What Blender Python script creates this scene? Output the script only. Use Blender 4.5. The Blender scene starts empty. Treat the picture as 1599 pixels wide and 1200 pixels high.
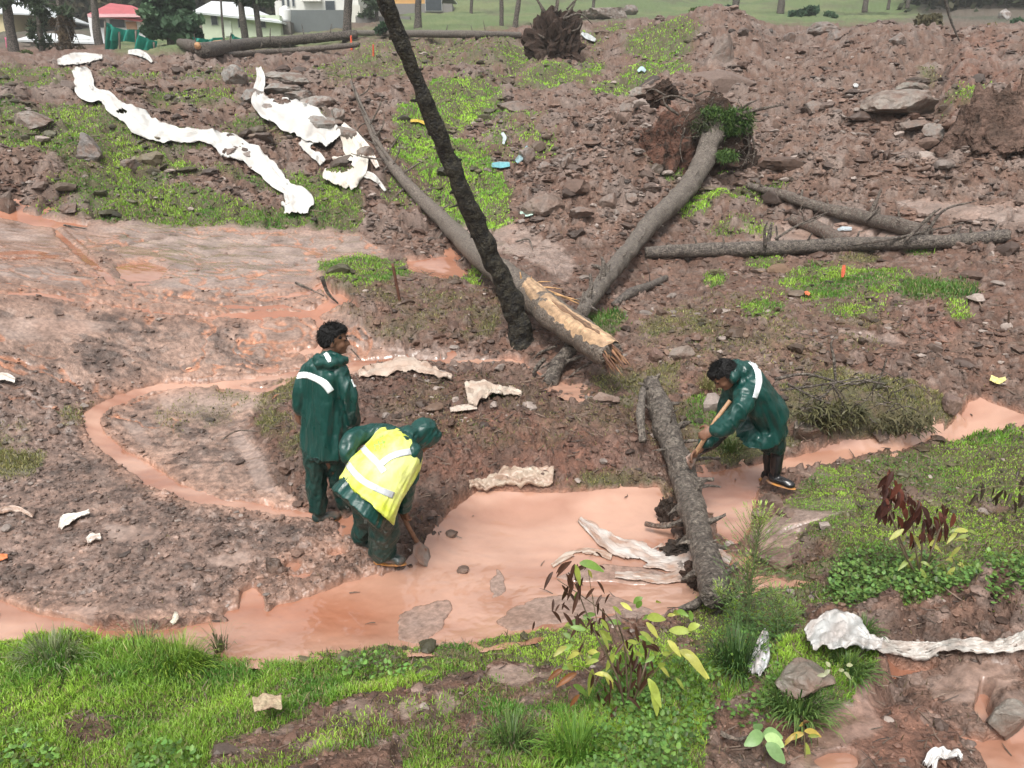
import bpy, bmesh, math, random
import numpy as np
from mathutils import Vector, Matrix, noise as mnoise
from mathutils.bvhtree import BVHTree
random.seed(7); rng = np.random.default_rng(11)
PI = math.pi
# ------------------------------------------------------------------ camera, sky, sun
H = 3.2; PITCH = math.radians(20.0); F = 1155.0
CP, SP = math.cos(PITCH), math.sin(PITCH)
scene = bpy.context.scene
COL = scene.collection
cam_d = bpy.data.cameras.new("camera"); cam = bpy.data.objects.new("camera", cam_d); COL.objects.link(cam)
cam.location = (0, 0, H); cam.rotation_euler = (PI/2 - PITCH, 0, 0)
cam_d.sensor_fit = 'HORIZONTAL'; cam_d.sensor_width = 36.0; cam_d.lens = 36.0*F/1599.0
cam_d.clip_end = 2000.0; cam_d.clip_start = 0.05
scene.camera = cam
world = bpy.data.worlds.new("World"); scene.world = world; world.use_nodes = True
wt = world.node_tree; bg = wt.nodes['Background']
sky = wt.nodes.new('ShaderNodeTexSky'); sky.sky_type = 'NISHITA'; sky.sun_disc = False
SUN_EL, SUN_ROT = math.radians(58), math.radians(200)
sky.sun_elevation = SUN_EL; sky.sun_rotation = SUN_ROT; sky.dust_density = 4.0; sky.air_density = 1.0
hs = wt.nodes.new('ShaderNodeHueSaturation'); hs.inputs['Saturation'].default_value = 0.10   # cloud cover greys the sky
wt.links.new(sky.outputs[0], hs.inputs['Color']); wt.links.new(hs.outputs[0], bg.inputs['Color'])
bg.inputs['Strength'].default_value = 0.12
sun_d = bpy.data.lights.new("sun", 'SUN'); sun_d.energy = 1.5; sun_d.angle = math.radians(18); sun_d.color = (1.0, 0.95, 0.88)
sun = bpy.data.objects.new("sun", sun_d); COL.objects.link(sun)
sd_ = Vector((math.sin(SUN_ROT)*math.cos(SUN_EL), math.cos(SUN_ROT)*math.cos(SUN_EL), math.sin(SUN_EL)))
sun.rotation_euler = sd_.to_track_quat('Z', 'Y').to_euler()
vs = scene.view_settings
vs.view_transform = 'Standard'; vs.look = 'None'; vs.gamma = 1.0; vs.use_curve_mapping = False; vs.exposure = 1.1
scene.display_settings.display_device = 'sRGB'
# ------------------------------------------------------------------ helpers
def ray(px, py):
    xc = (px-799.5)/F; yc = (600.0-py)/F
    return xc, CP + yc*SP, -SP + yc*CP
def W(px, py, Y):
    """world point seen at photo pixel (px,py) lying Y metres in front of the camera"""
    a, b, c = ray(px, py); k = Y/b
    return Vector((a*k, Y, H + c*k))
def project(X, Y, Z):
    d = Y*CP - (Z-H)*SP; u = Y*SP + (Z-H)*CP
    return 799.5 + F*X/d, 600.0 - F*u/d
def sstep(a, b, x):
    t = np.clip((x-a)/(b-a), 0, 1); return t*t*(3-2*t)
_perm = np.random.default_rng(5).permutation(4096).astype(np.int64)
_rnd = np.random.default_rng(6).random(4096)
_r32 = _rnd.astype(np.float32)
def hsh(ix, iy, iz=0, s=0):
    return _perm[(_perm[(_perm[(ix + 131*s) & 4095] + iy) & 4095] + iz) & 4095]
_gc = np.cos(np.arange(4096)*(2*PI/4096)).astype(np.float32); _gs = np.sin(np.arange(4096)*(2*PI/4096)).astype(np.float32)
_p32 = _perm.astype(np.int32); _g0 = _gc[_p32]; _g1 = _gs[_p32]
def vn2(x, y, s=0):
    ix = np.floor(x); iy = np.floor(y); fx = (x-ix).astype(np.float32); fy = (y-iy).astype(np.float32)
    ix = ix.astype(np.int32); iy = iy.astype(np.int32)
    a0 = _p32[(ix+131*s) & 4095]; a1 = _p32[(ix+1+131*s) & 4095]
    ux = fx*fx*fx*(fx*(fx*6-15)+10); uy = fy*fy*fy*(fy*(fy*6-15)+10)
    def g(a, b):
        h = ((a1 if a else a0)+iy+b) & 4095
        return _g0[h]*(fx-a)+_g1[h]*(fy-b)
    return 1.4*((g(0,0)*(1-ux)+g(1,0)*ux)*(1-uy)+(g(0,1)*(1-ux)+g(1,1)*ux)*uy)
def fbm2(x, y, o=4, s=0, gain=.5):
    r = 0; a = 1.0; f = 1.0
    for i in range(o):
        r = r + a*vn2(x*f+17.3*i, y*f-9.1*i, s+i); a *= gain; f *= 2.03
    return r
def vn3(x, y, z, s=0):
    ix = np.floor(x).astype(np.int64); iy = np.floor(y).astype(np.int64); iz = np.floor(z).astype(np.int64)
    fx = x-ix; fy = y-iy; fz = z-iz
    ux = fx*fx*(3-2*fx); uy = fy*fy*(3-2*fy); uz = fz*fz*(3-2*fz)
    g = lambda a, b, c: _rnd[hsh(ix+a, iy+b, iz+c, s)]*2-1
    l = lambda a, b, t: a+(b-a)*t
    return l(l(l(g(0,0,0), g(1,0,0), ux), l(g(0,1,0), g(1,1,0), ux), uy),
             l(l(g(0,0,1), g(1,0,1), ux), l(g(0,1,1), g(1,1,1), ux), uy), uz)
def fbm3(p, sc, o=4, s=0, gain=.5):
    r = 0; a = 1.0
    for i in range(o):
        r = r + a*vn3(p[:,0]*sc+7.7*i, p[:,1]*sc+3.1*i, p[:,2]*sc-5.3*i, s+i); a *= gain; sc *= 2.03
    return r
def clods(x, y, cell, prob, s=0):
    """rounded lumps on a jittered grid: height 0..1 and a random number per lump"""
    x = (x/cell).astype(np.float64); y = (y/cell).astype(np.float64)
    ix = np.floor(x).astype(np.int32); iy = np.floor(y).astype(np.int32)
    x = (x-ix).astype(np.float32); y = (y-iy).astype(np.float32); _perm = _p32; _rnd = _r32
    best = np.zeros_like(x); rid = np.zeros_like(x)
    for a in (-1, 0, 1):
        for b in (-1, 0, 1):
            h = _p32[(_p32[(_p32[(ix+a+131*s) & 4095]+iy+b) & 4095]+3) & 4095]; h2 = _perm[(h+77) & 4095]; h3 = _perm[(h+911) & 4095]; h4 = _perm[(h+1733) & 4095]
            cx = a+.5+(_rnd[h2]-.5)*.8; cy = b+.5+(_rnd[h3]-.5)*.8
            rad = .25+.5*_rnd[h4]*_rnd[h2]+.12
            dx = x-cx; dy = y-cy; q_ = (_rnd[h3]*2047).astype(np.int32); ca = _gc[q_]; sa = _gs[q_]
            u = dx*ca+dy*sa; v = (-dx*sa+dy*ca)*(1.0+.9*_rnd[h])
            d = np.abs(u)**1.0*.35+np.sqrt(u*u+v*v)*.8
            hh = np.sqrt(np.clip(1-(d/rad)**2, 0, 1))*rad*1.6*(_rnd[h] < prob)
            m = hh > best; best = np.where(m, hh, best); rid = np.where(m, _rnd[h4], rid)
    return best, rid
def mesh_np(name, V, Fq, colors=None, attr=None, smooth=True):
    """V (n,3), Fq (m,k) constant polygon size or list of arrays"""
    me = bpy.data.meshes.new(name)
    if not isinstance(Fq, list): Fq = [Fq]
    loops = np.concatenate([f.ravel() for f in Fq]).astype(np.int32)
    tot = np.concatenate([np.full(len(f), f.shape[1], np.int32) for f in Fq])
    st = np.concatenate([[0], np.cumsum(tot)[:-1]]).astype(np.int32)
    me.vertices.add(len(V)); me.vertices.foreach_set('co', np.ascontiguousarray(V, np.float32).ravel())
    me.loops.add(len(loops)); me.loops.foreach_set('vertex_index', loops)
    me.polygons.add(len(tot)); me.polygons.foreach_set('loop_start', st); me.polygons.foreach_set('loop_total', tot)
    me.polygons.foreach_set('use_smooth', np.full(len(tot), smooth))
    me.update(calc_edges=True)
    if colors is not None:
        a = me.color_attributes.new('col', 'FLOAT_COLOR', 'POINT')
        c = np.ones((len(V), 4), np.float32); c[:, :3] = colors; a.data.foreach_set('color', c.ravel())
    for k, v in (attr or {}).items():
        a = me.attributes.new(k, 'FLOAT', 'POINT'); a.data.foreach_set('value', np.asarray(v, np.float32))
    return me
def link(name, me, mat=None, parent=None):
    o = bpy.data.objects.new(name, me); COL.objects.link(o)
    if mat is not None and len(me.materials) == 0: me.materials.append(mat)
    if parent is not None: o.parent = parent; o.matrix_parent_inverse = parent.matrix_world.inverted()
    return o
def tag(o, label=None, cat=None, group=None, kind=None):
    if label: o['label'] = label
    if cat: o['category'] = cat
    if group: o['group'] = group
    if kind: o['kind'] = kind
    return o
def empty(name, loc, label, cat, group=None):
    o = bpy.data.objects.new(name, None); COL.objects.link(o); o.location = loc; o.empty_display_size = .1
    o.matrix_world = Matrix.Translation(loc)
    return tag(o, label, cat, group)
# ------------------------------------------------------------------ materials
MATS = {}
def mat(name, col=(.5,.5,.5), rough=.6, spec=.5, attr=None, var=.25, nscale=8.0, bump=0.0, bscale=30.0, metal=0.0, trans=0.0, mixcol=None, mixscale=5.0, rvar=0.0, dist=.01, coat=0, sss=0):
    m = bpy.data.materials.new(name); m.use_nodes = True; nt = m.node_tree; b = nt.nodes['Principled BSDF']
    N = nt.nodes.new; L = nt.links.new
    tc = N('ShaderNodeTexCoord')
    n = N('ShaderNodeTexNoise'); n.inputs['Scale'].default_value = nscale; n.inputs['Detail'].default_value = 6; n.inputs['Roughness'].default_value = .65
    L(tc.outputs['Object'], n.inputs['Vector'])
    if attr:
        a = N('ShaderNodeAttribute'); a.attribute_name = attr; base = a.outputs['Color']
    else:
        c = N('ShaderNodeRGB'); c.outputs[0].default_value = (*col, 1); base = c.outputs[0]
    if mixcol:
        n2 = N('ShaderNodeTexNoise'); n2.inputs['Scale'].default_value = mixscale; n2.inputs['Detail'].default_value = 8; n2.inputs['Roughness'].default_value = .7
        L(tc.outputs['Object'], n2.inputs['Vector'])
        r2 = N('ShaderNodeMapRange'); r2.inputs[1].default_value = .42; r2.inputs[2].default_value = .6
        L(n2.outputs[0], r2.inputs[0])
        mx = N('ShaderNodeMix'); mx.data_type = 'RGBA'; L(r2.outputs[0], mx.inputs[0]); L(base, mx.inputs[6]); mx.inputs[7].default_value = (*mixcol, 1)
        base = mx.outputs[2]
    mr = N('ShaderNodeMapRange'); mr.inputs[1].default_value = .3; mr.inputs[2].default_value = .7
    mr.inputs[3].default_value = 1-var; mr.inputs[4].default_value = 1+var; L(n.outputs[0], mr.inputs[0])
    vm = N('ShaderNodeVectorMath'); vm.operation = 'SCALE'; L(base, vm.inputs[0]); L(mr.outputs[0], vm.inputs['Scale'])
    L(vm.outputs[0], b.inputs['Base Color'])
    b.inputs['Roughness'].default_value = rough; b.inputs['Specular IOR Level'].default_value = spec; b.inputs['Metallic'].default_value = metal
    if rvar:
        rr = N('ShaderNodeMapRange'); rr.inputs[1].default_value = .35; rr.inputs[2].default_value = .65
        rr.inputs[3].default_value = max(0.05, rough-rvar); rr.inputs[4].default_value = rough+rvar; L(n.outputs[0], rr.inputs[0]); L(rr.outputs[0], b.inputs['Roughness'])
    if bump:
        n3 = N('ShaderNodeTexNoise'); n3.inputs['Scale'].default_value = bscale; n3.inputs['Detail'].default_value = 5; L(tc.outputs['Object'], n3.inputs['Vector'])
        bp = N('ShaderNodeBump'); bp.inputs['Strength'].default_value = bump; bp.inputs['Distance'].default_value = dist
        L(n3.outputs[0], bp.inputs['Height']); L(bp.outputs[0], b.inputs['Normal'])
    if trans:   # thin leaves and cloth let a little light through
        tr = N('ShaderNodeBsdfTranslucent'); L(vm.outputs[0], tr.inputs['Color'])
        ms = N('ShaderNodeMixShader'); ms.inputs[0].default_value = trans
        L(b.outputs[0], ms.inputs[1]); L(tr.outputs[0], ms.inputs[2]); L(ms.outputs[0], nt.nodes['Material Output'].inputs['Surface'])
    MATS[name] = m
    return m
# ------------------------------------------------------------------ terrain: big shape from survey points
CT = [  # (px, py, ('z', height) or ('r', distance))
 (-240,1300,'z',.50),(0,1200,'z',.45),(400,1200,'z',.52),(800,1200,'z',.58),(1200,1200,'z',.60),(1599,1200,'z',.55),(1850,1300,'z',.55),
 (0,1010,'z',.0),(400,1030,'z',.06),(800,1000,'z',.12),(1000,990,'z',.16),(1300,1010,'z',.42),(1599,990,'z',.5),(1850,950,'z',.55),
 (0,940,'z',-.02),(300,960,'z',-.04),(600,950,'z',-.05),(900,900,'z',-.04),(800,790,'z',-.03),(1050,860,'z',-.02),
 (510,815,'z',0),(600,880,'z',0),(300,820,'z',.05),(0,820,'z',.08),(150,680,'z',.12),(0,700,'z',.22),(-240,700,'z',.3),(-240,900,'z',.05),
 (1150,760,'z',.03),(1220,770,'z',.06),(1300,720,'z',.06),(1300,800,'z',.16),(1450,685,'z',.10),(1599,720,'z',.3),(1850,700,'z',.5),(1599,850,'z',.4),(1550,640,'z',.30),(1200,870,'z',.08),
 (800,700,'z',.22),(950,680,'z',.26),(600,640,'z',.18),(450,640,'z',.14),(820,560,'z',.34),(560,560,'z',.28),(300,600,'z',.25),(650,760,'z',.08),
 (0,500,'r',10.0),(300,500,'r',10.1),(-240,500,'r',10.1),(500,490,'r',10.1),(820,520,'z',.55),(950,570,'z',.45),(1050,620,'z',.38),(1200,600,'z',.46),(1400,600,'z',.5),(1599,560,'z',.72),(1850,560,'z',.9),
 (0,345,'r',15.5),(300,350,'r',15.2),(550,350,'r',15.0),(-240,345,'r',15.5),(700,420,'r',12.4),(850,400,'r',13.0),(1000,480,'r',10.4),(1000,395,'r',13.3),(1300,390,'r',13.6),(1570,380,'r',13.8),(1850,380,'r',14.5),
 (1400,480,'r',10.6),(1200,480,'r',10.4),
 (0,220,'r',18.5),(300,220,'r',18.3),(-240,220,'r',19),(550,240,'r',17.8),(750,300,'r',15.8),(1000,300,'r',15.8),(1200,300,'r',16),(1500,300,'r',16.3),(1850,300,'r',17),
 (0,110,'r',25),(300,100,'r',26),(-240,110,'r',25),(600,110,'r',26),(850,150,'r',23),(1080,180,'r',19.5),(1250,180,'r',20),(1500,180,'r',20),(1850,180,'r',20),
 (300,80,'r',30),(0,88,'r',30),(700,62,'r',36),(900,80,'r',30),(1200,100,'r',26),(1500,90,'r',26),(1850,90,'r',27),(-240,85,'r',31),
 (1100,42,'r',33),(1300,52,'r',33),(1500,60,'r',33),(950,40,'r',36),(1850,60,'r',34),
 (0,84,'r',48),(300,72,'r',48),(600,52,'r',50),(850,45,'r',50),(1200,50,'r',45),(1500,60,'r',45),(-240,85,'r',48),(1850,60,'r',46),
 (190,66,'r',60),(430,55,'r',60),(650,30,'r',62),(0,70,'r',65),(-240,70,'r',65),(900,28,'r',66),(1200,32,'r',62),(1500,38,'r',62),(1850,40,'r',62),
 (0,20,'r',110),(400,10,'r',110),(800,-10,'r',110),(1200,-5,'r',110),(1599,0,'r',110),(-240,20,'r',110),(1850,0,'r',110),
 (0,-140,'r',240),(400,-150,'r',240),(800,-160,'r',240),(1200,-150,'r',240),(1599,-140,'r',240),(-240,-150,'r',240),(1850,-150,'r',240),
 (0,-260,'r',480),(800,-260,'r',480),(1599,-260,'r',480)]
ctu = []; ctz = []
for px, py, k, v in CT:
    a, b, c = ray(px, py); hr = math.hypot(a, b)
    r = v if k == 'r' else (v-H)*hr/c
    ctu.append((math.atan2(a, b), math.log(r))); ctz.append(H + c/hr*r)
ctu = np.array(ctu); ctz = np.array(ctz)
tanl = (ctz-H)/np.exp(ctu[:,1])      # interpolate the slope angle seen from the camera foot: smooth at every distance
ctv = tanl
SX = np.array([1.25, 1.0])
def _k(d2): return .5*d2*np.log(d2+1e-12)
P_ = ctu*SX; n_ = len(P_)
A_ = np.zeros((n_+3, n_+3)); D2 = ((P_[:,None]-P_[None])**2).sum(2)
A_[:n_,:n_] = _k(D2)+np.eye(n_)*1e-3; A_[:n_,n_] = 1; A_[:n_,n_+1:] = P_; A_[n_:,:n_] = A_[:n_,n_:].T
w_ = np.linalg.solve(A_, np.concatenate([ctv, np.zeros(3)]))
def base_z(th, r):
    th = np.asarray(th, float); r = np.asarray(r, float); lr = np.log(r)
    o = np.full(th.shape, w_[n_])+w_[n_+1]*th*SX[0]+w_[n_+2]*lr*SX[1]
    for i in range(n_): o = o+w_[i]*_k((th*SX[0]-P_[i,0])**2+(lr*SX[1]-P_[i,1])**2)
    return H+o*r
NT = 1150
TH = np.linspace(math.radians(-48), math.radians(48), NT)
rr_ = np.exp(np.linspace(math.log(1.7), math.log(480), 3000))
acc = np.zeros(3000)
for t in (-.55, -.3, 0, .3, .55):
    z = base_z(np.full(3000, t), rr_); px, py = project(rr_*math.sin(t), rr_*math.cos(t), z)
    s = np.concatenate([[0], np.cumsum(np.clip(np.abs(np.diff(py)), 0, 4)+np.where(rr_[1:]<45, .3, .03))]); acc += s/5
acc = acc - acc[0]
NR = int(min(1250, acc[-1]/1.05)); R = np.interp(np.linspace(0, acc[-1], NR), acc, rr_)
# evaluate the big shape on a coarse lattice, then refine
kc = np.linspace(0, NR-1, 330); tc_ = np.linspace(TH[0], TH[-1], 200)
Rk = np.interp(kc, np.arange(NR), R)
Zc = base_z(np.repeat(tc_[None], 330, 0), np.repeat(Rk[:,None], 200, 1))
def up(Zc):
    a = np.stack([np.interp(TH, tc_, Zc[i]) for i in range(Zc.shape[0])])
    return np.stack([np.interp(np.arange(NR), kc, a[:,j]) for j in range(NT)], 1)
ZB = up((Zc-H)/Rk[:,None])*R[:,None]+H
X = R[:,None]*np.sin(TH)[None]; Y = R[:,None]*np.cos(TH)[None]
PX, PY = project(X, Y, ZB)
import time; T0_ = time.time(); print('grid', NR, NT, 'R', R[0], R[-1])
# ------------------------------------------------------------------ region maps drawn over the plan, sampled with a warped edge
GX0, GY0, GS = -400, -120, 4.0
gx, gy = np.meshgrid(np.arange(GX0, 2000, GS), np.arange(GY0, 1480, GS))
def sd_poly(P):
    P = np.array(P, float); d = np.full(gx.shape, 1e9); ins = np.zeros(gx.shape, bool)
    for i in range(len(P)):
        a = P[i]; b = P[(i+1) % len(P)]; e = b-a; L2 = (e@e)+1e-9
        t = np.clip(((gx-a[0])*e[0]+(gy-a[1])*e[1])/L2, 0, 1)
        d = np.minimum(d, np.hypot(gx-a[0]-t*e[0], gy-a[1]-t*e[1]))
        c = ((a[1] > gy) != (b[1] > gy)) & (gx < (b[0]-a[0])*(gy-a[1])/(b[1]-a[1]+1e-12)+a[0]); ins ^= c
    return np.where(ins, d, -d)
def sd_line(P, asp=2.0):
    """polyline (x,y,halfwidth); asp squashes the width where the path runs level across the view"""
    o = np.full(gx.shape, -1e9)
    for (x0,y0,w0), (x1,y1,w1) in zip(P[:-1], P[1:]):
        ex, ey = x1-x0, (y1-y0); L2 = ex*ex+ey*ey+1e-9
        t = np.clip(((gx-x0)*ex+(gy-y0)*ey)/L2, 0, 1)
        d = np.hypot(gx-x0-t*ex, gy-y0-t*ey); o = np.maximum(o, (w0+(w1-w0)*t)-d)
    return o
def sd_ell(cx, cy, a, b):
    q = np.hypot((gx-cx)/a, (gy-cy)/b); return (1-q)*min(a, b)
WX = None
def samp(G, wx=0, wy=0, PXx=None, PYy=None):
    x = ((PX if PXx is None else PXx)+wx-GX0)/GS; y = ((PY if PYy is None else PYy)+wy-GY0)/GS
    x = np.clip(x, 0, gx.shape[1]-1.01); y = np.clip(y, 0, gx.shape[0]-1.01)
    i = x.astype(int); j = y.astype(int); fx = x-i; fy = y-j
    return (G[j,i]*(1-fx)+G[j,i+1]*fx)*(1-fy)+(G[j+1,i]*(1-fx)+G[j+1,i+1]*fx)*fy
U = np.maximum.reduce
water_sd = U([
 sd_poly([(-400,930),(0,933),(60,955),(110,958),(160,980),(240,978),(330,968),(400,962),(430,940),(480,928),(540,905),(590,892),(640,884),(676,860),(690,820),(716,790),(745,768),(860,772),(960,765),(1030,762),(1046,800),(1052,850),(1072,900),(1092,940),(1060,958),(960,962),(870,980),(800,992),(720,1002),(600,1006),(500,1014),(430,1028),(330,1020),(200,1010),(100,1006),(-400,1004)]),
 sd_ell(392,940,17,30), sd_ell(385,958,34,12),
 sd_poly([(1070,750),(1090,735),(1150,727),(1220,714),(1280,699),(1330,692),(1400,686),(1440,678),(1478,672),(1482,684),(1400,697),(1330,713),(1280,728),(1232,742),(1190,752),(1185,790),(1170,838),(1150,850),(1120,835),(1110,800),(1080,790)]),
 sd_poly([(1478,684),(1492,660),(1508,620),(1530,614),(1600,640),(1860,670),(1860,700),(1600,668),(1540,680),(1500,690)]),
 sd_ell(1140,875,30,12), sd_ell(1200,905,30,10),
 sd_line([(-400,318,10),(0,333,7),(60,345,7),(135,352,3)]),
 sd_line([(88,360,4),(112,385,5),(140,408,6),(176,440,5)]),
 sd_line([(-100,402,2),(90,400,2),(150,416,2)]),
 sd_poly([(178,412),(230,404),(264,418),(245,434),(196,436)]),
 sd_line([(-200,452,2),(60,456,3),(170,474,2),(230,484,2),(330,492,3),(420,487,5),(490,489,7),(504,515,7),(498,548,6),(450,548,2)]),
 sd_line([(480,489,6),(530,480,9),(560,500,4)]),
 sd_line([(430,463,3),(500,450,5),(520,480,5)]),
 sd_line([(900,620,8),(850,590,8),(800,562,6),(720,568,4),(640,562,6),(560,570,10),(500,582,7),(400,590,4),(300,600,5),(230,606,6),(172,625,8),(140,648,12),(152,680,14),(190,712,14),(240,742,14),(300,770,10),(350,783,8),(430,795,6),(480,803,5),(540,815,5)]),
 sd_line([(345,598,4),(420,612,5),(450,600,3)]),
 sd_poly([(630,405),(700,398),(735,430),(690,444),(645,436)]),
 sd_ell(520,864,22,7), sd_ell(458,880,12,9), sd_ell(470,898,16,7), sd_ell(548,838,14,5), sd_ell(640,905,40,14), sd_ell(800,565,22,6),
 sd_ell(1420,1034,50,10), sd_poly([(1480,1135),(1540,1150),(1600,1130),(1700,1150),(1700,1300),(1560,1220)]), sd_ell(1310,1185,34,16), sd_ell(1540,1105,12,30),
 ])
def blob(*e): return U([sd_ell(*a) for a in e])
# grey silt bars: smooth, shiny
silt_sd = U([
 sd_poly([(-400,345),(0,342),(120,350),(220,345),(420,352),(560,365),(600,395),(560,405),(480,440),(440,470),(300,455),(240,445),(180,395),(120,400),(0,395),(-400,395)]),
 sd_poly([(-400,402),(60,406),(150,440),(220,450),(120,450),(0,436),(-400,436)]),
 sd_poly([(400,500),(480,500),(490,530),(430,545),(380,520)]),
 sd_poly([(-400,495),(0,495),(120,500),(230,510),(60,530),(-400,535)]),
 sd_poly([(240,610),(420,600),(400,640),(330,650),(260,640)]),
 sd_poly([(192,655),(225,660),(235,700),(215,690)]), sd_poly([(370,660),(420,740),(440,780),(400,760),(360,690)]),
 sd_poly([(612,965),(640,938),(700,930),(712,945),(690,985),(650,1000),(612,995)]),
 sd_poly([(760,970),(830,925),(880,918),(960,925),(1040,950),(1040,968),(900,985),(800,990)]),
 sd_poly([(760,910),(776,880),(790,880),(795,920),(765,936)]),
 sd_poly([(860,895),(940,870),(1040,880),(1060,895),(1000,912),(890,905)]),
 sd_poly([(1180,830),(1240,780),(1330,790),(1340,800),(1260,830),(1230,870),(1190,870)]), sd_poly([(1240,745),(1300,730),(1350,740),(1290,770)]),
 sd_poly([(150,820),(250,825),(230,848),(170,845)]), sd_poly([(320,865),(400,855),(395,880),(330,880)]), sd_poly([(90,945),(150,950),(140,975),(110,975)]),
 sd_poly([(690,330),(790,345),(870,385),(905,420),(880,440),(800,405),(730,395),(700,360)]),
 sd_poly([(540,545),(700,550),(860,570),(880,600),(780,580),(620,575),(540,585)]),
 sd_poly([(1290,510),(1400,520),(1420,545),(1340,530)]), sd_poly([(1300,565),(1380,590),(1420,610),(1370,605)]),
 sd_poly([(1380,320),(1600,320),(1800,330),(1800,370),(1600,360),(1450,350)]), sd_poly([(1150,350),(1330,330),(1500,380),(1300,392),(1180,380)]),
 blob((560,1115,22,18),(500,1160,26,18),(640,1115,20,16),(690,1100,18,16),(800,1050,60,16),(830,1115,26,14),(1310,1130,60,40),(1350,1100,40,16),(1520,1080,60,30),(1600,1120,40,20),(430,1100,18,10),(1300,1190,60,20)),
 ])
flow_sd = sd_poly([(-400,335),(0,330),(130,348),(330,350),(560,362),(620,400),(560,420),(500,445),(540,500),(620,560),(540,600),(460,600),(380,660),(440,760),(500,830),(640,850),(620,900),(400,960),(200,975),(-400,940)])
flow2_sd = sd_poly([(400,955),(-400,950),(-400,590),(130,590),(200,690),(320,790),(480,815),(640,850),(620,900)])
mound_sd = sd_poly([(395,650),(430,612),(520,598),(640,588),(760,590),(900,612),(990,640),(1030,700),(1030,755),(960,758),(850,768),(740,762),(700,800),(680,830),(640,835),(560,790),(470,760),(420,710)])
grass = {}   # (signed distance, density, kind)
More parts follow.
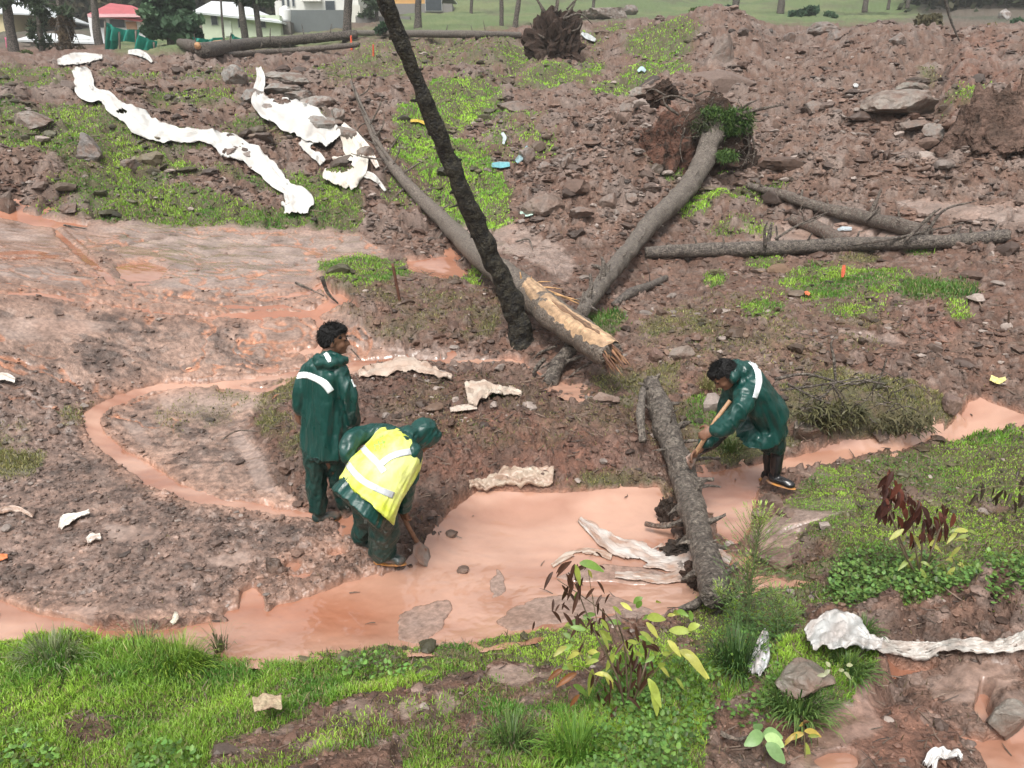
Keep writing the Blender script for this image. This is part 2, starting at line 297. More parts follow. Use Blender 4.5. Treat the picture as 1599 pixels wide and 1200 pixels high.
G_ = [
 (sd_poly([(-400,1000),(0,992),(100,992),(250,1002),(400,1018),(540,1004),(620,1002),(700,992),(780,978),(860,972),(930,975),(950,1010),(890,1035),(800,1022),(690,1040),(620,1080),(480,1100),(400,1130),(330,1160),(280,1300),(-400,1400)]), 1.0, 0),
 (sd_poly([(860,1110),(930,1080),(960,1020),(1100,980),(1110,1060),(1090,1200),(1060,1300),(840,1300)]), .9, 0),
 (sd_poly([(640,1140),(720,1110),(880,1080),(860,1300),(600,1300)]), .30, 0),
 (sd_poly([(300,1160),(700,1090),(860,1020),(880,1060),(700,1160),(500,1180),(300,1300)]), .16, 0),
 (sd_poly([(1232,790),(1290,735),(1400,702),(1500,690),(1600,672),(1900,690),(1900,930),(1600,900),(1560,930),(1480,940),(1420,965),(1300,950),(1235,930),(1190,900),(1230,850),(1300,806)]), .72, 0),
 (sd_poly([(1080,900),(1200,900),(1240,930),(1260,990),(1200,1060),(1130,1100),(1090,1050),(1060,980)]), .6, 0),
 (sd_poly([(1180,1110),(1240,1020),(1360,1010),(1370,1060),(1330,1110),(1250,1130)]), .7, 0),
 (sd_poly([(1000,680),(1100,600),(1180,640),(1240,660),(1230,690),(1100,720),(1020,700)]), .35, 1),
 (sd_poly([(930,810),(960,800),(1040,830),(1050,850),(1000,850),(940,835)]), .9, 1),
 (sd_poly([(1120,700),(1220,680),(1260,690),(1200,715),(1130,722)]), .8, 1),
 (sd_poly([(1220,600),(1330,570),(1420,610),(1500,650),(1490,680),(1400,688),(1290,695),(1240,680)]), .55, 1),
 (sd_poly([(920,590),(1060,560),(1060,600),(980,640),(930,620)]), .45, 1),
 (sd_poly([(380,640),(440,595),(470,600),(450,660),(500,740),(470,750),(420,700)]), .35, 1),
 (sd_poly([(240,640),(330,600),(420,630),(360,660),(260,680)]), .12, 1),
 (sd_poly([(0,700),(70,710),(60,740),(-60,745),(-60,700)]), .6, 1), (sd_poly([(100,640),(150,630),(140,660),(90,665)]), .4, 1),
 (sd_poly([(-400,650),(40,650),(60,680),(0,700),(-400,700)]), .3, 1),
 (sd_poly([(500,420),(560,405),(630,412),(640,440),(560,470),(510,450)]), .75, 0),
 (sd_poly([(500,460),(640,450),(800,500),(760,540),(600,540),(520,490)]), .15, 1),
 (sd_poly([(240,1000),(330,985),(340,1030),(220,1030)]), 1.0, 0),
 # left slope
 (sd_poly([(-400,170),(0,165),(100,160),(220,178),(260,235),(330,262),(440,300),(470,345),(560,358),(562,290),(530,262),(480,270),(430,262),(330,262),(230,300),(150,300),(60,250),(-400,230)]), .62, 0),
 (sd_poly([(80,300),(160,285),(250,290),(340,310),(470,340),(560,350),(560,360),(350,352),(170,345),(150,330)]), .8, 0),
 (sd_poly([(470,280),(560,270),(565,355),(480,355)]), .95, 0),
 (sd_poly([(-400,90),(0,85),(90,92),(120,120),(60,135),(-400,140)]), .5, 0),
 (sd_poly([(150,100),(210,95),(260,125),(220,135),(160,125)]), .4, 0), (sd_ell(300,155,70,14), .6, 0), (sd_ell(120,185,90,16), .6, 0), (sd_ell(420,200,80,18), .45, 0), (sd_ell(340,120,60,12), .45, 0), (sd_ell(260,215,60,14), .5, 0),
 (sd_ell(140,330,80,14), .35, 0), (sd_poly([(480,90),(600,60),(820,62),(800,100),(640,120),(520,130)]), .4, 0),
 (sd_poly([(620,170),(680,130),(780,140),(790,180),(700,195),(760,240),(800,300),(780,345),(700,340),(670,280),(610,250)]), .85, 2),
 (sd_ell(725,320,30,20), 1.0, 2), (sd_ell(660,300,60,30), .35, 2), (sd_ell(775,340,30,10), .8, 2), (sd_ell(740,440,18,16), .8, 0), (sd_ell(810,215,60,34), .25, 2),
 (sd_ell(805,95,26,14), .9, 2), (sd_ell(860,125,50,14), .8, 2), (sd_ell(880,118,36,10), .8, 2), (sd_ell(925,105,17,12), .9, 2), (sd_ell(965,136,36,12), .8, 2), (sd_ell(1030,80,52,17), .9, 2), (sd_ell(1020,118,48,15), .9, 2), (sd_ell(950,55,20,10), .8, 2), (sd_ell(820,120,60,22), .3, 2), (sd_ell(890,70,50,20), .3, 2),
 (sd_ell(1050,262,30,12), .8, 2), (sd_ell(1072,246,18,14), .9, 2), (sd_ell(1130,245,22,16), .8, 2), (sd_ell(1140,305,70,13), .8, 2), (sd_ell(1080,320,26,14), .8, 2), (sd_ell(1160,355,50,12), .4, 0),
 (sd_ell(1195,410,26,12), .75, 2), (sd_ell(1290,440,70,26), .95, 0), (sd_ell(1380,445,40,16), .8, 0), (sd_ell(1460,458,64,15), 1.0, 3), (sd_ell(1340,400,30,14), .4, 1), (sd_ell(1492,488,18,14), .8, 0), (sd_ell(1118,435,15,12), .7, 0), (sd_ell(1430,392,20,8), .7, 0),
 (sd_ell(1190,490,40,12), .3, 0), (sd_ell(1060,510,60,22), .28, 1), (sd_ell(945,508,30,14), .7, 3), (sd_ell(1200,520,200,60), .10, 1), (sd_ell(1340,480,60,16), .35, 0), (sd_ell(1130,640,60,40), .55, 0), (sd_ell(1210,465,30,12), .3, 0), (sd_ell(700,480,120,50), .08, 1), (sd_ell(735,772,20,0.1), 0, 1),
 (sd_ell(1500,172,26,8), .6, 0), (sd_ell(1450,115,16,12), .4, 1),
 (sd_ell(960,765,70,12), .4, 1), (sd_ell(620,750,0.1,0.1), 0, 1), (sd_ell(800,660,200,60), .07, 1),
]
# raised or sunken masses (metres, soft edge in px)
B_ = [ (mound_sd, .12, 50), (sd_poly([(1240,660),(1300,600),(1420,615),(1500,660),(1480,676),(1390,684),(1290,690),(1250,690)]), .22, 16),
 (sd_poly([(1480,250),(1476,140),(1490,80),(1530,55),(1700,40),(2000,40),(2000,230),(1600,215),(1530,240)]), .35, 20), (sd_poly([(-400,66),(560,60),(560,96),(300,104),(-400,112)]), -.42, 14), (sd_ell(1115,62,70,24), .55, 18), (sd_ell(1000,62,50,22), .35, 16), (sd_ell(1225,62,60,14), -.25, 14), (sd_ell(1400,78,70,20), .45, 18), (sd_ell(1560,70,80,30), .1, 20), (sd_ell(1440,200,20,30), -.05, 20),
 (sd_poly([(975,270),(985,180),(1000,140),(1060,135),(1110,150),(1140,200),(1110,230),(1080,260),(1030,255)]), .35, 14),
 (sd_poly([(500,470),(505,420),(560,408),(640,430),(800,470),(810,530),(700,545),(560,530)]), .16, 20),
 (sd_poly([(1330,975),(1400,940),(1500,950),(1600,880),(1900,850),(1900,980),(1600,990),(1400,1000)]), .14, 14),
 (sd_poly([(1240,1010),(1320,985),(1400,1020),(1360,1110),(1240,1120),(1170,1090)]), .12, 18),
 (sd_poly([(1300,1130),(1500,1080),(1480,1010),(1350,1020)]), -.05, 16),
 (sd_poly([(1400,945),(1500,955),(1570,960),(1560,1000),(1400,1000)]), -.10, 12),
 (sd_ell(1580,1010,80,60), .07, 30),
 (sd_poly([(1545,1080),(1600,1075),(1700,1100),(1700,1140),(1580,1140)]), .06, 10),
 (sd_ell(1120,80,70,40), .35, 20), (sd_ell(870,60,50,40), .25, 16), (sd_ell(760,80,40,20), .3, 12), (sd_ell(710,120,50,20), .15, 12), (sd_ell(1340,100,60,30), .2, 20),
 (sd_ell(180,150,60,24), .15, 16), (sd_ell(1350,270,120,60), .2, 40), (sd_ell(60,270,120,50), .2, 30),
 (sd_poly([(640,1160),(640,1110),(760,1090),(880,1120),(860,1180)]), .03, 20)]
SC_ = [  # little eroded scarps in the mud (polyline), depth
 [(-200,396,3),(0,394,3),(50,391,3),(110,399,2)], [(150,398,1.5),(170,388,2),(230,375,2),(300,364,2),(345,363,1)], [(-200,430,3),(0,438,3),(50,446,2.5),(140,458,2)],
 [(235,450,1.5),(290,463,2.5),(350,476,3),(400,478,3),(440,475,3),(488,485,2.5)], [(310,640,1),(300,590,1)], [(280,560,1.5),(330,556,1.5),(400,530,1.5),(420,520,1)], [(320,585,1.5),(400,580,2),(470,573,2)],
 [(340,440,1.5),(420,425,1.5),(490,405,1.5),(540,400,1)], [(0,905,3),(50,918,3),(110,930,3),(160,915,2.5)], [(100,355,1.5),(128,380,2),(145,400,1.5)], [(170,400,1),(190,430,1.5),(178,445,1)],
 [(350,360,1),(420,366,1),(480,362,1)], [(320,400,1),(380,380,1),(450,375,1)], [(760,975,2),(820,932,2),(880,920,1.5)], [(612,997,3),(660,1001,2)] ]
far = sstep(34, 44, R)[:,None]*np.ones_like(X)
w1 = fbm2(X*1.1, Y*1.1, 3, 3); w2 = fbm2(X*1.1+40, Y*1.1, 3, 9); w3 = fbm2(X*5.5, Y*5.5, 3, 21)
sc_px = np.clip(F/np.hypot(R, 2.5)[:,None]/190.0, .12, 2.2)      # pixels per metre, relative
wx = 9*sc_px*w1+5*sc_px*w3; wy = 5*sc_px*w2+2.5*sc_px*w3
near = 1-far
wat = samp(water_sd, wx*(.6+.7*(PX > 1380)), wy*(.6+.7*(PX > 1380)))*near-40*far+(2.6*w3*sc_px+2.0*fbm2(X*12, Y*12, 2, 23)*sc_px)*(PX < 620)*(PY < 900)
riv = np.clip(1-np.abs(fbm2(X*.42+.8*w1+2, Y*1.15+.7*w2, 4, 141))*7.5, 0, 1)*sstep(0, 8, samp(flow_sd))*sstep(7.4, 8.6, R)[:,None]*sstep(-.6, -.1, fbm2(X*.3, Y*.5, 2, 143))*near
WATER = sstep(-2.0, 3.5, wat)
WDEEP = sstep(0, 14, wat)
SILT = sstep(-3, 5, samp(silt_sd, wx, wy))*near
FLOW = sstep(-6, 8, samp(flow_sd, wx, wy))*near; FLOW2 = sstep(-6, 20, samp(flow2_sd, wx*2, wy*2))*near
MOUND = sstep(-6, 12, samp(mound_sd, wx, wy))*near
GR = np.zeros_like(X); GK = np.zeros_like(X)
for g, dens, kind in G_:
    if dens <= 0: continue
    m = sstep(-7, 6, samp(g, wx*1.3, wy*1.5))*dens*near
    GK = np.where(m > GR, kind, GR*0+GK); GR = np.maximum(GR, m)
gn = fbm2(X*1.7+5, Y*1.7, 4, 31); gn2 = fbm2(X*7+5, Y*7, 3, 35)
GR = np.where(GR > 0, np.clip(GR*(1.1)+(gn*.55+gn2*.30)*np.clip(1.25-GR*.75, .2, 1)*np.minimum(1, GR*4), 0, 1), 0)
fgm = samp(blob((300,1050,26,8),(135,1135,45,22),(1300,900,40,14),(1250,860,60,20),(1400,775,80,12),(1550,790,40,10),(1080,1020,30,20),(820,1060,40,14)), wx, wy)
GR *= 1-.85*sstep(-4, 6, fgm)*near
GR *= (1-sstep(.1, .6, WATER))
field = samp(sd_poly([(660,-120),(830,-120),(1420,-120),(1440,30),(1300,40),(1040,34),(900,30),(700,55),(560,60),(480,80),(300,82),(180,80),(180,60),(620,45)]))
GFAR = far*sstep(-8, 8, field+6*w1)
# ---- heights
slopey = 1.0
S_ = np.zeros_like(X)
for b, amp, soft in B_:
    S_ += amp*sstep(-soft, soft, samp(b, wx*.8, wy*.8))*near
rough = np.clip(1-SILT*.93, 0, 1)*(1-.35*FLOW)*(1-.5*np.clip(GR, 0, 1))
rubble = sstep(0, 1, (430-PY)/120)*(1-FLOW)*near
Z0 = ZB+S_
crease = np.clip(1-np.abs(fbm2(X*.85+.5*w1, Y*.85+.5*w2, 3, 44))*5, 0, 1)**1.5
big = (fbm2(X*.45, Y*.45, 4, 41)*(.10+.12*rubble)-crease*(.05+.10*rubble)*(1-MOUND))*(1-FLOW)*(1-.7*WATER)+fbm2(X*.9+9, Y*.9, 3, 47)*.03
dist = np.clip(R[:,None]/10, .3, 4)
nd = .10*fbm2(X*1.5, Y*1.5, 3, 57)*(rubble+.35*(1-FLOW))+.055*fbm2(X*3.1, Y*3.1, 4, 51)+.03*np.abs(fbm2(X*7.3, Y*7.3, 3, 55))*np.clip(1.6-R[:,None]/14, .25, 1)
nf = .012*fbm2(X*26, Y*26, 3, 61)*(R[:,None] < 14)
c1, i1 = clods(X, Y, .62, .22, 3); c2, i2 = clods(X, Y, .23, .45, 7); c3, i3 = clods(X, Y, .095, .55, 13)
c4, i4 = clods(X, Y, .045, .55, 17)
k4 = (R[:,None] < 11)
clump = sstep(-.2, .45, fbm2(X*1.3+3, Y*1.3, 3, 71))
fl_n = sstep(-.15, .35, fbm2(X*1.0, Y*1.9+8, 4, 75)+.55*FLOW2-.15)
cw = np.where(FLOW > .5, fl_n, clump)
nearmud = sstep(1020, 1090, PY)*near*(.45+.55*sstep(-.1, .35, fbm2(X*2.2, Y*2.2, 3, 77)))
rough = rough*(1-.75*nearmud)
cmask = (1-.6*nearmud)*(1-.55*FLOW*(1-FLOW2))*rough*(1-.8*WATER)*np.where(FLOW > .5, fl_n*.8, .35+.65*clump)
stone = c1*.62*.22*rubble*(.3+.7*clump) + c2*.23*.36*(.25+.75*rubble)*(.4+.6*clump)*(1-FLOW*.7)
cmask = cmask*(1-.15*FLOW2)*sstep(-.35, .25, fbm2(X*.7+4, Y*.7, 4, 79))
small = c3*.095*.65*cmask+c4*.045*.8*cmask*k4
flowlines = .012*fbm2(X*1.6+w1*1.2, Y*7.5+w2*2, 3, 81)*FLOW*(1-.5*SILT)+.018*FLOW*fbm2(X*.9, Y*1.8, 3, 83)
DZ = big+nd*rough*(.45+.45*rubble+.3*MOUND)*(1-.75*np.clip(FLOW, 0, 1))*(1-.6*WATER)+nf*rough+stone*rough*(1-WATER*.8)+small+flowlines
sc = np.zeros_like(X)
for P in SC_:
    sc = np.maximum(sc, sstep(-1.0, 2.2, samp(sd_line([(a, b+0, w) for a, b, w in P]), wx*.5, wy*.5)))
DZ -= .05*sc*near*(1+.5*w1)+.022*riv
crum = np.abs(fbm2(X*9+w1, Y*9, 4, 91)); DZ += MOUND*(.045*crum-.01)+(1-FLOW)*(1-MOUND)*rough*.03*crum*sstep(2, 6, R)[:,None]*np.clip(1.6-R[:,None]/12, .2, 1)
# water lies in its bed
bed = WATER*(.045+.06*WDEEP)
ZT = Z0+DZ*(1-.6*WATER)*(1-.9*WDEEP)-bed-.02*WATER
isl = 1.25*SILT*WDEEP*(PX > 590)*(PX < 1070)*(PY > 860); ZT += isl*.085                                       # silt bars break the surface
shal = sstep(0, 8, samp(blob((1170,790,70,34),(1120,760,30,12),(1150,830,40,20)), wx, wy)); ZT += shal*WATER*(.035+.03*c2+.03*c3)
farn = fbm2(X*.06, Y*.06, 4, 97)*1.2*sstep(60, 120, R)[:,None]+fbm2(X*.5, Y*.5, 3, 98)*.12*far
ZT = ZT*1.0+farn
ZW = Z0+big*.35*0-.030                                                # water level
print('terrain heights done', time.time()-T0_)
ZS = np.where((WATER > .25) & (ZW > ZT), ZW, ZT)
def _ij(x, y):
    th = np.arctan2(x, y); r = np.hypot(x, y)
    return (th-TH[0])/(TH[1]-TH[0]), np.interp(r, R, np.arange(NR))
def gz(x, y, A=None):
    A = ZS if A is None else A
    a, b = _ij(np.asarray(x, float), np.asarray(y, float)); a = np.clip(a, 0, NT-1.01); b = np.clip(b, 0, NR-1.01)
    i = a.astype(int); j = b.astype(int); fa = a-i; fb = b-j
    return (A[j,i]*(1-fa)+A[j,i+1]*fa)*(1-fb)+(A[j+1,i]*(1-fa)+A[j+1,i+1]*fa)*fb
def hit(px, py, lift=0.0, rmin=2.0):
    """first ground point (raised by lift) on the line of sight through a photo pixel"""
    a, b, c = ray(px, py); th = math.atan2(a, b); hr = math.hypot(a, b); s = c/hr
    t = (th-TH[0])/(TH[1]-TH[0]); i = int(min(max(t, 0), NT-2)); f = t-i
    col = ZS[:,i]*(1-f)+ZS[:,i+1]*f+lift
    tt = (col-H)/R-s; ok = np.where((tt >= 0) & (R > rmin))[0]
    if len(ok) == 0: return W(px, py, 60)
    k = ok[0]
    if k == 0: r = R[0]
    else:
        q = -tt[k-1]/(tt[k]-tt[k-1]+1e-12); q = min(max(q, 0), 1); r = R[k-1]+(R[k]-R[k-1])*q
    return Vector((r*math.sin(th), r*math.cos(th), H+s*r))
def seat(px, py, rmin=2.0):
    p = hit(px, py, 0, rmin); p.z = float(gz(p.x, p.y)); return p
print('t', time.time()-T0_)
# ---- colours of the ground (soil, silt, stones, turf, plus painted crevice shade)
def lerp(a, b, t): return a*(1-t[...,None])+np.asarray(b)*t[...,None]
cn = fbm2(X*.8, Y*.8, 4, 101); cn2 = fbm2(X*4, Y*4, 4, 103)
cn3 = fbm2(X*14, Y*14, 3, 107); cn5 = fbm2(X*2.2, Y*2.2, 4, 109)
C = np.ones(X.shape+(3,))*np.array([.110,.058,.039])
C = lerp(C, (.150,.088,.063), sstep(-.2, .6, cn)*.8)
C = lerp(C, (.158,.103,.078), rubble*.65*sstep(-.5, .3, cn2))
C = lerp(C, (.088,.043,.029), MOUND*.85)
C = lerp(C, (.250,.165,.128), FLOW*.88)
dark = FLOW*np.clip(cw*rough, 0, 1)
C = lerp(C, (.090,.062,.051), dark*.9*sstep(-.3, .3, cn2+.2))
strk = sstep(.02, .38, fbm2(X*1.1+1.6*w1, Y*3.6+1.3*w2, 5, 119))*FLOW*(1-WATER)*near; C = lerp(C, (.075,.050,.040), strk*(.75-.35*SILT))
C = lerp(C, (.262,.192,.160), SILT*.92*(1-.45*strk))
C = lerp(C, (.26,.16,.12), SILT*sstep(.0, .5, cn)*.5)
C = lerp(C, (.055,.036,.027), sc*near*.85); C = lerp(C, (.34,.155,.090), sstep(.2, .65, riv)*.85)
redd = sstep(-4, 8, samp(blob((1025,225,50,40),(1120,600,60,30),(1350,1140,160,60),(800,720,200,60),(1530,150,60,80),(1460,500,40,50))))*near
C = lerp(C, (.16,.072,.047), redd*.45)
st = np.clip(c1*2, 0, 1)*rubble*(i1 > .35); C = lerp(C, (.20,.165,.145), st*.5)
st = np.clip(c2*3, 0, 1)*(i2 > .45)*(1-FLOW*.6); C = lerp(C, (.20,.16,.14), st*.45*np.clip(rubble+.25, 0, 1))
st = np.clip(c3*3, 0, 1)*(i3 > .62); C = lerp(C, (.22,.17,.145), st*.42*(1-MOUND*.7)*(1-SILT))
C = lerp(C, (.085,.062,.05), np.clip(c3*3, 0, 1)*(i3 < .3)*FLOW*(1-SILT)*.5)
WETM = sstep(-26, -2, wat)*(1-WATER)*near; C = lerp(C, (.125,.084,.068), FLOW2*.45*(1-SILT)*(1-WATER)); C = lerp(C, (.27,.155,.110), WETM*.55*FLOW); C = lerp(C, (.38,.19,.125), WATER*.9*(1-.9*SILT))
C = C*(1+.45*np.clip(cn3, -1, 1)*np.clip(1.4-R[:,None]/16, .15, 1)*(1-.8*SILT)*(1-.8*WATER)+.35*np.clip(cn5, -1, 1)*(1-WATER))[...,None]
C = lerp(C, (.045,.028,.020), sstep(.15, .6, cn5)*(1-FLOW)*near*.55*(1-WATER)); C = lerp(C, (.20,.135,.105), sstep(.2, .6, -cn5)*(1-FLOW)*near*.35*(1-WATER)); C = lerp(C, (.04,.026,.02), np.clip(crease*1.2, 0, 1)*(1-FLOW)*near*.35*(1-WATER))  # last term paints crevice shade into the soil colour along the creases
C = lerp(C, (.066,.072,.028), np.clip(GR*1.5, 0, 1)*.72)
C = lerp(C, (.095,.145,.05), GFAR*.9); C = lerp(C, (.15,.17,.07), GFAR*sstep(-.1, .5, fbm2(X*.12, Y*.12, 4, 113))*.7); C = lerp(C, (.09,.085,.05), GFAR*sstep(.1, .5, fbm2(X*.3, Y*.25, 4, 115))*.6); 
brownfar = far*(1-GFAR)*sstep(50, 70, R)[:,None]; C = lerp(C, (.095,.085,.065), brownfar*.8); C = lerp(C, (.05,.06,.035), brownfar*sstep(.0, .4, fbm2(X*.15, Y*.15, 3, 111))*.8)
rdry = (1-.9*FLOW)*(1-SILT)*(1-WATER)
ROUGH = np.clip(.60-.22*FLOW-.34*SILT+.14*rubble+.15*GR+.25*far-.04*WETM-.30*riv+.18*sstep(-.3, .5, cn2)*rdry-.1*WATER+.10*strk, .17, .95)
idx = (np.arange(NR-1)[:,None]*NT+np.arange(NT-1)[None]).ravel()
quads = np.stack([idx, idx+NT, idx+NT+1, idx+1], 1)
quads = quads[:, ::-1]
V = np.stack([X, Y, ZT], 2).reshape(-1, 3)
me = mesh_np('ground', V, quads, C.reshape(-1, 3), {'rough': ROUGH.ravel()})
m_ground = mat('ground_soil', attr='col', rough=.6, var=.38, nscale=24.0, bump=1.0, bscale=46.0, dist=.02)
nt = m_ground.node_tree; b = nt.nodes['Principled BSDF']; a = nt.nodes.new('ShaderNodeAttribute'); a.attribute_name = 'rough'
mm = nt.nodes.new('ShaderNodeMath'); mm.operation = 'MULTIPLY_ADD'; mm.inputs[1].default_value = .35; mm.inputs[2].default_value = -.17
nn = nt.nodes.new('ShaderNodeTexNoise'); nn.inputs['Scale'].default_value = 14; nt.links.new(nt.nodes['Texture Coordinate'].outputs['Object'], nn.inputs['Vector'])
nt.links.new(nn.outputs[0], mm.inputs[0]); m2 = nt.nodes.new('ShaderNodeMath'); m2.operation = 'ADD'; nt.links.new(mm.outputs[0], m2.inputs[0]); nt.links.new(a.outputs['Fac'], m2.inputs[1]); nt.links.new(m2.outputs[0], b.inputs['Roughness'])
# bump only where the ground is rough
bp = [n for n in nt.nodes if n.type == 'BUMP'][0]
mp = nt.nodes.new('ShaderNodeMapRange'); mp.inputs[1].default_value = .18; mp.inputs[2].default_value = .6; mp.inputs[3].default_value = .08; mp.inputs[4].default_value = 1.0
nt.links.new(a.outputs['Fac'], mp.inputs[0]); nt.links.new(mp.outputs[0], bp.inputs['Strength'])
g_o = tag(link('ground', me, m_ground), kind='structure')
# ---- the same ground carried on beside and behind the camera
for sgn in (-1, 1):
    tb = np.radians(np.linspace(47.7, 178, 90))*sgn; rb_ = np.exp(np.linspace(math.log(.35), math.log(480), 120)); tg, rg = np.meshgrid(tb, rb_)
    zg = gz(np.clip(rg, 1.75, 479)*np.sin(np.clip(tg, TH[0]*.995, TH[-1]*.995)), np.clip(rg, 1.75, 479)*np.cos(np.clip(tg, TH[0]*.995, TH[-1]*.995)), ZT)-.03+.06*fbm2(rg*np.sin(tg)*2, rg*np.cos(tg)*2, 3, 5)*sstep(48, 56, np.degrees(np.abs(tg)))
    Vm = np.stack([rg*np.sin(tg), rg*np.cos(tg), zg], 2).reshape(-1, 3); im = (np.arange(119)[:,None]*90+np.arange(89)[None]).ravel(); qm = np.stack([im, im+1, im+91, im+90], 1)
    cm = np.where((fbm2(Vm[:,0]*.8, Vm[:,1]*.8, 3, 6) > -.1)[:,None], np.array([.05,.07,.025]), np.array([.11,.068,.05])); tag(link('ground', mesh_np('ground', Vm, qm if sgn < 0 else qm[:, ::-1], cm, {'rough': np.full(len(Vm), .75)}), m_ground), kind='structure')
tn = np.radians(np.linspace(-48, 48, 60)); rn = np.linspace(.35, 1.75, 20); tg, rg = np.meshgrid(tn, rn)
zg = gz(1.75*np.sin(tg), 1.75*np.cos(tg), ZT)-.02*(1.76-rg); Vm = np.stack([rg*np.sin(tg), rg*np.cos(tg), zg], 2).reshape(-1, 3); im = (np.arange(19)[:,None]*60+np.arange(59)[None]).ravel()
tag(link('ground', mesh_np('ground', Vm, np.stack([im+60, im+61, im+1, im], 1), np.tile(np.array([.06,.07,.028]), (len(Vm), 1)), {'rough': np.full(len(Vm), .75)}), m_ground), kind='structure')
# ---- water sheet
wm = (samp(water_sd, wx*.5, wy*.5) > -14) & (far < .5)
q = wm[:-1,:-1] & wm[1:,:-1] & wm[:-1,1:] & wm[1:,1:]
q &= (R[:-1] < 34)[:,None]
wq = quads[q.ravel()]
used = np.unique(wq); remap = np.full(NR*NT, -1); remap[used] = np.arange(len(used))
Wv = np.stack([X, Y, ZW], 2).reshape(-1, 3)[used]
rip = .0034*fbm2(Wv[:,0]*6+.7*vn2(Wv[:,0], Wv[:,1]*2), Wv[:,1]*9, 3, 131)
Wv[:,2] += rip
tint = np.clip(.55+1.3*fbm2(Wv[:,0]*.7, Wv[:,1]*1.5, 4, 137)+.25*vn2(Wv[:,0]*2.2+3*vn2(Wv[:,0]*.8, Wv[:,1]), Wv[:,1]*9, 139), 0, 1)[:,None]
wp, wpy = project(Wv[:,0], Wv[:,1], Wv[:,2])
oran = (np.exp(-((wp-500)/170)**2-((wpy-955)/45)**2)*.8)[:,None]+(wpy < 500)[:,None]*.6
wc = np.array([.27,.120,.075])*(1-tint)+np.array([.43,.250,.180])*tint
sky_pale = (np.exp(-((wp-840)/230)**2-((wpy-840)/80)**2)*.75+np.exp(-((wp-1010)/60)**2-((wpy-935)/30)**2)*.7)[:,None]; wc = wc*(1-np.clip(sky_pale,0,1)*.7)+np.array([.47,.285,.212])*np.clip(sky_pale,0,1)*.7  # pale sky reflection painted into the water colour in mid pool
wc = wc*(1-np.clip(oran,0,1))+np.array([.33,.135,.078])*np.clip(oran,0,1)
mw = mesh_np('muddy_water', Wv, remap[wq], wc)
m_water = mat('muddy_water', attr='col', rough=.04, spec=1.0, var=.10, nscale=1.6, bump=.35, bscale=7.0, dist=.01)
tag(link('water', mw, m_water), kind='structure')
# ------------------------------------------------------------------ grass, leaves, litter, loose stones (uncountable)
PXg = np.clip(R, 1.7, None)[:,None]*np.ones((1, NT))
def pick(wt, n):
    c = np.cumsum(wt.ravel()); k = np.searchsorted(c, rng.random(n)*c[-1]); j = k//NT; i = k % NT
    j = np.clip(j+0*j, 0, NR-2); i = np.clip(i, 0, NT-2)
    a = rng.random(n); b2 = rng.random(n)
    x = X[j,i]+(X[j,i+1]-X[j,i])*a+(X[j+1,i]-X[j,i])*b2; y = Y[j,i]+(Y[j,i+1]-Y[j,i])*a+(Y[j+1,i]-Y[j,i])*b2
    return x, y, gz(x, y), j, i
infr = ((PX > -450) & (PX < 2050) & (PY < 1500))
def blades(n, wt, hfun, wfun, lean, colfun, name, label, m):
    x, y, z, j, i = pick(wt*infr, n)
    r = np.hypot(x, y); h = hfun(x, y, j, i, r)*rng.uniform(.55, 1.3, n); w = wfun(r)*rng.uniform(.6, 1.3, n)
    az = rng.uniform(0, 2*PI, n); ln = lean*rng.random(n)**.8*h
    dx, dy = np.cos(az)*ln, np.sin(az)*ln
    fa = np.arctan2(y, x)+PI/2+rng.normal(0, .6, n); ex, ey = np.cos(fa)*w*.5, np.sin(fa)*w*.5
    P = np.stack([x, y, z-.008], 1); E = np.stack([ex, ey, 0*ex], 1)
    Md = P+np.stack([dx*.35, dy*.35, h*.6], 1); Tp = P+np.stack([dx, dy, h*np.sqrt(np.clip(1-(ln/h*.75)**2, .05, 1))], 1)
    V = np.stack([P-E, P+E, Md+E*.8, Md-E*.8, Tp], 1).reshape(-1, 3)
    o = np.arange(n)[:,None]*5
    c = np.repeat(colfun(n, j, i, r), 5, 0); c = c.reshape(n, 5, 3); c[:,4] = c[:,4]*.9+np.array([.05,.05,.0])*.6; c = c.reshape(-1, 3)
    me = mesh_np(name, V, [o+np.array([[0,1,2,3]]), o+np.array([[3,2,4]])], c)
    return tag(link(name, me, m), label, 'grass', kind='stuff')
m_grass = mat('grass_blade', attr='col', rough=.45, spec=.35, var=.12, nscale=2, trans=.3)
def ghgt(x, y, j, i, r):
    k = GK[j,i]; px = PX[j,i]; py = PY[j,i]
    n = vn2(x*2.3, y*2.3, 201); n2 = vn2(x*.8+3, y*.8, 205)
    h = (.075+.045*n+.02*n2)*np.where(r < 5, .78, 1)
    tall = np.exp(-((px-240)/80)**2-((py-1025)/35)**2)*.09+np.exp(-((px-90)/110)**2-((py-1030)/40)**2)*.05
    h = h*np.where(py < 1030, .6, 1)*np.where((py > 950), .8, 1)
    h = h*np.where(k == 2, 1.05, 1)*np.where(k == 1, .9, 1)*np.where(k == 3, 1.5, 1)*(.75+.5*np.clip((r-6)/10, 0, 1.0))
    h = np.where((px > 1150) & (py < 980) & (r < 8), h*.55, h)
    return np.clip(h+tall, .02, .4)
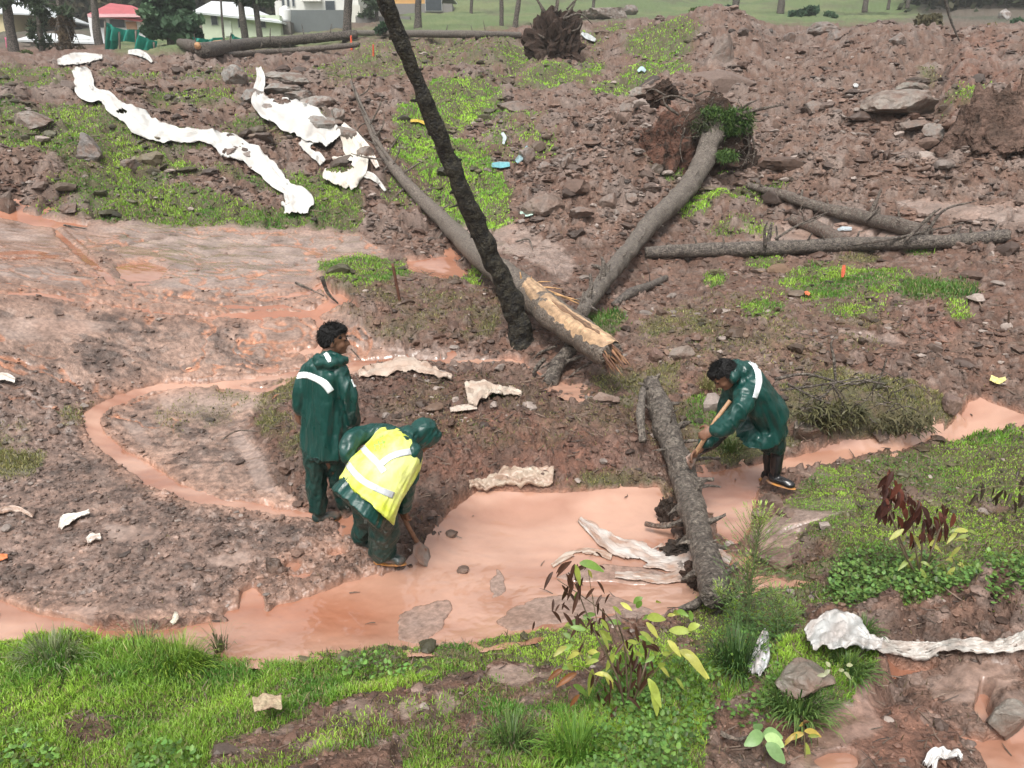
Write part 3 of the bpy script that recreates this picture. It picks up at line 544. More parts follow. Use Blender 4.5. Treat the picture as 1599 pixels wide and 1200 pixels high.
def gcol(n, j, i, r):
    k = GK[j,i]; x = X[j,i]; y = Y[j,i]; t = rng.random(n)
    a = fbm2(x*1.2, y*1.2, 3, 211); q = np.clip(.5+1.0*a+.35*(t-.5), 0, 1)[:,None]
    c = np.array([.075,.165,.028])*(1-q)+np.array([.27,.38,.055])*q
    moss = np.array([.15,.30,.035])*(1-q)+np.array([.32,.48,.06])*q
    dull = np.array([.085,.10,.035])*(1-q)+np.array([.20,.17,.075])*q
    dk = np.array([.035,.085,.02])*(1-q)+np.array([.09,.16,.035])*q
    kk = k[:,None]; c = np.where(kk == 2, moss, np.where(kk == 1, dull, np.where(kk == 3, dk, c)))
    dry = (rng.random(n) < np.where(k == 1, .4, .10))[:,None]; c = np.where(dry, np.array([.30,.24,.12])*(.5+.6*t[:,None]), c)
    return c*np.array([1.0,1.12,.95])*rng.uniform(.95, 1.5, (n, 1))
gw = GR**1.3
blades(320000, gw*(R[:,None] < 36), ghgt, lambda r: .0022+.00095*r, .95, gcol, 'grass', 'green and straw coloured grass growing over the banks and slopes', m_grass)
# far meadow and thin blades over bare mud
blades(26000, (.02+.5*sstep(.02, .3, GR))*near*(1-WATER)*(1-SILT)*(1-FLOW*.85)*(.3+(R[:,None] < 18)), lambda x, y, j, i, r: .05+.0*x, lambda r: .0016+.0009*r, 1.25,
       lambda n, j, i, r: np.array([.16,.13,.06])*rng.uniform(.4, 1.5, (n, 1)), 'dry_grass', 'dead straw blades lying over the brown soil', m_grass)
# loose stones and clods
def ico(sub):
    bm = bmesh.new(); bmesh.ops.create_icosphere(bm, subdivisions=sub, radius=1); v = np.array([q.co[:] for q in bm.verts]); f = np.array([[q.index for q in p.verts] for p in bm.faces]); bm.free(); return v, f
def scatter(name, n, wt, size, colfun, label, cat, m, sub=2, flat=.6, seed=1):
    x, y, z, j, i = pick(wt*infr, n); v, f = ico(sub)
    vars_ = []
    for k in range(24):
        q = v*(1+.38*fbm3(v+k*7.7, 1.3, 3, seed)[:,None])
        for c in range(3):
            d = rng.normal(size=3); d /= np.linalg.norm(d); s = q@d; q = q-np.clip(s-.55, 0, None)[:,None]*d*.9
        vars_.append(q)
    vars_ = np.array(vars_); which = rng.integers(0, 24, n)
    s = size(n, np.hypot(x, y), j, i); a = rng.uniform(0, 2*PI, n); sc = np.stack([s*rng.uniform(.8, 1.5, n), s*rng.uniform(.6, 1.1, n), s*flat*rng.uniform(.6, 1.2, n)], 1)
    Q = vars_[which]*sc[:,None,:]; ca, sa = np.cos(a)[:,None], np.sin(a)[:,None]
    Vx = Q[:,:,0]*ca-Q[:,:,1]*sa+x[:,None]; Vy = Q[:,:,0]*sa+Q[:,:,1]*ca+y[:,None]; Vz = Q[:,:,2]+z[:,None]+sc[:,2:3]*.25
    V = np.stack([Vx, Vy, Vz], 2).reshape(-1, 3); Fq = (f[None]+(np.arange(n)*len(v))[:,None,None]).reshape(-1, 3)
    c = np.repeat(colfun(n, j, i), len(v), 0)
    o = link(name, mesh_np(name, V, Fq, c, smooth=False), m); return tag(o, label, cat, kind='stuff')
m_stone = mat('loose_stone', attr='col', rough=.6, var=.3, nscale=20, bump=.5, bscale=60, dist=.006)
def scol(n, j, i):
    t = rng.random(n)[:,None]; c = C[j,i]*rng.uniform(.6, 1.35, (n, 1)); pale = np.array([.24,.195,.17])*rng.uniform(.6, 1.3, (n, 1))
    return np.where(t > .90, pale, c*np.where(t < .4, .55, 1))
sw = (rubble*.9*(.35+clump)+.35*(1-FLOW)*(1-nearmud)+.8*FLOW*fl_n*(1-.5*(1-FLOW2)))*(WATER < .15)*(1-SILT*.96)*(1-.8*GR)*near*(R[:,None] < 33)
sw = sw*(1-.1*FLOW2)*(.12+sstep(-.25, .35, fbm2(X*.55, Y*.55, 4, 301)))
scatter('clods', 19000, sw, lambda n, r, j, i: np.clip(.006+.0019*r, 0, .042)*np.exp(rng.normal(0, .6, n))*(1-.45*FLOW[j,i]), scol, 'loose clods and gravel strewn over the mud and debris slope', 'rubble', m_stone, 2)
scatter('debris_stones', 420, sw*(rubble+.15*(1-FLOW))*(1-FLOW), lambda n, r, j, i: np.clip(.012+.0036*r, 0, .10)*np.exp(rng.normal(0, .6, n)), scol, 'fist sized and larger stones lying in the landslide debris', 'rubble', m_stone, 3, seed=4)
scatter('crumbs', 42000, (rubble*.8+.5*(1-FLOW)+.5*FLOW*strk+.5*FLOW2)*(WATER < .15)*(1-SILT*.97)*(1-.85*GR)*(1-.5*nearmud)*near*(R[:,None] < 33), lambda n, r, j, i: np.clip(.004+.00125*r, 0, .026)*np.exp(rng.normal(0, .45, n)), lambda n, j, i: C[j,i]*rng.uniform(.45, 1.5, (n, 1)), 'fine crumbs of soil and gravel covering the debris and the mound', 'rubble', m_stone, 1, flat=.75, seed=8)
# litter: bits of stick and bark
def sticks(name, n, wt, label):
    x, y, z, j, i = pick(wt*infr, n); r = np.hypot(x, y); L = rng.uniform(.02, .20, n)**1.0*(.25+r*.075); w = .0012+.0007*r
    a = rng.uniform(0, PI, n); t = rng.normal(0, .25, n); D = np.stack([np.cos(a)*np.cos(t), np.sin(a)*np.cos(t), np.sin(t)], 1)*L[:,None]
    S = np.cross(D, [0, 0, 1]); S = S/np.linalg.norm(S, axis=1)[:,None]*w[:,None]; U_ = np.array([0, 0, 1])*w[:,None]*1.2
    P = np.stack([x, y, z+.006+np.abs(D[:,2])*.4], 1); bend = rng.normal(0, .08, (n, 1))*np.linalg.norm(D, axis=1)[:,None]*S/w[:,None]
    ring = lambda c, k: [c-S*k, c+U_*k, c+S*k]
    V = np.stack(ring(P-D/2, 1)+ring(P+bend, .9)+ring(P+D/2, .4), 1).reshape(-1, 3)
    o = np.arange(n)[:,None]*9
    qs = np.concatenate([o+np.array([[0,1,4,3]]), o+np.array([[1,2,5,4]]), o+np.array([[3,4,7,6]]), o+np.array([[4,5,8,7]])])
    c = np.repeat(np.array([.07,.048,.035])*rng.uniform(.4, 2.4, (n, 1)), 9, 0)
    tag(link(name, mesh_np(name, V, qs, c), m_stone), label, 'twigs', kind='stuff')
sticks('litter', 5200, (.25+MOUND+.5*(PY > 330)*(1-FLOW))*near*(1-WATER*.95)*(1-SILT*.9)*(1-FLOW*.9)*(R[:,None] < 24), 'small dead twigs and bark bits littering the soil')
# broad low leaves of the ground cover
def leaves(name, n, wt, size, hgt, col, label, m):
    x, y, z, j, i = pick(wt*infr, n); s = size*rng.uniform(.5, 1.3, n); a = rng.uniform(0, 2*PI, n); t = rng.uniform(-.2, .9, n)
    D = np.stack([np.cos(a)*np.cos(t), np.sin(a)*np.cos(t), np.sin(t)], 1); S = np.stack([-np.sin(a), np.cos(a), 0*a], 1); N_ = np.cross(D, S)
    P = np.stack([x, y, z+hgt*rng.random(n)], 1)
    def pt(u, v, k): return P+D*(s*u)[:,None]+S*(s*v)[:,None]+N_*(s*k)[:,None]
    V = np.stack([pt(0,0,0), pt(.3,-.38,-.1), pt(.75,-.36,-.08), pt(1.1,0,.05), pt(.75,.36,-.08), pt(.3,.38,-.1), pt(.5,0,.03)], 1).reshape(-1, 3)
    o = np.arange(n)[:,None]*7
    T = np.concatenate([o+np.array([[6,a1,b1]]) for a1, b1 in ((0,1),(1,2),(2,3),(3,4),(4,5),(5,0))])
    c = np.repeat(col*rng.uniform(.4, 1.7, (n, 1))+np.array([.05,.03,0])*rng.random((n, 1)), 7, 0)
    tag(link(name, mesh_np(name, V, T, c), m), label, 'ground cover', kind='stuff')
lm1 = sstep(-8, 8, samp(U([sd_poly([(1290,900),(1320,880),(1400,870),(1450,890),(1470,940),(1420,960),(1320,960),(1280,930)]), sd_ell(1500,930,50,26), sd_ell(1590,960,60,30)]), wx, wy))
lm2 = sstep(-8, 8, samp(U([sd_poly([(930,1110),(960,1060),(1060,1030),(1120,1070),(1120,1140),(1060,1200),(1040,1300),(880,1300)]), sd_ell(1160,1010,50,30), sd_ell(1190,1040,40,40), sd_ell(1180,1120,40,20)]), wx, wy))
lm3 = sstep(-8, 8, samp(U([sd_ell(600,1050,60,18), sd_ell(40,1190,60,30), sd_ell(250,1190,60,20), sd_ell(1000,1150,40,60)]), wx, wy))
leaves('ground_cover', 3400, lm1, .026, .10, np.array([.085,.18,.045]), 'low bright green leafy plants on the right bank', m_grass)
leaves('ground_cover', 3000, lm2, .022, .10, np.array([.075,.17,.038]), 'low green creeping leaves at the foot of the near shrubs', m_grass)
leaves('ground_cover', 700, lm3, .026, .09, np.array([.10,.22,.05]), 'small broad leaves among the near grass', m_grass)
# ------------------------------------------------------------------ logs, leaning trunk, root masses
def smooth_path(P, n):
    P = [Vector(p) for p in P]; Q = [P[0]*2-P[1]]+P+[P[-1]*2-P[-2]]; out = []
    m = len(P)-1
    for k in range(n+1):
        t = k/n*m; i = min(int(t), m-1); f = t-i; a, b, c, d = Q[i], Q[i+1], Q[i+2], Q[i+3]
        out.append(.5*((2*b)+(c-a)*f+(2*a-5*b+4*c-d)*f*f+(3*b-a-3*c+d)*f**3))
    return np.array([p[:] for p in out])
def frames(P):
    T = np.gradient(P, axis=0); T /= np.linalg.norm(T, axis=1)[:,None]+1e-9
    a = np.array([0, 0, 1.0]) if abs(T[0][2]) < .9 else np.array([1.0, 0, 0])
    U_ = []; u = np.cross(T[0], a); u /= np.linalg.norm(u)
    for t in T:
        u = u-t*(u@t); u /= np.linalg.norm(u)+1e-9; U_.append(u.copy())
    U_ = np.array(U_); return T, U_, np.cross(T, U_)
def tube(P, rad, seg=14, n=None, amp=.0, nsc=6, col=None, seed=0, ragged=0, close=True, flat=1.0):
    """tapered tube along points -> verts, quads, tris, colours"""
    n = n or max(3, 3*len(P)); S = smooth_path(P, n); r = np.interp(np.linspace(0, 1, n+1), np.linspace(0, 1, len(rad)), rad)
    T, U_, V_ = frames(S); a = np.linspace(0, 2*PI, seg, endpoint=False)
    ring = np.cos(a)[None,:,None]*U_[:,None]+np.sin(a)[None,:,None]*V_[:,None]*flat
    V = S[:,None]+ring*r[:,None,None]; V = V.reshape(-1, 3)
    if amp: V = V+(ring.reshape(-1, 3))*(np.repeat(r, seg)*amp*fbm3(V, nsc, 4, seed))[:,None]
    if ragged:
        for e, row in ((0, slice(0, seg)), (-1, slice(n*seg, (n+1)*seg))):
            V[row] += T[e]*(rng.uniform(-1, 1, seg)*ragged*r[e])[:,None]
    i = np.arange(n)[:,None]*seg; k = np.arange(seg)[None]; k2 = (k+1) % seg
    q = np.stack([i+k, i+k2, i+k2+seg, i+k+seg], 2).reshape(-1, 4)
    tr = np.zeros((0, 3), int)
    if close:
        V = np.vstack([V, S[0]-T[0]*r[0]*.08, S[-1]+T[-1]*r[-1]*.08]); c0, c1 = len(V)-2, len(V)-1
        kk = np.arange(seg); tr = np.vstack([np.stack([np.full(seg, c0), (kk+1) % seg, kk], 1), np.stack([np.full(seg, c1), n*seg+kk, n*seg+(kk+1) % seg], 1)])
    c = np.tile(np.array(col if col is not None else (.5,.5,.5), float), (len(V), 1))
    return [V, q, tr, c]
def join(*ms):
    Vs, Q, T, Cc, o = [], [], [], [], 0
    for v, q, t, c in ms: Vs.append(v); Q.append(q+o); T.append(t+o); Cc.append(c); o += len(v)
    return [np.vstack(Vs), np.vstack(Q), np.vstack(T), np.vstack(Cc)]
def build(name, m, material, parent=None, smooth=True):
    v, q, t, c = m; fs = [f for f in (q, t) if len(f)]
    return link(name, mesh_np(name, v, fs, c, smooth=smooth), material, parent)
m_bark = mat('bark', attr='col', rough=.62, spec=.4, var=.9, nscale=40, bump=1.0, bscale=48, dist=.045, rvar=.18, mixcol=(.17,.145,.12), mixscale=16)
m_dark = mat('burnt_bark', attr='col', rough=.7, spec=.3, var=.5, nscale=26, bump=1.0, bscale=40, dist=.03, mixcol=(.045,.040,.028), mixscale=14)
m_wood = mat('bare_wood', attr='col', rough=.5, spec=.4, var=.45, nscale=12, bump=.8, bscale=40, dist=.015, mixcol=None)
BARK = (.085,.068,.058)
def trunkpts(L):
    out = []
    for px, py, r, k, v in L:
        out.append(W(px, py, v) if k == 'Y' else hit(px, py, v))
    return out, [l[2] for l in L]
def add_stubs(parent, P, rad, specs, col=BARK, material=None):
    """specs: (t along trunk, dx, dy in photo px relative to axis, thickness)"""
    P = [Vector(p) for p in P]
    for t, dx, dy, th in specs:
        kq = .62 if material is not None else 1.35; dx *= kq; dy *= kq
        s = t*(len(P)-1); i = min(int(s), len(P)-2); f = s-i; c = P[i].lerp(P[i+1], f)
        d = c.y*CP-(c.z-H)*SP; k = d/F
        tip = c+Vector((dx*k, rng.uniform(-.05, .05), -dy*k/CP*1.0)); mid = c.lerp(tip, .55)+Vector((0, 0, rng.uniform(-.01, .03)))
        Lr = (tip-c).length
        build('branch_stub', tube([c, mid, tip], [th*1.35, th*.95, th*.5], 7, 7, .35, 14, col, int(t*99), .5), material or m_bark, parent)
def log(name, label, cat, L, stubs=(), group=None, material=None, col=BARK, amp=.10, seed=0, seg=26, ragged=.15, n=None):
    P, rad = trunkpts(L); loc = P[len(P)//2].copy()
    root = empty(name, loc, label, cat, group)
    kn_ = np.random.default_rng(seed+500)
    stubs = list(stubs)+[(kn_.uniform(.1, .97), kn_.uniform(-1, 1)*14, -abs(kn_.normal(0, 9))-2, max(.008, rad[0]*.10)) for _ in range((3 if material else 14) if len(L) > 4 else 3)]
    n = n or int(40+12*len(P)); build('trunk', tube(P, rad, seg, n, amp, 5.5, col, seed, ragged), material or m_bark, root)
    add_stubs(root, P, rad, stubs, col, material); return root, P, rad
# leaning dark trunk in the middle
dark_tree, DP, DR = log('dead_tree', 'tall black leaning dead pine trunk rising from the mud in the centre', 'tree',
    [(540,-160,.070,'Y',7.7),(604,10,.078,'Y',8.0),(657,140,.087,'Y',8.25),(706,262,.096,'Y',8.5),(753,370,.106,'Y',8.75),(788,445,.12,'Y',8.9),(808,498,.14,'Y',9.0),(816,550,.18,'Y',9.05)],
    [(.20,-30,-6,.035),(.33,24,6,.03),(.36,-26,4,.03),(.42,28,-8,.035),(.47,-30,12,.03),(.30,-34,6,.02),(.52,20,4,.025),(.56,-24,12,.025),(.60,22,0,.02),(.66,-26,2,.02),(.70,26,2,.03),(.68,-4,50,.010),(.74,20,3,.02),(.80,-24,8,.02),(.5,-46,10,.012),(.25,26,-3,.025)],
    material=m_dark, col=(.012,.011,.010), amp=.24, seed=3, seg=34, n=260)
# snapped tree behind it, thin end uphill
snap, SPt, SR = log('fallen_tree', 'long thin fallen pine with bare twiggy crown lying downhill behind the black trunk', 'tree',
    [(548,128,.035,'g',.25),(572,185,.06,'g',.25),(598,240,.09,'g',.25),(640,292,.12,'g',.22),(690,342,.15,'g',.22),(735,388,.175,'g',.25),(790,432,.19,'g',.35),(826,462,.21,'g',.40)],
    [(.34,-22,-30,.02),(.38,26,-14,.02),(.42,-24,20,.02),(.30,20,-26,.015),(.25,-16,-34,.015),(.46,22,-6,.02),(.5,-18,16,.02),(.55,18,-12,.018),(.6,-12,18,.02),(.66,16,-10,.02),(.72,-16,14,.02),(.80,-14,20,.02)],
    col=(.135,.108,.09), seed=5)
# long bare branches of its crown
def branch(parent, pts, r0, r1, col=(.07,.055,.045), name='branch', Yd=None):
    P = [W(px, py, y) if Yd is None else W(px, py, Yd) for px, py, y in pts]
    return build(name, tube(P, [r0, (r0+r1)/2, r1], 6, 4*len(P), .2, 12, col, 1), m_bark, parent)
def hb(px, py, l): p = hit(px, py, l); return (px, py, p.y)
for pts in ([(578,195),(592,168),(597,150)], [(570,180),(556,150),(545,105)], [(585,215),(598,196),(600,176)], [(590,228),(566,214),(552,190)], [(600,250),(570,246),(548,240)], [(612,262),(624,232),(618,210)], [(606,258),(588,280),(580,296)], [(575,190),(560,200),(552,225)], [(562,150),(575,140),(580,120)]):
    y0 = hit(pts[0][0], pts[0][1], .3).y
    branch(snap, [(a, b, y0) for a, b in pts], .022, .008)
seg2, S2, S2R = log('broken_log', 'thick snapped pine log peeled to orange wood with splintered end beside the black trunk', 'log',
    [(822,455,.175,'g',.42),(858,488,.185,'g',.42),(900,518,.175,'g',.44),(935,542,.155,'g',.48),(956,554,.13,'g',.50)],
    [(.35,-14,30,.03)], material=m_bark, col=(.15,.115,.09), seed=8, seg=40, ragged=.2, n=90)
P2 = [Vector(p) for p in S2]
def shell(P, rad, a0, a1, t0, t1, off, col, seed, material, parent, name, edge=.25):
    """strip of a trunk's surface: peeled wood or bark patch standing proud of it"""
    n = 60; S = smooth_path(P, n); r = np.interp(np.linspace(0, 1, n+1), np.linspace(0, 1, len(rad)), rad); T, U_, V_ = frames(S)
    m = 18; i = np.linspace(t0, t1, 40); out = []
    for q in i:
        k = min(int(q*n), n-1); f = q*n-k; c = S[k]*(1-f)+S[k+1]*f; rr = r[k]; w = math.sin(min(1, max(0, (q-t0)/(t1-t0)))*PI)**.35
        e0 = a0+edge*float(vn2(np.array([q*9.]), np.array([seed*1.]), 2)[0])+(1-w)*.5*(a1-a0)*.8; e1 = a1+edge*float(vn2(np.array([q*9.+50]), np.array([seed*1.]), 2)[0])-(1-w)*.5*(a1-a0)*.8
        for a in np.linspace(e0, e1, m):
            d = math.cos(a)*U_[k]+math.sin(a)*V_[k]; ed = min(1, (a-e0)/(e1-e0+1e-6)*6, (e1-a)/(e1-e0+1e-6)*6)
            out.append(c+d*(rr*(1.0)+off*ed*1.0-.004*(1-ed)))
    V = np.array(out); V += .006*fbm3(V, 14, 3, seed)[:,None]
    a = np.arange(39)[:,None]*m+np.arange(m-1)[None]; q = np.stack([a, a+1, a+m+1, a+m], 2).reshape(-1, 4)
    aa = np.tile(np.linspace(0, 1, m), 40); tt = np.repeat(i, m); sk = .5+.7*vn2(aa*9+seed, tt*2.5, 5)+.4*vn2(aa*22+seed, tt*5, 6); cc = np.array(col)[None]*(.45+.75*np.clip(sk, 0, 1.3))[:,None]
    return build(name, [V, q, np.zeros((0, 3), int), cc], material, parent)
# angle of the strip is measured from the side facing up and towards the camera
T_, U2, V2 = frames(smooth_path(P2, 10)); upcam = np.array([.25, -.45, .85])
ang = math.atan2(float(V2[5]@upcam), float(U2[5]@upcam))
wood1 = shell(P2, S2R, ang-1.75, ang+1.5, .0, 1.0, .014, (.50,.33,.20), 3, m_wood, seg2, 'peeled_wood')
shell(P2, S2R, ang-.9, ang-.05, .12, .62, .024, (.13,.10,.078), 9, m_bark, seg2, 'bark_patch')
shell(P2, S2R, ang+.1, ang+.5, .3, .8, .022, (.21,.12,.07), 12, m_wood, seg2, 'bark_patch')
# splinters
end = P2[-1]; dirv = (P2[-1]-P2[-2]).normalized()
for k in range(60):
    a = rng.uniform(0, 2*PI); rr = rng.uniform(.02, .12); o = Vector((math.cos(a)*U2[-1]+math.sin(a)*V2[-1])*rr)
    s = end-dirv*.06+o; L_ = rng.uniform(.08, .26); tip = s+dirv*L_+o*.15+Vector((rng.normal(0, .015), rng.normal(0, .015), -.35*L_+rng.normal(0, .02)))
    build('splinter', tube([s, s.lerp(tip, .5), tip], [.011, .008, .002], 5, 4, .2, 20, (.30,.16,.085) if k % 3 else (.14,.07,.045), k), m_wood, seg2)
for a, b, t in (((818,470),(812,425),.03),((826,462),(830,432),.022),((832,455),(905,470),.016),((830,450),(880,452),.014),((838,448),(918,482),.018),((826,445),(860,440),.010)):
    y0 = P2[0].y+.02; build('splinter', tube([W(*a, y0), W((a[0]+b[0])/2, (a[1]+b[1])/2-2, y0-.02), W(*b, y0-.05)], [t, t*.8, t*.2], 6, 6, .3, 15, (.50,.29,.13), 2), m_wood, seg2)
# dark broken stump wedge and debris under the black trunk
def lump(name, px, py, wpx, hpx, label=None, cat=None, col=(.1,.07,.05), seed=0, amp=.35, lift=.3, dep=.8, parent=None, material=None, sub=4, cuts=7, rot=0.0, Yd=None, smooth=False, group=None, fr=2.2):
    g = seat(px, py+hpx*.35) if Yd is None else W(px, py+hpx*.35, Yd); k = (g.y*CP-(g.z-H)*SP)/F
    v, f = ico(sub); r_ = np.random.default_rng(seed+100); q = v.copy()
    for c in range(cuts):
        d = r_.normal(size=3); d /= np.linalg.norm(d); t = r_.uniform(.45, .8); s = q@d; q = q-np.clip(s-t, 0, None)[:,None]*d*.95
    q = q/np.abs(q).max(0); q = q*(1+amp*.5*fbm3(v+seed*3.3, fr, 4, seed)[:,None]) + .05*amp*fbm3(v+seed, 8, 4, seed)[:,None]
    q = q*np.array([wpx*k*.5, wpx*k*.5*dep, hpx*k*.5/.94]); ca, sa = math.cos(rot), math.sin(rot)
    q = np.stack([q[:,0]*ca+q[:,2]*sa, q[:,1], -q[:,0]*sa+q[:,2]*ca], 1)
    loc = Vector((g.x, g.y, g.z+hpx*k*.5*lift)); V = q
    me = mesh_np(name, V+(np.array(loc) if parent else 0), f, np.tile(np.array(col), (len(V), 1)), smooth=smooth)
    o = link(name, me, material or m_rock, parent)
    if not parent: o.location = loc
    if label: tag(o, label, cat, group)
    return o
m_rock = mat('wet_rock', attr='col', rough=.55, spec=.45, var=.35, nscale=7, bump=.8, bscale=22, dist=.02, rvar=.15, mixcol=(.13,.085,.065), mixscale=4)
m_soil = mat('root_soil', attr='col', rough=.8, spec=.25, var=.5, nscale=14, bump=1.0, bscale=30, dist=.04, mixcol=(.035,.024,.018), mixscale=7)
YR = hit(1096, 268, .2).y+.15; print('YR', YR)
m_soil2 = mat('bank_soil', attr='col', rough=.8, spec=.25, var=.45, nscale=7, bump=1.0, bscale=14, dist=.08, mixcol=(.06,.038,.028), mixscale=2.5)
# fallen pine with upturned root plate
pine, PP, PR = log('uprooted_pine', 'grey barked fallen pine with upturned root plate lying downhill on the right', 'tree',
    [(1120,185,.24,'Y',YR+.4),(1108,220,.225,'Y',YR+.1),(1094,262,.21,'g',.32),(1062,306,.19,'g',.30),(1020,345,.17,'g',.26),(985,388,.145,'g',.24),(950,430,.122,'g',.24),(925,464,.105,'g',.22),(908,490,.085,'g',.20)],
    [(.62,14,-14,.03),(.66,-14,-8,.02),(.70,10,-14,.035),(.74,-22,-8,.035),(.76,-8,-22,.04),(.80,0,-24,.04),(.84,-16,2,.025),(.87,-4,-24,.035),(.90,-20,0,.03),(.93,4,-20,.035),(.97,-2,-18,.03),(.96,14,2,.02),(.5,12,6,.02)],
    col=(.125,.105,.09), seed=12, seg=32, n=240, amp=.16)
rp = lump('root_plate', 1118, 185, 120, 120, col=(.075,.043,.03), seed=21, amp=.9, lift=0, dep=.35, parent=pine, material=m_soil, sub=5, cuts=4, Yd=YR+.55, fr=3.0)
lump('soil_clump', 1035, 205, 100, 115, col=(.155,.075,.052), seed=25, amp=.7, lift=0, dep=.5, parent=pine, material=m_soil, sub=5, cuts=5, Yd=YR+.6, fr=2.6)
lump('soil_clump', 1158, 245, 54, 80, col=(.05,.03,.022), seed=27, amp=.9, lift=0, dep=.5, parent=pine, material=m_soil, sub=5, cuts=3, Yd=YR+.35, fr=3.0)
lump('soil_clump', 1035, 135, 40, 34, col=(.06,.035,.025), seed=29, amp=.9, lift=0, dep=.7, parent=pine, material=m_soil, sub=4, cuts=3, Yd=YR+.7, fr=3.0)
def rootlet(pts, r, Y, parent, col=(.06,.04,.03), name='root'):
    return build(name, tube([W(a, b, Y+rng.uniform(-.12, .12)) for a, b in pts], [r, r*.7, r*.2], 6, 4*len(pts), .25, 10, col, 4), m_bark, parent)
for pts, r in (([(1150,180),(1190,170),(1224,164)], .05), ([(1150,175),(1170,162),(1184,156)], .035), ([(1165,200),(1170,235),(1158,262)], .03), ([(1080,160),(1050,150),(1020,160)], .03), ([(1060,180),(1040,165),(1035,150)], .035), ([(1165,190),(1178,230),(1172,270)], .025), ([(1070,200),(1062,230),(1066,255)], .02), ([(1085,150),(1105,143),(1130,150)], .025),([(1160,185),(1185,190),(1200,182)],.02),([(1040,150),(1020,140),(1005,145)],.025)):
    rootlet(pts, r, YR+.1, pine)
for k in range(40):
    a = rng.uniform(1060, 1180); b = rng.uniform(150, 250); rootlet([(a, b), (a+rng.uniform(-14, 14), b+rng.uniform(0, 14)), (a+rng.uniform(-22, 22), b+rng.uniform(8, 34))], rng.uniform(.006, .016), YR+.05, pine)
def turf(parent, cx, cy, a, b, Y, n, h, name='turf', c0=(.03,.075,.018), c1=(.11,.19,.04), dz=-.9):
    """short grass growing on a soil mass"""
    t = rng.uniform(0, 2*PI, n); u = rng.random(n)**.5*(1+.38*vn2(np.cos(t)*2.2+cx, np.sin(t)*2.2+cy, 7)); P = []
    X_ = cx+a*u*np.cos(t); Y_ = cy+b*u*np.sin(t)
    P = np.array([W(p, q, Y+rng.uniform(-.2, .1))[:] for p, q in zip(X_, Y_)])
    d = rng.normal(0, .5, (n, 3)); d[:,2] = np.abs(d[:,2])+dz+.6; d[:,1] -= .3; d = d/np.linalg.norm(d, axis=1)[:,None]*h*rng.uniform(.5, 1.3, (n, 1)); s = np.stack([np.ones(n), .2*rng.normal(size=n), np.zeros(n)], 1)*.011
    V = np.stack([P-s, P+s, P+d*.6+s*.8, P+d*.6-s*.8, P+d+np.array([0,0,-.03])], 1).reshape(-1, 3); o = np.arange(n)[:,None]*5
    q = rng.random((n, 1)); c = np.repeat(np.array(c0)*(1-q)+np.array(c1)*q, 5, 0)
    return link(name, mesh_np(name, V, [o+np.array([[0,1,2,3]]), o+np.array([[3,2,4]])], c), m_grass, parent)
[turf(pine, a, b, c, d, YR+.25, n_, .16) for a, b, c, d, n_ in ((1152,182,22,13,800),(1130,188,20,14,700),(1112,176,16,9,350),(1164,196,10,13,300),(1140,204,18,10,350))]; turf(pine, 1100, 196, 22, 16, YR+.2, 500, .14, c0=(.03,.05,.015), c1=(.07,.08,.03)); turf(pine, 1134, 244, 16, 10, YR-.1, 450, .11)
# upturned stump far back
rb = empty('root_stump', seat(866, 90), 'dark ball of upturned roots and soil on the skyline of the slope', 'tree stump')
lump('root_ball', 866, 50, 82, 92, col=(.05,.03,.022), seed=33, amp=1.0, lift=0, dep=.6, parent=rb, material=m_soil, sub=5, cuts=3, Yd=28, fr=3.2)
for pts, r in (([(850,20),(842,5),(832,-12)], .07), ([(868,20),(870,0),(862,-20)], .08), ([(880,30),(905,22),(925,38)], .05), ([(875,35),(895,10),(900,-6)], .05), ([(850,60),(835,50),(828,36)], .04), ([(885,50),(902,46),(908,34)], .03), ([(860,80),(845,85),(832,80)], .03), ([(885,15),(900,0),(922,-8)], .04)):
    rootlet(pts, r, 27.6, rb, col=(.045,.03,.024))
# two long logs and others
log('fallen_log', 'thick dark log lying level across the back left with its pale orange broken end', 'log',
    [(316,80,.25,'g',.26),(380,70,.24,'g',.26),(460,63,.22,'g',.26),(556,54,.20,'g',.26)], [(.2,4,-14,.03),(.35,-4,-12,.02),(.5,2,-14,.03),(.62,4,14,.03),(.72,-2,-15,.02),(.85,4,-13,.03),(.45,-6,14,.02)], col=(.035,.028,.025), seed=15)
log('fallen_log', 'thin muddy log half hidden in front of the thick dark log at the back left', 'log',
    [(325,88,.10,'g',.08),(420,82,.12,'g',.08),(500,76,.11,'g',.08),(560,70,.10,'g',.08)], [(.4,3,-9,.02)], col=(.07,.052,.043), seed=16)
log('fallen_log', 'thin grey log lying on the grass behind the black leaning trunk', 'log',
    [(556,52,.15,'g',.15),(640,53,.15,'g',.15),(730,54,.14,'g',.15),(812,56,.13,'g',.15)], [(.3,2,-8,.02),(.55,3,-9,.02),(.7,-2,-9,.02)], col=(.10,.085,.075), seed=17)
brk, _, _ = log('broken_stump', 'short dark broken trunk end with orange wood beside the thick dark log', 'tree stump',
    [(282,68,.20,'g',.2),(300,72,.22,'g',.2),(308,76,.20,'g',.2)], [], col=(.045,.03,.022), seed=18)
build('peeled_wood', tube([hit(308, 72, .35), hit(325, 72, .35), hit(346, 66, .38)], [.10, .13, .08], 9, 9, .3, 9, (.40,.22,.11), 3), m_wood, brk)
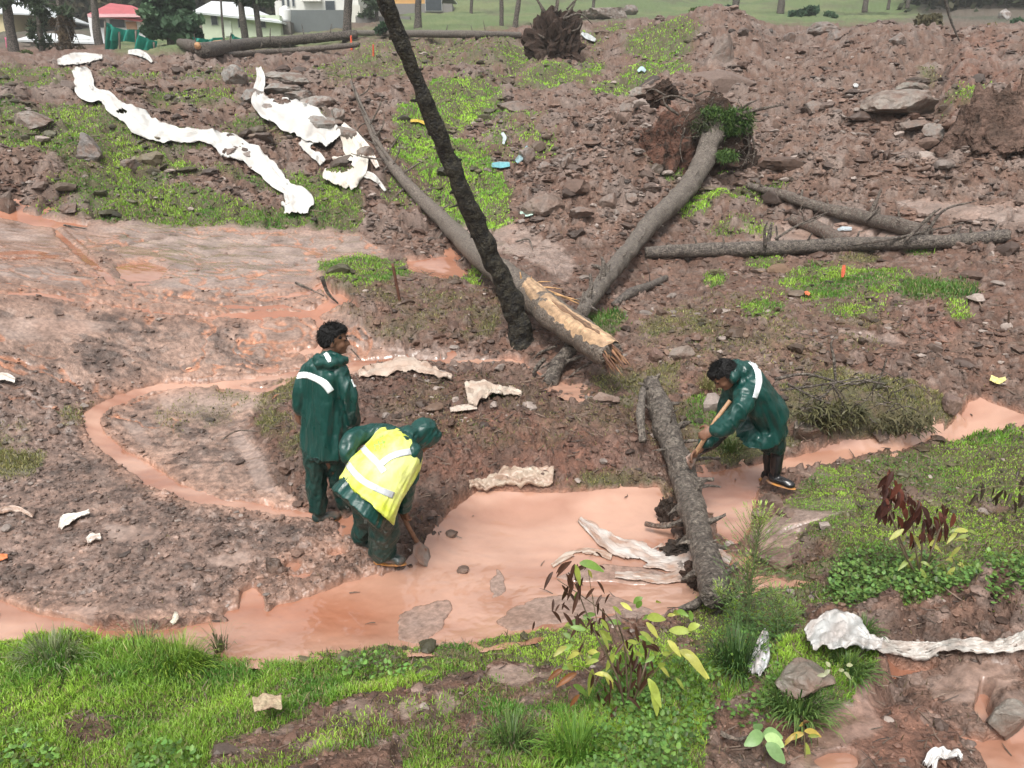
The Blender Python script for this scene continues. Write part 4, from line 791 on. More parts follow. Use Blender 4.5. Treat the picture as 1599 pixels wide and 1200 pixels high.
logA, _, _ = log('fallen_log', 'long straight grey log lying level across the right of the slope below the others', 'log',
    [(1008,394,.10,'g',.11),(1100,391,.125,'g',.12),(1200,388,.125,'g',.12),(1300,383,.115,'g',.12),(1400,380,.105,'g',.12),(1480,377,.105,'g',.12),(1572,368,.10,'g',.12)],
    [(.15,-6,-14,.02),(.22,-4,-14,.02),(.33,2,-28,.03),(.36,-6,-24,.02),(.43,4,-15,.02),(.5,-6,16,.02),(.56,4,-14,.02),(.62,10,-10,.02),(.75,8,-22,.03),(.85,6,-16,.03),(.9,-6,-14,.02),(.95,6,-14,.02),(.1,10,12,.02)], col=(.078,.064,.056), seed=19, n=140)
logB, _, _ = log('fallen_log', 'brown log slanting down to the right from below the root plate', 'log',
    [(1168,290,.06,'g',.10),(1220,304,.09,'g',.12),(1280,324,.105,'g',.13),(1340,338,.12,'g',.13),(1400,352,.13,'g',.14),(1448,364,.125,'g',.14)],
    [(.1,-8,-8,.02),(.3,2,-12,.03),(.45,-4,-13,.02),(.55,4,12,.02),(.66,10,-32,.035),(.7,2,-14,.03),(.82,-4,-16,.03),(.95,14,-22,.03)], col=(.095,.07,.058), seed=20)
log('fallen_log', 'short reddish brown log between the slanting brown log and the level grey log', 'log',
    [(1236,342,.09,'g',.08),(1275,356,.12,'g',.1),(1318,378,.12,'g',.1)], [(.3,-10,-16,.02)], col=(.13,.085,.068), seed=22)
for o_, pts, r in ((logB, [(1448,362),(1475,328),(1525,314)], .03), (logB, [(1452,370),(1500,388),(1512,380)], .03), (logA, [(1210,374),(1250,350),(1296,330)], .025), (logA, [(1330,383),(1400,372),(1505,348)], .03), (logA, [(1412,378),(1450,340),(1470,325)], .03), (logA, [(1440,372),(1490,392),(1506,375)], .02), (logA, [(1250,352),(1280,340),(1299,322)], .015), (logA,[(1195,385),(1194,360),(1199,345)],.03),(logB,[(1350,345),(1368,330),(1372,322)],.03)):
    y0 = hit(pts[0][0], pts[0][1]+3, .2).y; build('branch', tube([W(a, b, y0-.03*i) for i, (a, b) in enumerate(pts)], [r, r*.7, r*.3], 7, 14, .2, 8, (.06,.045,.038), 2), m_bark, o_)
nl, NP, NRr = log('knotty_log', 'knotty grey brown trunk with snapped branch stubs lying across the muddy stream', 'log',
    [(1016,598,.09,'g',.16),(1032,640,.118,'g',.18),(1051,695,.118,'g',.2),(1069,752,.112,'g',.24),(1085,810,.105,'g',.26),(1101,866,.098,'g',.24),(1118,930,.090,'g',.20)],
    [(.12,26,4,.03),(.08,-20,-14,.02),(.2,-28,-16,.02),(.32,34,-4,.02),(.42,46,-8,.018),(.44,44,-34,.015),(.52,30,-10,.028),(.54,40,-2,.015),(.60,-26,12,.022),(.66,-30,14,.02),(.70,32,-14,.022),(.72,-22,24,.02),(.78,28,6,.02),(.80,-26,-2,.02),(.86,26,4,.015),(.90,-28,18,.025),(.38,-28,-6,.015),(.27,26,-10,.03),(.03,8,-14,.025),(.57,18,-24,.02)],
    col=(.075,.060,.050), seed=31, amp=.20, seg=36, n=240)
yb = NP[1].y-.1
build('branch', tube([hit(1004, 608, .25), hit(1000, 650, .25), hit(1004, 690, .14)], [.035, .045, .035], 10, 24, .2, 9, (.12,.10,.085), 5), m_bark, nl)
for pts, r in (([(1010,690),(990,680),(975,665)], .012), ([(1018,668),(1040,650),(1052,640)], .012), ([(1008,700),(996,692),(982,688)], .01), ([(1035,655),(1030,690),(1012,700)], .018)):
    build('branch', tube([W(a, b, yb-.2) for a, b in pts], [r, r*.7, r*.3], 6, 10, .2, 9, (.09,.07,.058), 5), m_bark, nl)
for cx, cy, w_, h_, sd2, cc in ((1084,890,44,50,51,(.055,.028,.02)), (1042,790,36,56,52,(.06,.042,.034)), (1060,848,44,24,53,(.035,.028,.024)), (1095,905,30,40,54,(.05,.03,.022))):
    pz = hit(cx, cy+h_*.3, .02); lump('root_clump', cx, cy, w_, h_, col=cc, seed=sd2, amp=1.1, lift=.1, dep=.8, parent=nl, material=m_soil, sub=4, cuts=3, Yd=pz.y, fr=3.4)
build('branch', tube([hit(1008, 818, .08), hit(1030, 822, .10), hit(1066, 818, .14)], [.02, .022, .03], 8, 12, .3, 9, (.12,.07,.05), 5), m_bark, nl)
build('branch', tube([hit(1060, 952, .03), hit(1090, 940, .06), hit(1125, 905, .10), hit(1150,880,.10)], [.014, .03, .028, .01], 8, 12, .3, 9, (.085,.07,.06), 5), m_bark, nl)
log('broken_branch', 'curved dark broken bough lying in the soil right of the fallen pine', 'branch',
    [(958,476,.04,'g',.05),(985,458,.075,'g',.06),(1015,446,.06,'g',.06),(1040,434,.05,'g',.05)], [(.5,6,14,.02),(.8,10,4,.02)], col=(.085,.07,.062), seed=35)
stp, _, _ = log('tree_stump', 'grey broken stump leaning under the splintered log', 'tree stump',
    [(858,602,.09,'g',.0),(868,575,.085,'g',.1),(890,545,.08,'g',.22),(900,520,.07,'g',.3)], [(.3,-34,16,.02),(.5,-26,30,.018),(.6,-40,22,.014),(.4,30,-10,.02)], col=(.045,.034,.028), seed=36)
for pts, r in (([(850,560),(835,580),(838,600)], .03), ([(905,540),(885,560),(866,575)], .04), ([(870,540),(842,552),(830,568)], .02), ([(925,565),(900,580),(880,598)], .02)):
    y0 = hit(pts[1][0], pts[1][1]+8, 0).y; build('root', tube([W(a, b, y0) for a, b in pts], [r, r*.8, r*.4], 7, 10, .25, 9, (.05,.035,.028), 5), m_bark, stp)
def stake(px, py, bx, by, r, label, cat, col, name='stake', flatk=1.0):
    b_ = seat(bx, by); t = W(px, py, b_.y); d = (b_-t)
    m = tube([t, t+d*.5, b_+d.normalized()*.06], [r*.9, r, r], 6, 8, .08, 20, col, 3, .2)
    o = build(name, m, m_wood, None); tag(o, label, cat); return o
stake(613,412,624,469,.022,'short brown wooden stake leaning in the soil left of the black trunk','stake',(.11,.045,.028))
stake(548,56,549,78,.045,'orange red marker stake in front of the dark log at the back','stake',(.65,.10,.04),'marker_stake')
stake(583,70,583,88,.03,'smaller orange marker stake right of the dark log','stake',(.55,.09,.04),'marker_stake')
stake(1576,485,1574,512,.012,'thin twig standing upright in the soil at the right edge','twig',(.08,.05,.035),'upright_twig')
for nm, lb, pts, r, cc in (
  ('stick','dark charred sticks poking out of the eroded turf edge left of the wooden stake',[(502,432),(512,458),(528,474)],.03,(.03,.022,.018)),
  ('stick','thin bent root sticking out of the left turf edge over the stream',[(462,442),(480,450),(505,462)],.018,(.05,.035,.028)),
  ('stick','curved bare twig arching over the mud left of the standing man',[(335,695),(368,674),(402,674)],.010,(.09,.065,.05)),
  ('stick','short dark stump of wood standing in the mud left of the standing man',[(330,655),(332,645),(333,636)],.022,(.06,.045,.035)),
  ('stick','thin stick pointing up right beside the standing man’s chin',[(548,545),(558,556),(564,563)],.010,(.09,.07,.055)),
  ('stick','small black stick floating at the left puddle edge',[(100,352),(118,355),(136,358)],.018,(.02,.016,.014)),
  ('stick','long twig curving over the rocky mud at the bottom right',[(1288,1198),(1330,1150),(1378,1135)],.006,(.13,.09,.06)),
  ('stick','pale thin twig lying beyond the puddle behind the black trunk',[(805,378),(825,374),(832,390)],.02,(.10,.08,.065)),
  ('branch','brown stick lying by the rock at the bottom centre right',[(1125,1145),(1150,1155),(1168,1150)],.012,(.10,.06,.045)),
  ('branch','dead branch leaning out of the rubble at the top right',[(1474,-10),(1484,30),(1498,64)],.05,(.04,.035,.03))):
    y0 = hit(pts[-1][0], pts[-1][1], .02).y
    P = [hit(a, b, .06 if i == 1 else .03) for i, (a, b) in enumerate(pts)] if 'curv' not in lb and 'stand' not in lb and 'poking' not in lb and 'leaning' not in lb and 'pointing' not in lb else [W(a, b, y0) for a, b in pts]
    tag(build(nm, tube(P, [r, r*.8, r*.35], 7, 14, .2, 12, cc, 5), m_bark), lb.replace('’', "'"), 'stick')
# debris branches right of the bending man
br = empty('brush_pile', seat(1310, 640), 'tangle of bare bent branches on the grassy debris behind the bending man', 'brush')
r7 = np.random.default_rng(4)
for pts, r in (([(1210,592),(1260,585),(1330,600),(1385,585)], .016), ([(1305,598),(1302,560),(1298,535),(1312,522)], .014), ([(1230,600),(1280,625),(1330,640)], .012), ([(1300,600),(1318,640),(1310,690)], .010), ([(1218,610),(1290,600),(1350,588)], .012), ([(1250,640),(1290,615),(1312,590)], .010), ([(1380,600),(1340,595),(1290,610)], .010), ([(1385,560),(1370,600),(1340,640)], .008)):
    y0 = hit(pts[1][0], pts[1][1]+30, .1).y-.1; build('branch', tube([W(a, b, y0+.05*i) for i, (a, b) in enumerate(pts)], [r, r, r*.7, r*.3], 6, 18, .2, 9, (.06,.045,.038), 5), m_bark, br)
for k in range(40):
    a = r7.uniform(1220, 1400); b = r7.uniform(585, 660); y0 = hit(a, b+14, .05).y-.08; q = r7.uniform(-1, 1); L_ = r7.uniform(20, 70)
    build('branch', tube([W(a, b, y0), W(a+q*L_*.5, b+r7.uniform(-16, 10), y0-.05), W(a+q*L_, b+r7.uniform(-14, 26), y0)], [.007, .006, .003], 5, 9, .2, 9, np.array([.06,.045,.035])*r7.uniform(.6, 1.8), 5), m_bark, br)
for k in range(34):
    a = r7.uniform(1215, 1400); b = r7.uniform(600, 680)
turf(br, 1300, 650, 56, 22, hit(1300, 655, .1).y+.05, 700, .11, 'hanging_grass', (.05,.05,.022), (.14,.13,.06), dz=-.8)
turf(br, 1410, 664, 50, 14, hit(1400, 668, .1).y+.05, 400, .09, 'hanging_grass', (.05,.05,.022), (.14,.12,.06), dz=-.8)

eb = empty('earth_bank', seat(1545, 245), 'raw earth bank rising with a steep face at the far right edge of the slope', 'earth bank')
ye = hit(1545, 245, .1).y
for a, b, w_, h_, cc, sd2 in ((1552,160,150,190,(.125,.078,.060),71), (1610,150,120,210,(.15,.095,.073),72), (1500,190,60,120,(.075,.045,.034),73), (1570,215,120,80,(.14,.09,.07),74)):
    lump('soil_mass', a, b, w_, h_, col=cc, seed=sd2, amp=.75, lift=0, dep=.7, parent=eb, material=m_soil2, sub=6, cuts=9, Yd=ye+.9, fr=2.2)
# ------------------------------------------------------------------ rocks one can tell apart
RC = [ # px, py, w, h, colour, depth, label
 (55,185,54,26,(.20,.165,.14),.8,'flat brownish grey rock on the left grass slope near the frame edge'),
 (140,227,42,38,(.165,.15,.14),.8,'rounded plain grey rock on the left slope below the white cloth'),
 (8,312,30,30,(.10,.075,.06),.8,'dark brown rock at the left edge above the orange puddle'),
 (204,256,24,18,(.17,.145,.125),.9,'small broken rock right of the rounded grey rock'),
 (108,322,34,14,(.11,.08,.065),.9,'low muddy stone at the upper edge of the silt on the left'),
 (372,114,44,26,(.21,.20,.185),.7,'grey angular block left of the narrow cloth strip'),
 (448,118,76,17,(.235,.22,.195),.8,'long pale log shaped slab at the top of the rock pile'),
 (440,136,60,16,(.225,.21,.19),.8,'second long slab of the pile, just under the log shaped one'),
 (470,150,52,18,(.21,.195,.175),.8,'brownish slab in the middle of the rock pile'),
 (495,162,56,24,(.25,.235,.215),.7,'broad pale slab right of the white cloth in the pile'),
 (528,176,22,22,(.22,.205,.185),.8,'small pale block at the right end of the rock pile'),
 (412,170,28,24,(.23,.215,.20),.8,'grey block touching the left side of the folded cloth'),
 (510,190,56,18,(.235,.22,.20),.8,'flat slab below the broad pale one'),
 (395,148,40,20,(.20,.19,.175),.8,'grey block behind the narrow cloth strip'),
 (540,205,34,16,(.22,.20,.18),.8,'thin slab half under the cloth above its frayed part'),
 (572,240,26,24,(.20,.17,.145),.8,'brown block by the thin trunk, lowest of the rock pile'),
 (806,163,56,20,(.16,.125,.105),.8,'wide brown rock in the soil right of the black trunk'),
 (852,316,68,30,(.18,.135,.11),.8,'large rounded brown boulder half sunk below the mossy slope'),
 (905,330,40,16,(.19,.15,.13),.8,'low stone right of the large rounded boulder'),
 (822,242,26,24,(.20,.165,.145),.8,'leaning stone beside the blue plastic scrap'),
 (853,258,22,15,(.21,.175,.155),.8,'small squarish stone, left one of the row in the brown soil'),
 (886,248,22,20,(.21,.175,.155),.8,'taller pale stone, middle one of the row in the brown soil'),
 (915,252,30,18,(.155,.105,.085),.8,'reddish stone, right one of the row in the brown soil'),
 (982,168,26,22,(.17,.14,.12),.8,'round brown stone left of the reddish soil block'),
 (1000,143,36,14,(.22,.195,.17),.8,'flat pale stone above the round brown stone'),
 (983,308,22,14,(.20,.17,.15),.8,'small pale stone left of the fallen pine trunk'),
 (952,312,30,24,(.155,.115,.095),.8,'reddish brown boulder between soil clods left of the pine trunk'),
 (940,19,72,24,(.24,.215,.19),.7,'big pale boulder on the crest right of the upturned roots'),
 (984,16,22,16,(.20,.185,.17),.8,'small grey boulder on the crest beside the big pale one'),
 (1276,46,52,20,(.19,.17,.155),.7,'angular grey boulder on the crest of the landslide'),
 (1304,54,20,16,(.17,.145,.13),.8,'small stone leaning on the right of the angular crest boulder'),
 (1231,58,18,14,(.16,.13,.115),.8,'dark stone standing alone left of the angular crest boulder'),
 (1410,158,120,36,(.205,.175,.15),.6,'very large pale tan slab on the right landslide slope'),
 (1424,132,46,18,(.19,.175,.15),.7,'rock just above the large tan slab'),
 (1466,203,46,26,(.20,.175,.155),.8,'angular rock below right of the large tan slab'),
 (1425,193,50,20,(.165,.13,.11),.8,'low rock under the large tan slab'),
 (1268,166,26,18,(.18,.15,.13),.8,'angular stone in the middle of the debris slope'),
 (1130,75,34,44,(.16,.125,.105),.7,'tall leaning brown rock near the crest'),
 (1398,60,26,16,(.18,.155,.14),.8,'small flat stone on the crest near the dead branch'),
 (1565,22,18,16,(.36,.34,.33),.8,'pale distant block on the far slope at the upper right'),
 (1063,550,40,24,(.23,.19,.16),.5,'tilted flat grey stone on the soil left of the bending man'),
 (1024,553,20,24,(.17,.10,.08),.8,'reddish stone left of the tilted flat stone'),
 (942,620,44,10,(.30,.22,.18),.8,'flat pale pinkish slab on the brown mound'),
 (1256,662,50,36,(.17,.145,.12),.7,'brown rock under the brush pile right of the bending man'),
 (1372,676,26,12,(.18,.14,.12),.8,'small flat stone beside the stream below the brush pile'),
 (1484,622,26,24,(.15,.10,.085),.8,'brown clod of rock left of the little waterfall'),
 (1574,1106,66,58,(.20,.18,.155),.7,'large grey brown boulder at the lower right edge'),
 (427,879,24,26,(.055,.038,.030),.9,'dark round stone on the mud near the pool'),
 (1203,781,34,22,(.11,.075,.058),.9,'brown stone under the boot of the bending man'),
 (1183,800,22,14,(.13,.09,.07),.9,'small stone in the stream left of the boot'),
 (1228,798,30,12,(.14,.10,.08),.9,'low stone in the stream right of the boot'),
 (1212,868,50,24,(.125,.08,.062),.8,'flat reddish clod between the trunk and the grass'),
 (1248,1050,90,44,(.16,.14,.115),.8,'rough grey rock under the white rolled bag'),
 (283,1040,0,0,None,0,None),
 (722,888,18,9,(.10,.065,.05),.9,'dark lump of mud standing in the pool'),
 (735,886,0,0,None,0,None),
 (541,878,0,0,None,0,None),
 (1345,1000,0,0,None,0,None),
 (705,831,20,8,(.09,.06,.045),.9,'dark clod at the pool edge near the shovel'),
 (558,1001,0,0,None,0,None)]
for k, (px, py, w0_, h0_, c, dp, lb) in enumerate(RC):
    if lb is None: continue
    lump('rock' if w0_ < 60 else 'boulder', px, py, w0_*1.12, h0_*1.3, lb, 'rock', c, seed=200+k, amp=.22, lift=.30, dep=dp, cuts=11, sub=4)
# ------------------------------------------------------------------ cloth sheets and scraps
m_cloth = mat('white_geotextile', attr='col', rough=.7, spec=.3, var=.06, nscale=5, bump=.3, bscale=30, dist=.01, mixcol=None)
m_poly = mat('woven_plastic', attr='col', rough=.35, spec=.5, var=.12, nscale=8, bump=.35, bscale=26, dist=.012)
def cloth(name, L, label, cat, col=(.80,.80,.76), lift=.03, wr=.03, nu=None, nv=18, seed=0, edge=.22, m=None, muddy=.15, parent=None, fold=5.0, holes=(), thick=.004, Yfix=None):
    """sheet laid on the ground along a centre line: (px, py, half width px [, angle])"""
    P = np.array([l[:3] for l in L], float); nu = nu or 14*len(P)
    S = smooth_path([Vector((a, b, w)) for a, b, w in P], nu); T = np.gradient(S[:,:2], axis=0); T /= np.linalg.norm(T, axis=1)[:,None]+1e-9
    Nn = np.stack([-T[:,1], T[:,0]], 1); v = np.linspace(-1, 1, nv)
    u = np.linspace(0, 1, nu+1); Ln = np.concatenate([[0], np.cumsum(np.linalg.norm(np.diff(S[:,:2], axis=0), axis=1))])
    e0 = 1+edge*fbm2(Ln*.035, Ln*0+seed, 3, 5); e1 = 1+edge*fbm2(Ln*.035, Ln*0+seed+9.5, 3, 5)
    Vt = []
    for i in range(nu+1):
        for j, q in enumerate(v):
            w = S[i,2]*(e1[i] if q > 0 else e0[i])*q; px, py = S[i,0]+Nn[i,0]*w, S[i,1]+Nn[i,1]*w
            Vt.append((hit(px, py, lift) if Yfix is None else W(px, py, Yfix))[:])
    Vt = np.array(Vt); z0 = Vt[:,2].copy()
    g = Vt.reshape(nu+1, nv, 3)
    for _ in range(6): g[1:-1,1:-1] = (g[1:-1,1:-1]*2+g[:-2,1:-1]+g[2:,1:-1]+g[1:-1,:-2]+g[1:-1,2:])/6
    Vt = g.reshape(-1, 3)
    d = np.hypot(Vt[:,0], Vt[:,1]); uu = np.repeat(Ln, nv)*.02; vv = np.tile(v, nu+1)
    Vt[:,2] += wr*.75*(.25*np.abs(vn2(uu*3+vv*2+seed, vv*3-uu*2, 17))+np.abs(vn2(vv*fold+.6*vn2(uu*2, vv*2, 4), uu*1.3+seed, 7))*1.3+.5*fbm2(uu*3+seed, vv*3, 3, 8))
    a = np.arange(nu)[:,None]*nv+np.arange(nv-1)[None]; qd = np.stack([a, a+1, a+nv+1, a+nv], 2).reshape(-1, 4)
    ppx, ppy = project(Vt[:,0], Vt[:,1], Vt[:,2])
    kill = np.zeros(len(qd), bool)
    for hx, hy, ha, hb_ in holes:
        kill |= (((ppx[qd].mean(1)-hx)/ha)**2+((ppy[qd].mean(1)-hy)/hb_)**2) < 1+.3*vn2(ppx[qd].mean(1)*.2, ppy[qd].mean(1)*.2, 3)
    qd = qd[~kill]
    mud = np.clip(.45+.9*fbm2(uu*1.5+seed*3, vv*1.2, 4, 12), 0, 1)[:,None]*(muddy*2+.12); c = np.array(col)*(1-mud)+np.array([.30,.19,.14])*mud
    o = link(name, mesh_np(name, Vt, qd, c), m or m_cloth, parent)
    md = o.modifiers.new('thickness', 'SOLIDIFY'); md.thickness = thick; md.offset = 1
    if label: tag(o, label, cat)
    return o
CL = (.52,.52,.50)
cloth('fabric_strip', [(116,108,5),(128,122,14),(140,148,14),(165,152,10),(185,172,14),(215,190,18),(245,206,17),(280,212,12),(312,212,10),(345,222,16),(370,232,18),(400,250,15),(425,272,14),(440,290,12),(452,300,14),(463,312,24),(464,322,24),(464,334,20)], 'long white geotextile strip running down the left grass slope', 'fabric', CL, lift=.10, wr=.05, nv=20, seed=1, edge=.35, muddy=.05, holes=[(190,174,8,4)])
cloth('fabric_sheet', [(90,98,4),(108,95,9),(128,91,9),(160,90,3)], 'crumpled white sheet at the top end of the left strip', 'fabric', CL, lift=.05, wr=.06, seed=2, muddy=.1)
cloth('fabric_scrap', [(200,82,3),(215,83,5),(228,88,4),(237,98,2)], 'small white sheet below the green netting', 'fabric', CL, lift=.05, wr=.05, seed=3, muddy=.05)
cloth('fabric_strip', [(404,106,4),(408,125,7),(402,148,9),(412,165,16),(436,176,22),(465,185,26),(490,198,26),(512,212,20),(520,222,16)], 'white geotextile strip folded over the rock pile', 'fabric', CL, lift=.16, wr=.05, nv=20, seed=4, edge=.3, muddy=.06, holes=[(440,158,14,4),(497,191,5,2)])
cloth('fabric_strip', [(472,218,10),(485,228,14),(492,240,8),(505,255,6)], 'short white fold left of the frayed sheet', 'fabric', CL, lift=.10, wr=.05, seed=5, muddy=.06, holes=[(497,230,12,7)])
fr = cloth('frayed_sheet', [(535,205,8),(552,228,16),(560,250,16),(548,266,26),(530,278,26),(525,290,16)], 'frayed white sheet spread on the grass by the thin fallen trunk', 'fabric', (.56,.54,.48), lift=.10, wr=.08, nv=22, seed=6, edge=.3, muddy=.12, fold=8, holes=[(527,258,24,11)])
cloth('fabric_strip', [(560,270,6),(580,276,5),(592,286,3),(602,299,2)], 'thin white twisted tail of cloth right of the frayed sheet', 'fabric', CL, lift=.08, wr=.03, seed=7, muddy=.1)
cloth('fabric_strip', [(535,195,3),(560,215,4),(578,240,5),(590,262,3)], 'narrow torn white ribbon beside the thin fallen trunk', 'fabric', (.76,.72,.66), lift=.12, wr=.04, seed=8, muddy=.2)
cloth('muddy_sheet', [(560,586,5),(595,580,9),(630,570,11),(660,576,9),(690,588,4),(706,592,2)], 'muddy pinkish white sheet draped behind the standing man', 'fabric', (.44,.36,.30), lift=.03, wr=.07, seed=9, muddy=.3, fold=4)
cloth('muddy_sheet', [(728,615,16),(745,612,18),(765,610,10),(785,612,5),(815,618,2)], 'crumpled white bag on top of the brown mound', 'fabric', (.50,.44,.37), lift=.04, wr=.08, seed=10, muddy=.25, fold=6, edge=.35)
cloth('fabric_scrap', [(703,641,3),(722,638,5),(745,636,4)], 'small flat white scrap left of the crumpled bag on the mound', 'scrap', (.50,.44,.38), lift=.03, wr=.02, seed=11, muddy=.2)
cloth('muddy_sack', [(733,762,4),(765,757,8),(800,748,13),(832,748,16),(864,750,12)], 'muddy beige sack at the upper edge of the pool', 'sack', (.40,.32,.25), lift=.04, wr=.09, seed=12, muddy=.35, fold=6, nv=24, m=m_poly)
sh = cloth('torn_sheet', [(905,812,4),(925,828,10),(950,848,14),(985,862,16),(1020,872,18),(1055,872,22),(1085,862,20),(1120,870,14),(1140,880,6)], 'torn white plastic sheet trailing through the pool under the knotty trunk', 'plastic sheet', (.48,.44,.41), lift=.008, wr=.03, nv=30, seed=13, muddy=.42, fold=11, m=m_poly, edge=.4, holes=[(985,880,26,8),(1040,858,18,4)])
cloth('torn_sheet', [(862,884,3),(890,868,5),(925,862,5),(955,872,4)], 'thin torn plastic strands in the water left of the torn sheet', 'plastic sheet', (.44,.37,.31), lift=.005, wr=.018, nv=12, seed=14, muddy=.5, fold=9, m=m_poly, edge=.5, holes=[(905,866,10,3)])
cloth('torn_sheet', [(960,898,5),(1000,902,7),(1040,905,8),(1080,890,10),(1090,872,8)], 'muddy lower fold of plastic lying in the water before the trunk', 'plastic sheet', (.42,.36,.32), lift=.006, wr=.022, nv=16, seed=15, muddy=.5, fold=9, m=m_poly, edge=.4)
cloth('plastic_scrap', [(94,826,3),(104,814,8),(120,806,4),(140,801,2)], 'white scrap of plastic on the left mud', 'scrap', (.70,.66,.60), lift=.03, wr=.03, seed=16, muddy=.2)
cloth('plastic_scrap', [(-15,806,3),(10,798,5),(30,797,3),(52,808,2)], 'muddy torn plastic at the left edge of the mud', 'scrap', (.50,.40,.34), lift=.02, wr=.03, seed=17, muddy=.5)
cloth('plastic_scrap', [(136,846,4),(146,842,6),(158,840,4)], 'tiny crumpled plastic below the white scrap on the left mud', 'scrap', (.60,.55,.50), lift=.02, wr=.04, seed=18, muddy=.3)
cloth('plastic_scrap', [(-10,592,4),(8,591,6),(24,596,4)], 'small white bag at the left edge of the flow of mud', 'scrap', (.70,.67,.62), lift=.04, wr=.04, seed=19, muddy=.2)
cloth('rag', [(396,1104,8),(415,1100,10),(440,1098,8)], 'dirty beige rag lying in the near grass', 'rag', (.40,.33,.22), lift=.10, wr=.04, seed=20, muddy=.4, fold=7)
cloth('plastic_scrap', [(768,258,3),(782,259,5),(796,258,3)], 'light blue scrap of plastic on the moss by the stones', 'scrap', (.14,.36,.40), lift=.06, wr=.04, seed=21, muddy=.05)
cloth('plastic_scrap', [(806,254,3),(815,245,5),(826,232,4)], 'twisted pale blue plastic leaning on the stone', 'scrap', (.20,.36,.40), lift=.10, wr=.05, seed=22, muddy=.1)
cloth('plastic_scrap', [(784,208,2),(788,216,3),(786,226,2)], 'thin white plastic shred on the moss above the blue scrap', 'scrap', (.40,.48,.50), lift=.08, wr=.03, seed=23, muddy=.05)
cloth('plastic_scrap', [(812,332,2),(822,336,3),(832,334,2)], 'pale green scrap beside the boulder below the moss', 'scrap', (.45,.62,.55), lift=.05, wr=.02, seed=24, muddy=.1)
cloth('plastic_scrap', [(908,52,2),(918,58,4),(930,64,2)], 'white plastic shred near the crest boulder', 'scrap', (.42,.45,.45), lift=.10, wr=.04, seed=25, muddy=.05)
cloth('plastic_scrap', [(996,112,2),(1002,108,3),(1008,112,2)], 'tiny blue scrap between two moss patches', 'scrap', (.35,.50,.55), lift=.08, wr=.03, seed=26, muddy=.05)
cloth('plastic_scrap', [(1308,360,2),(1318,358,3),(1330,359,2)], 'pale blue shred between the fallen logs on the right', 'scrap', (.38,.43,.46), lift=.05, wr=.02, seed=27, muddy=.05)
cloth('yellow_leaf', [(1546,592,3),(1558,596,5),(1570,592,3)], 'single big yellow leaf on the soil above the waterfall', 'leaf', (.66,.60,.25), lift=.05, wr=.03, seed=28, muddy=.0)
cloth('plastic_scrap', [(1496,226,2),(1500,224,3),(1504,228,2)], 'tiny pale green scrap on the right slope', 'scrap', (.30,.40,.34), lift=.06, wr=.01, seed=29, muddy=.0)
cloth('plastic_scrap', [(1333,135,2),(1336,133,3),(1340,135,2)], 'tiny white scrap in the middle of the debris slope', 'scrap', (.42,.43,.43), lift=.06, wr=.01, seed=30, muddy=.0)
cloth('plastic_ribbon', [(1318,415,2),(1317,424,3),(1315,434,2)], 'orange plastic ribbon in the grass patch on the right', 'ribbon', (.50,.11,.05), lift=.08, wr=.02, seed=31, muddy=.0)
cloth('plastic_scrap', [(1257,459,3),(1260,458,3),(1264,461,2)], 'small orange scrap at the lower edge of the right grass patch', 'scrap', (.62,.16,.07), lift=.06, wr=.01, seed=32, muddy=.0)
cloth('plastic_ribbon', [(641,189,2),(655,190,2),(668,196,2)], 'yellow plastic strip left of the black trunk', 'ribbon', (.45,.32,.05), lift=.08, wr=.02, seed=33, muddy=.0)
cloth('plastic_scrap', [(268,974,3),(274,968,5),(275,957,2)], 'pale leaf shaped scrap at the near edge of the pool', 'scrap', (.62,.60,.50), lift=.04, wr=.01, seed=34, muddy=.1)
cloth('plastic_scrap', [(-8,873,4),(2,871,5),(12,870,3)], 'orange plastic piece at the left edge', 'scrap', (.65,.18,.06), lift=.03, wr=.01, seed=35, muddy=.1)
# near bags: stuffed roll with a twisted tail
def sack(name, L, label, cat, col, seed, parent=None, muddy=.12, lift=.6, fl=.7, wr=.16):
    P = [hit(px, py, r*lift) for px, py, r in L]
    v, q, t, c = tube(P, [l[2] for l in L], 30, 20*len(L), .10, 5, col, seed, flat=fl)
    n = fbm3(v*np.array([1, 1, 1]), 9, 3, seed); v[:,2] += .010*n
    # long folds along the sack
    nn = (len(v)-2)//30; a = np.tile(np.arange(30), nn)*2*PI/30; uu = np.repeat(np.arange(nn), 30)/nn
    cen = v[:-2].reshape(nn, 30, 3).mean(1); rad = v[:-2]-np.repeat(cen, 30, 0)
    v[:-2] += rad*(wr*vn2(a*2.2+2*uu, uu*4+seed, 3)*1.4+wr*.8*np.abs(vn2(a*5+3*uu, uu*7+seed, 5)))[:,None]
    mud = np.clip(fbm3(v, 7, 3, 9), 0, 1)[:,None]*muddy*2; c = c*(1-mud)+np.array([.28,.19,.15])*mud
    o = build(name, [v, q, t, c], m_poly, parent)
    if label: tag(o, label, cat)
    return o
bag = empty('rolled_sack', seat(1400, 1010), 'white woven sack with knotted twisted tail lying across the lower right mud', 'sack')
cloth('sack_body', [(1262,1002,14),(1280,992,24),(1305,988,28),(1330,992,24),(1352,1004,13),(1376,1010,9)], None, None, (.42,.42,.41), lift=.10, wr=.045, nv=30, seed=61, m=m_poly, parent=bag, fold=1.6, muddy=.10, edge=.12)
cloth('twisted_tail', [(1355,1006,11),(1400,1013,11),(1440,1018,13),(1465,1012,7),(1500,1009,10),(1560,1012,9),(1590,1004,13),(1650,982,15)], None, None, (.42,.40,.37), lift=.05, wr=.03, nv=22, nu=150, seed=62, m=m_poly, parent=bag, fold=5, muddy=.15, edge=.25)
sack('knot', [(1444,1005,.012),(1456,1012,.022),(1462,1025,.012)], None, None, (.34,.32,.29), 63, bag)
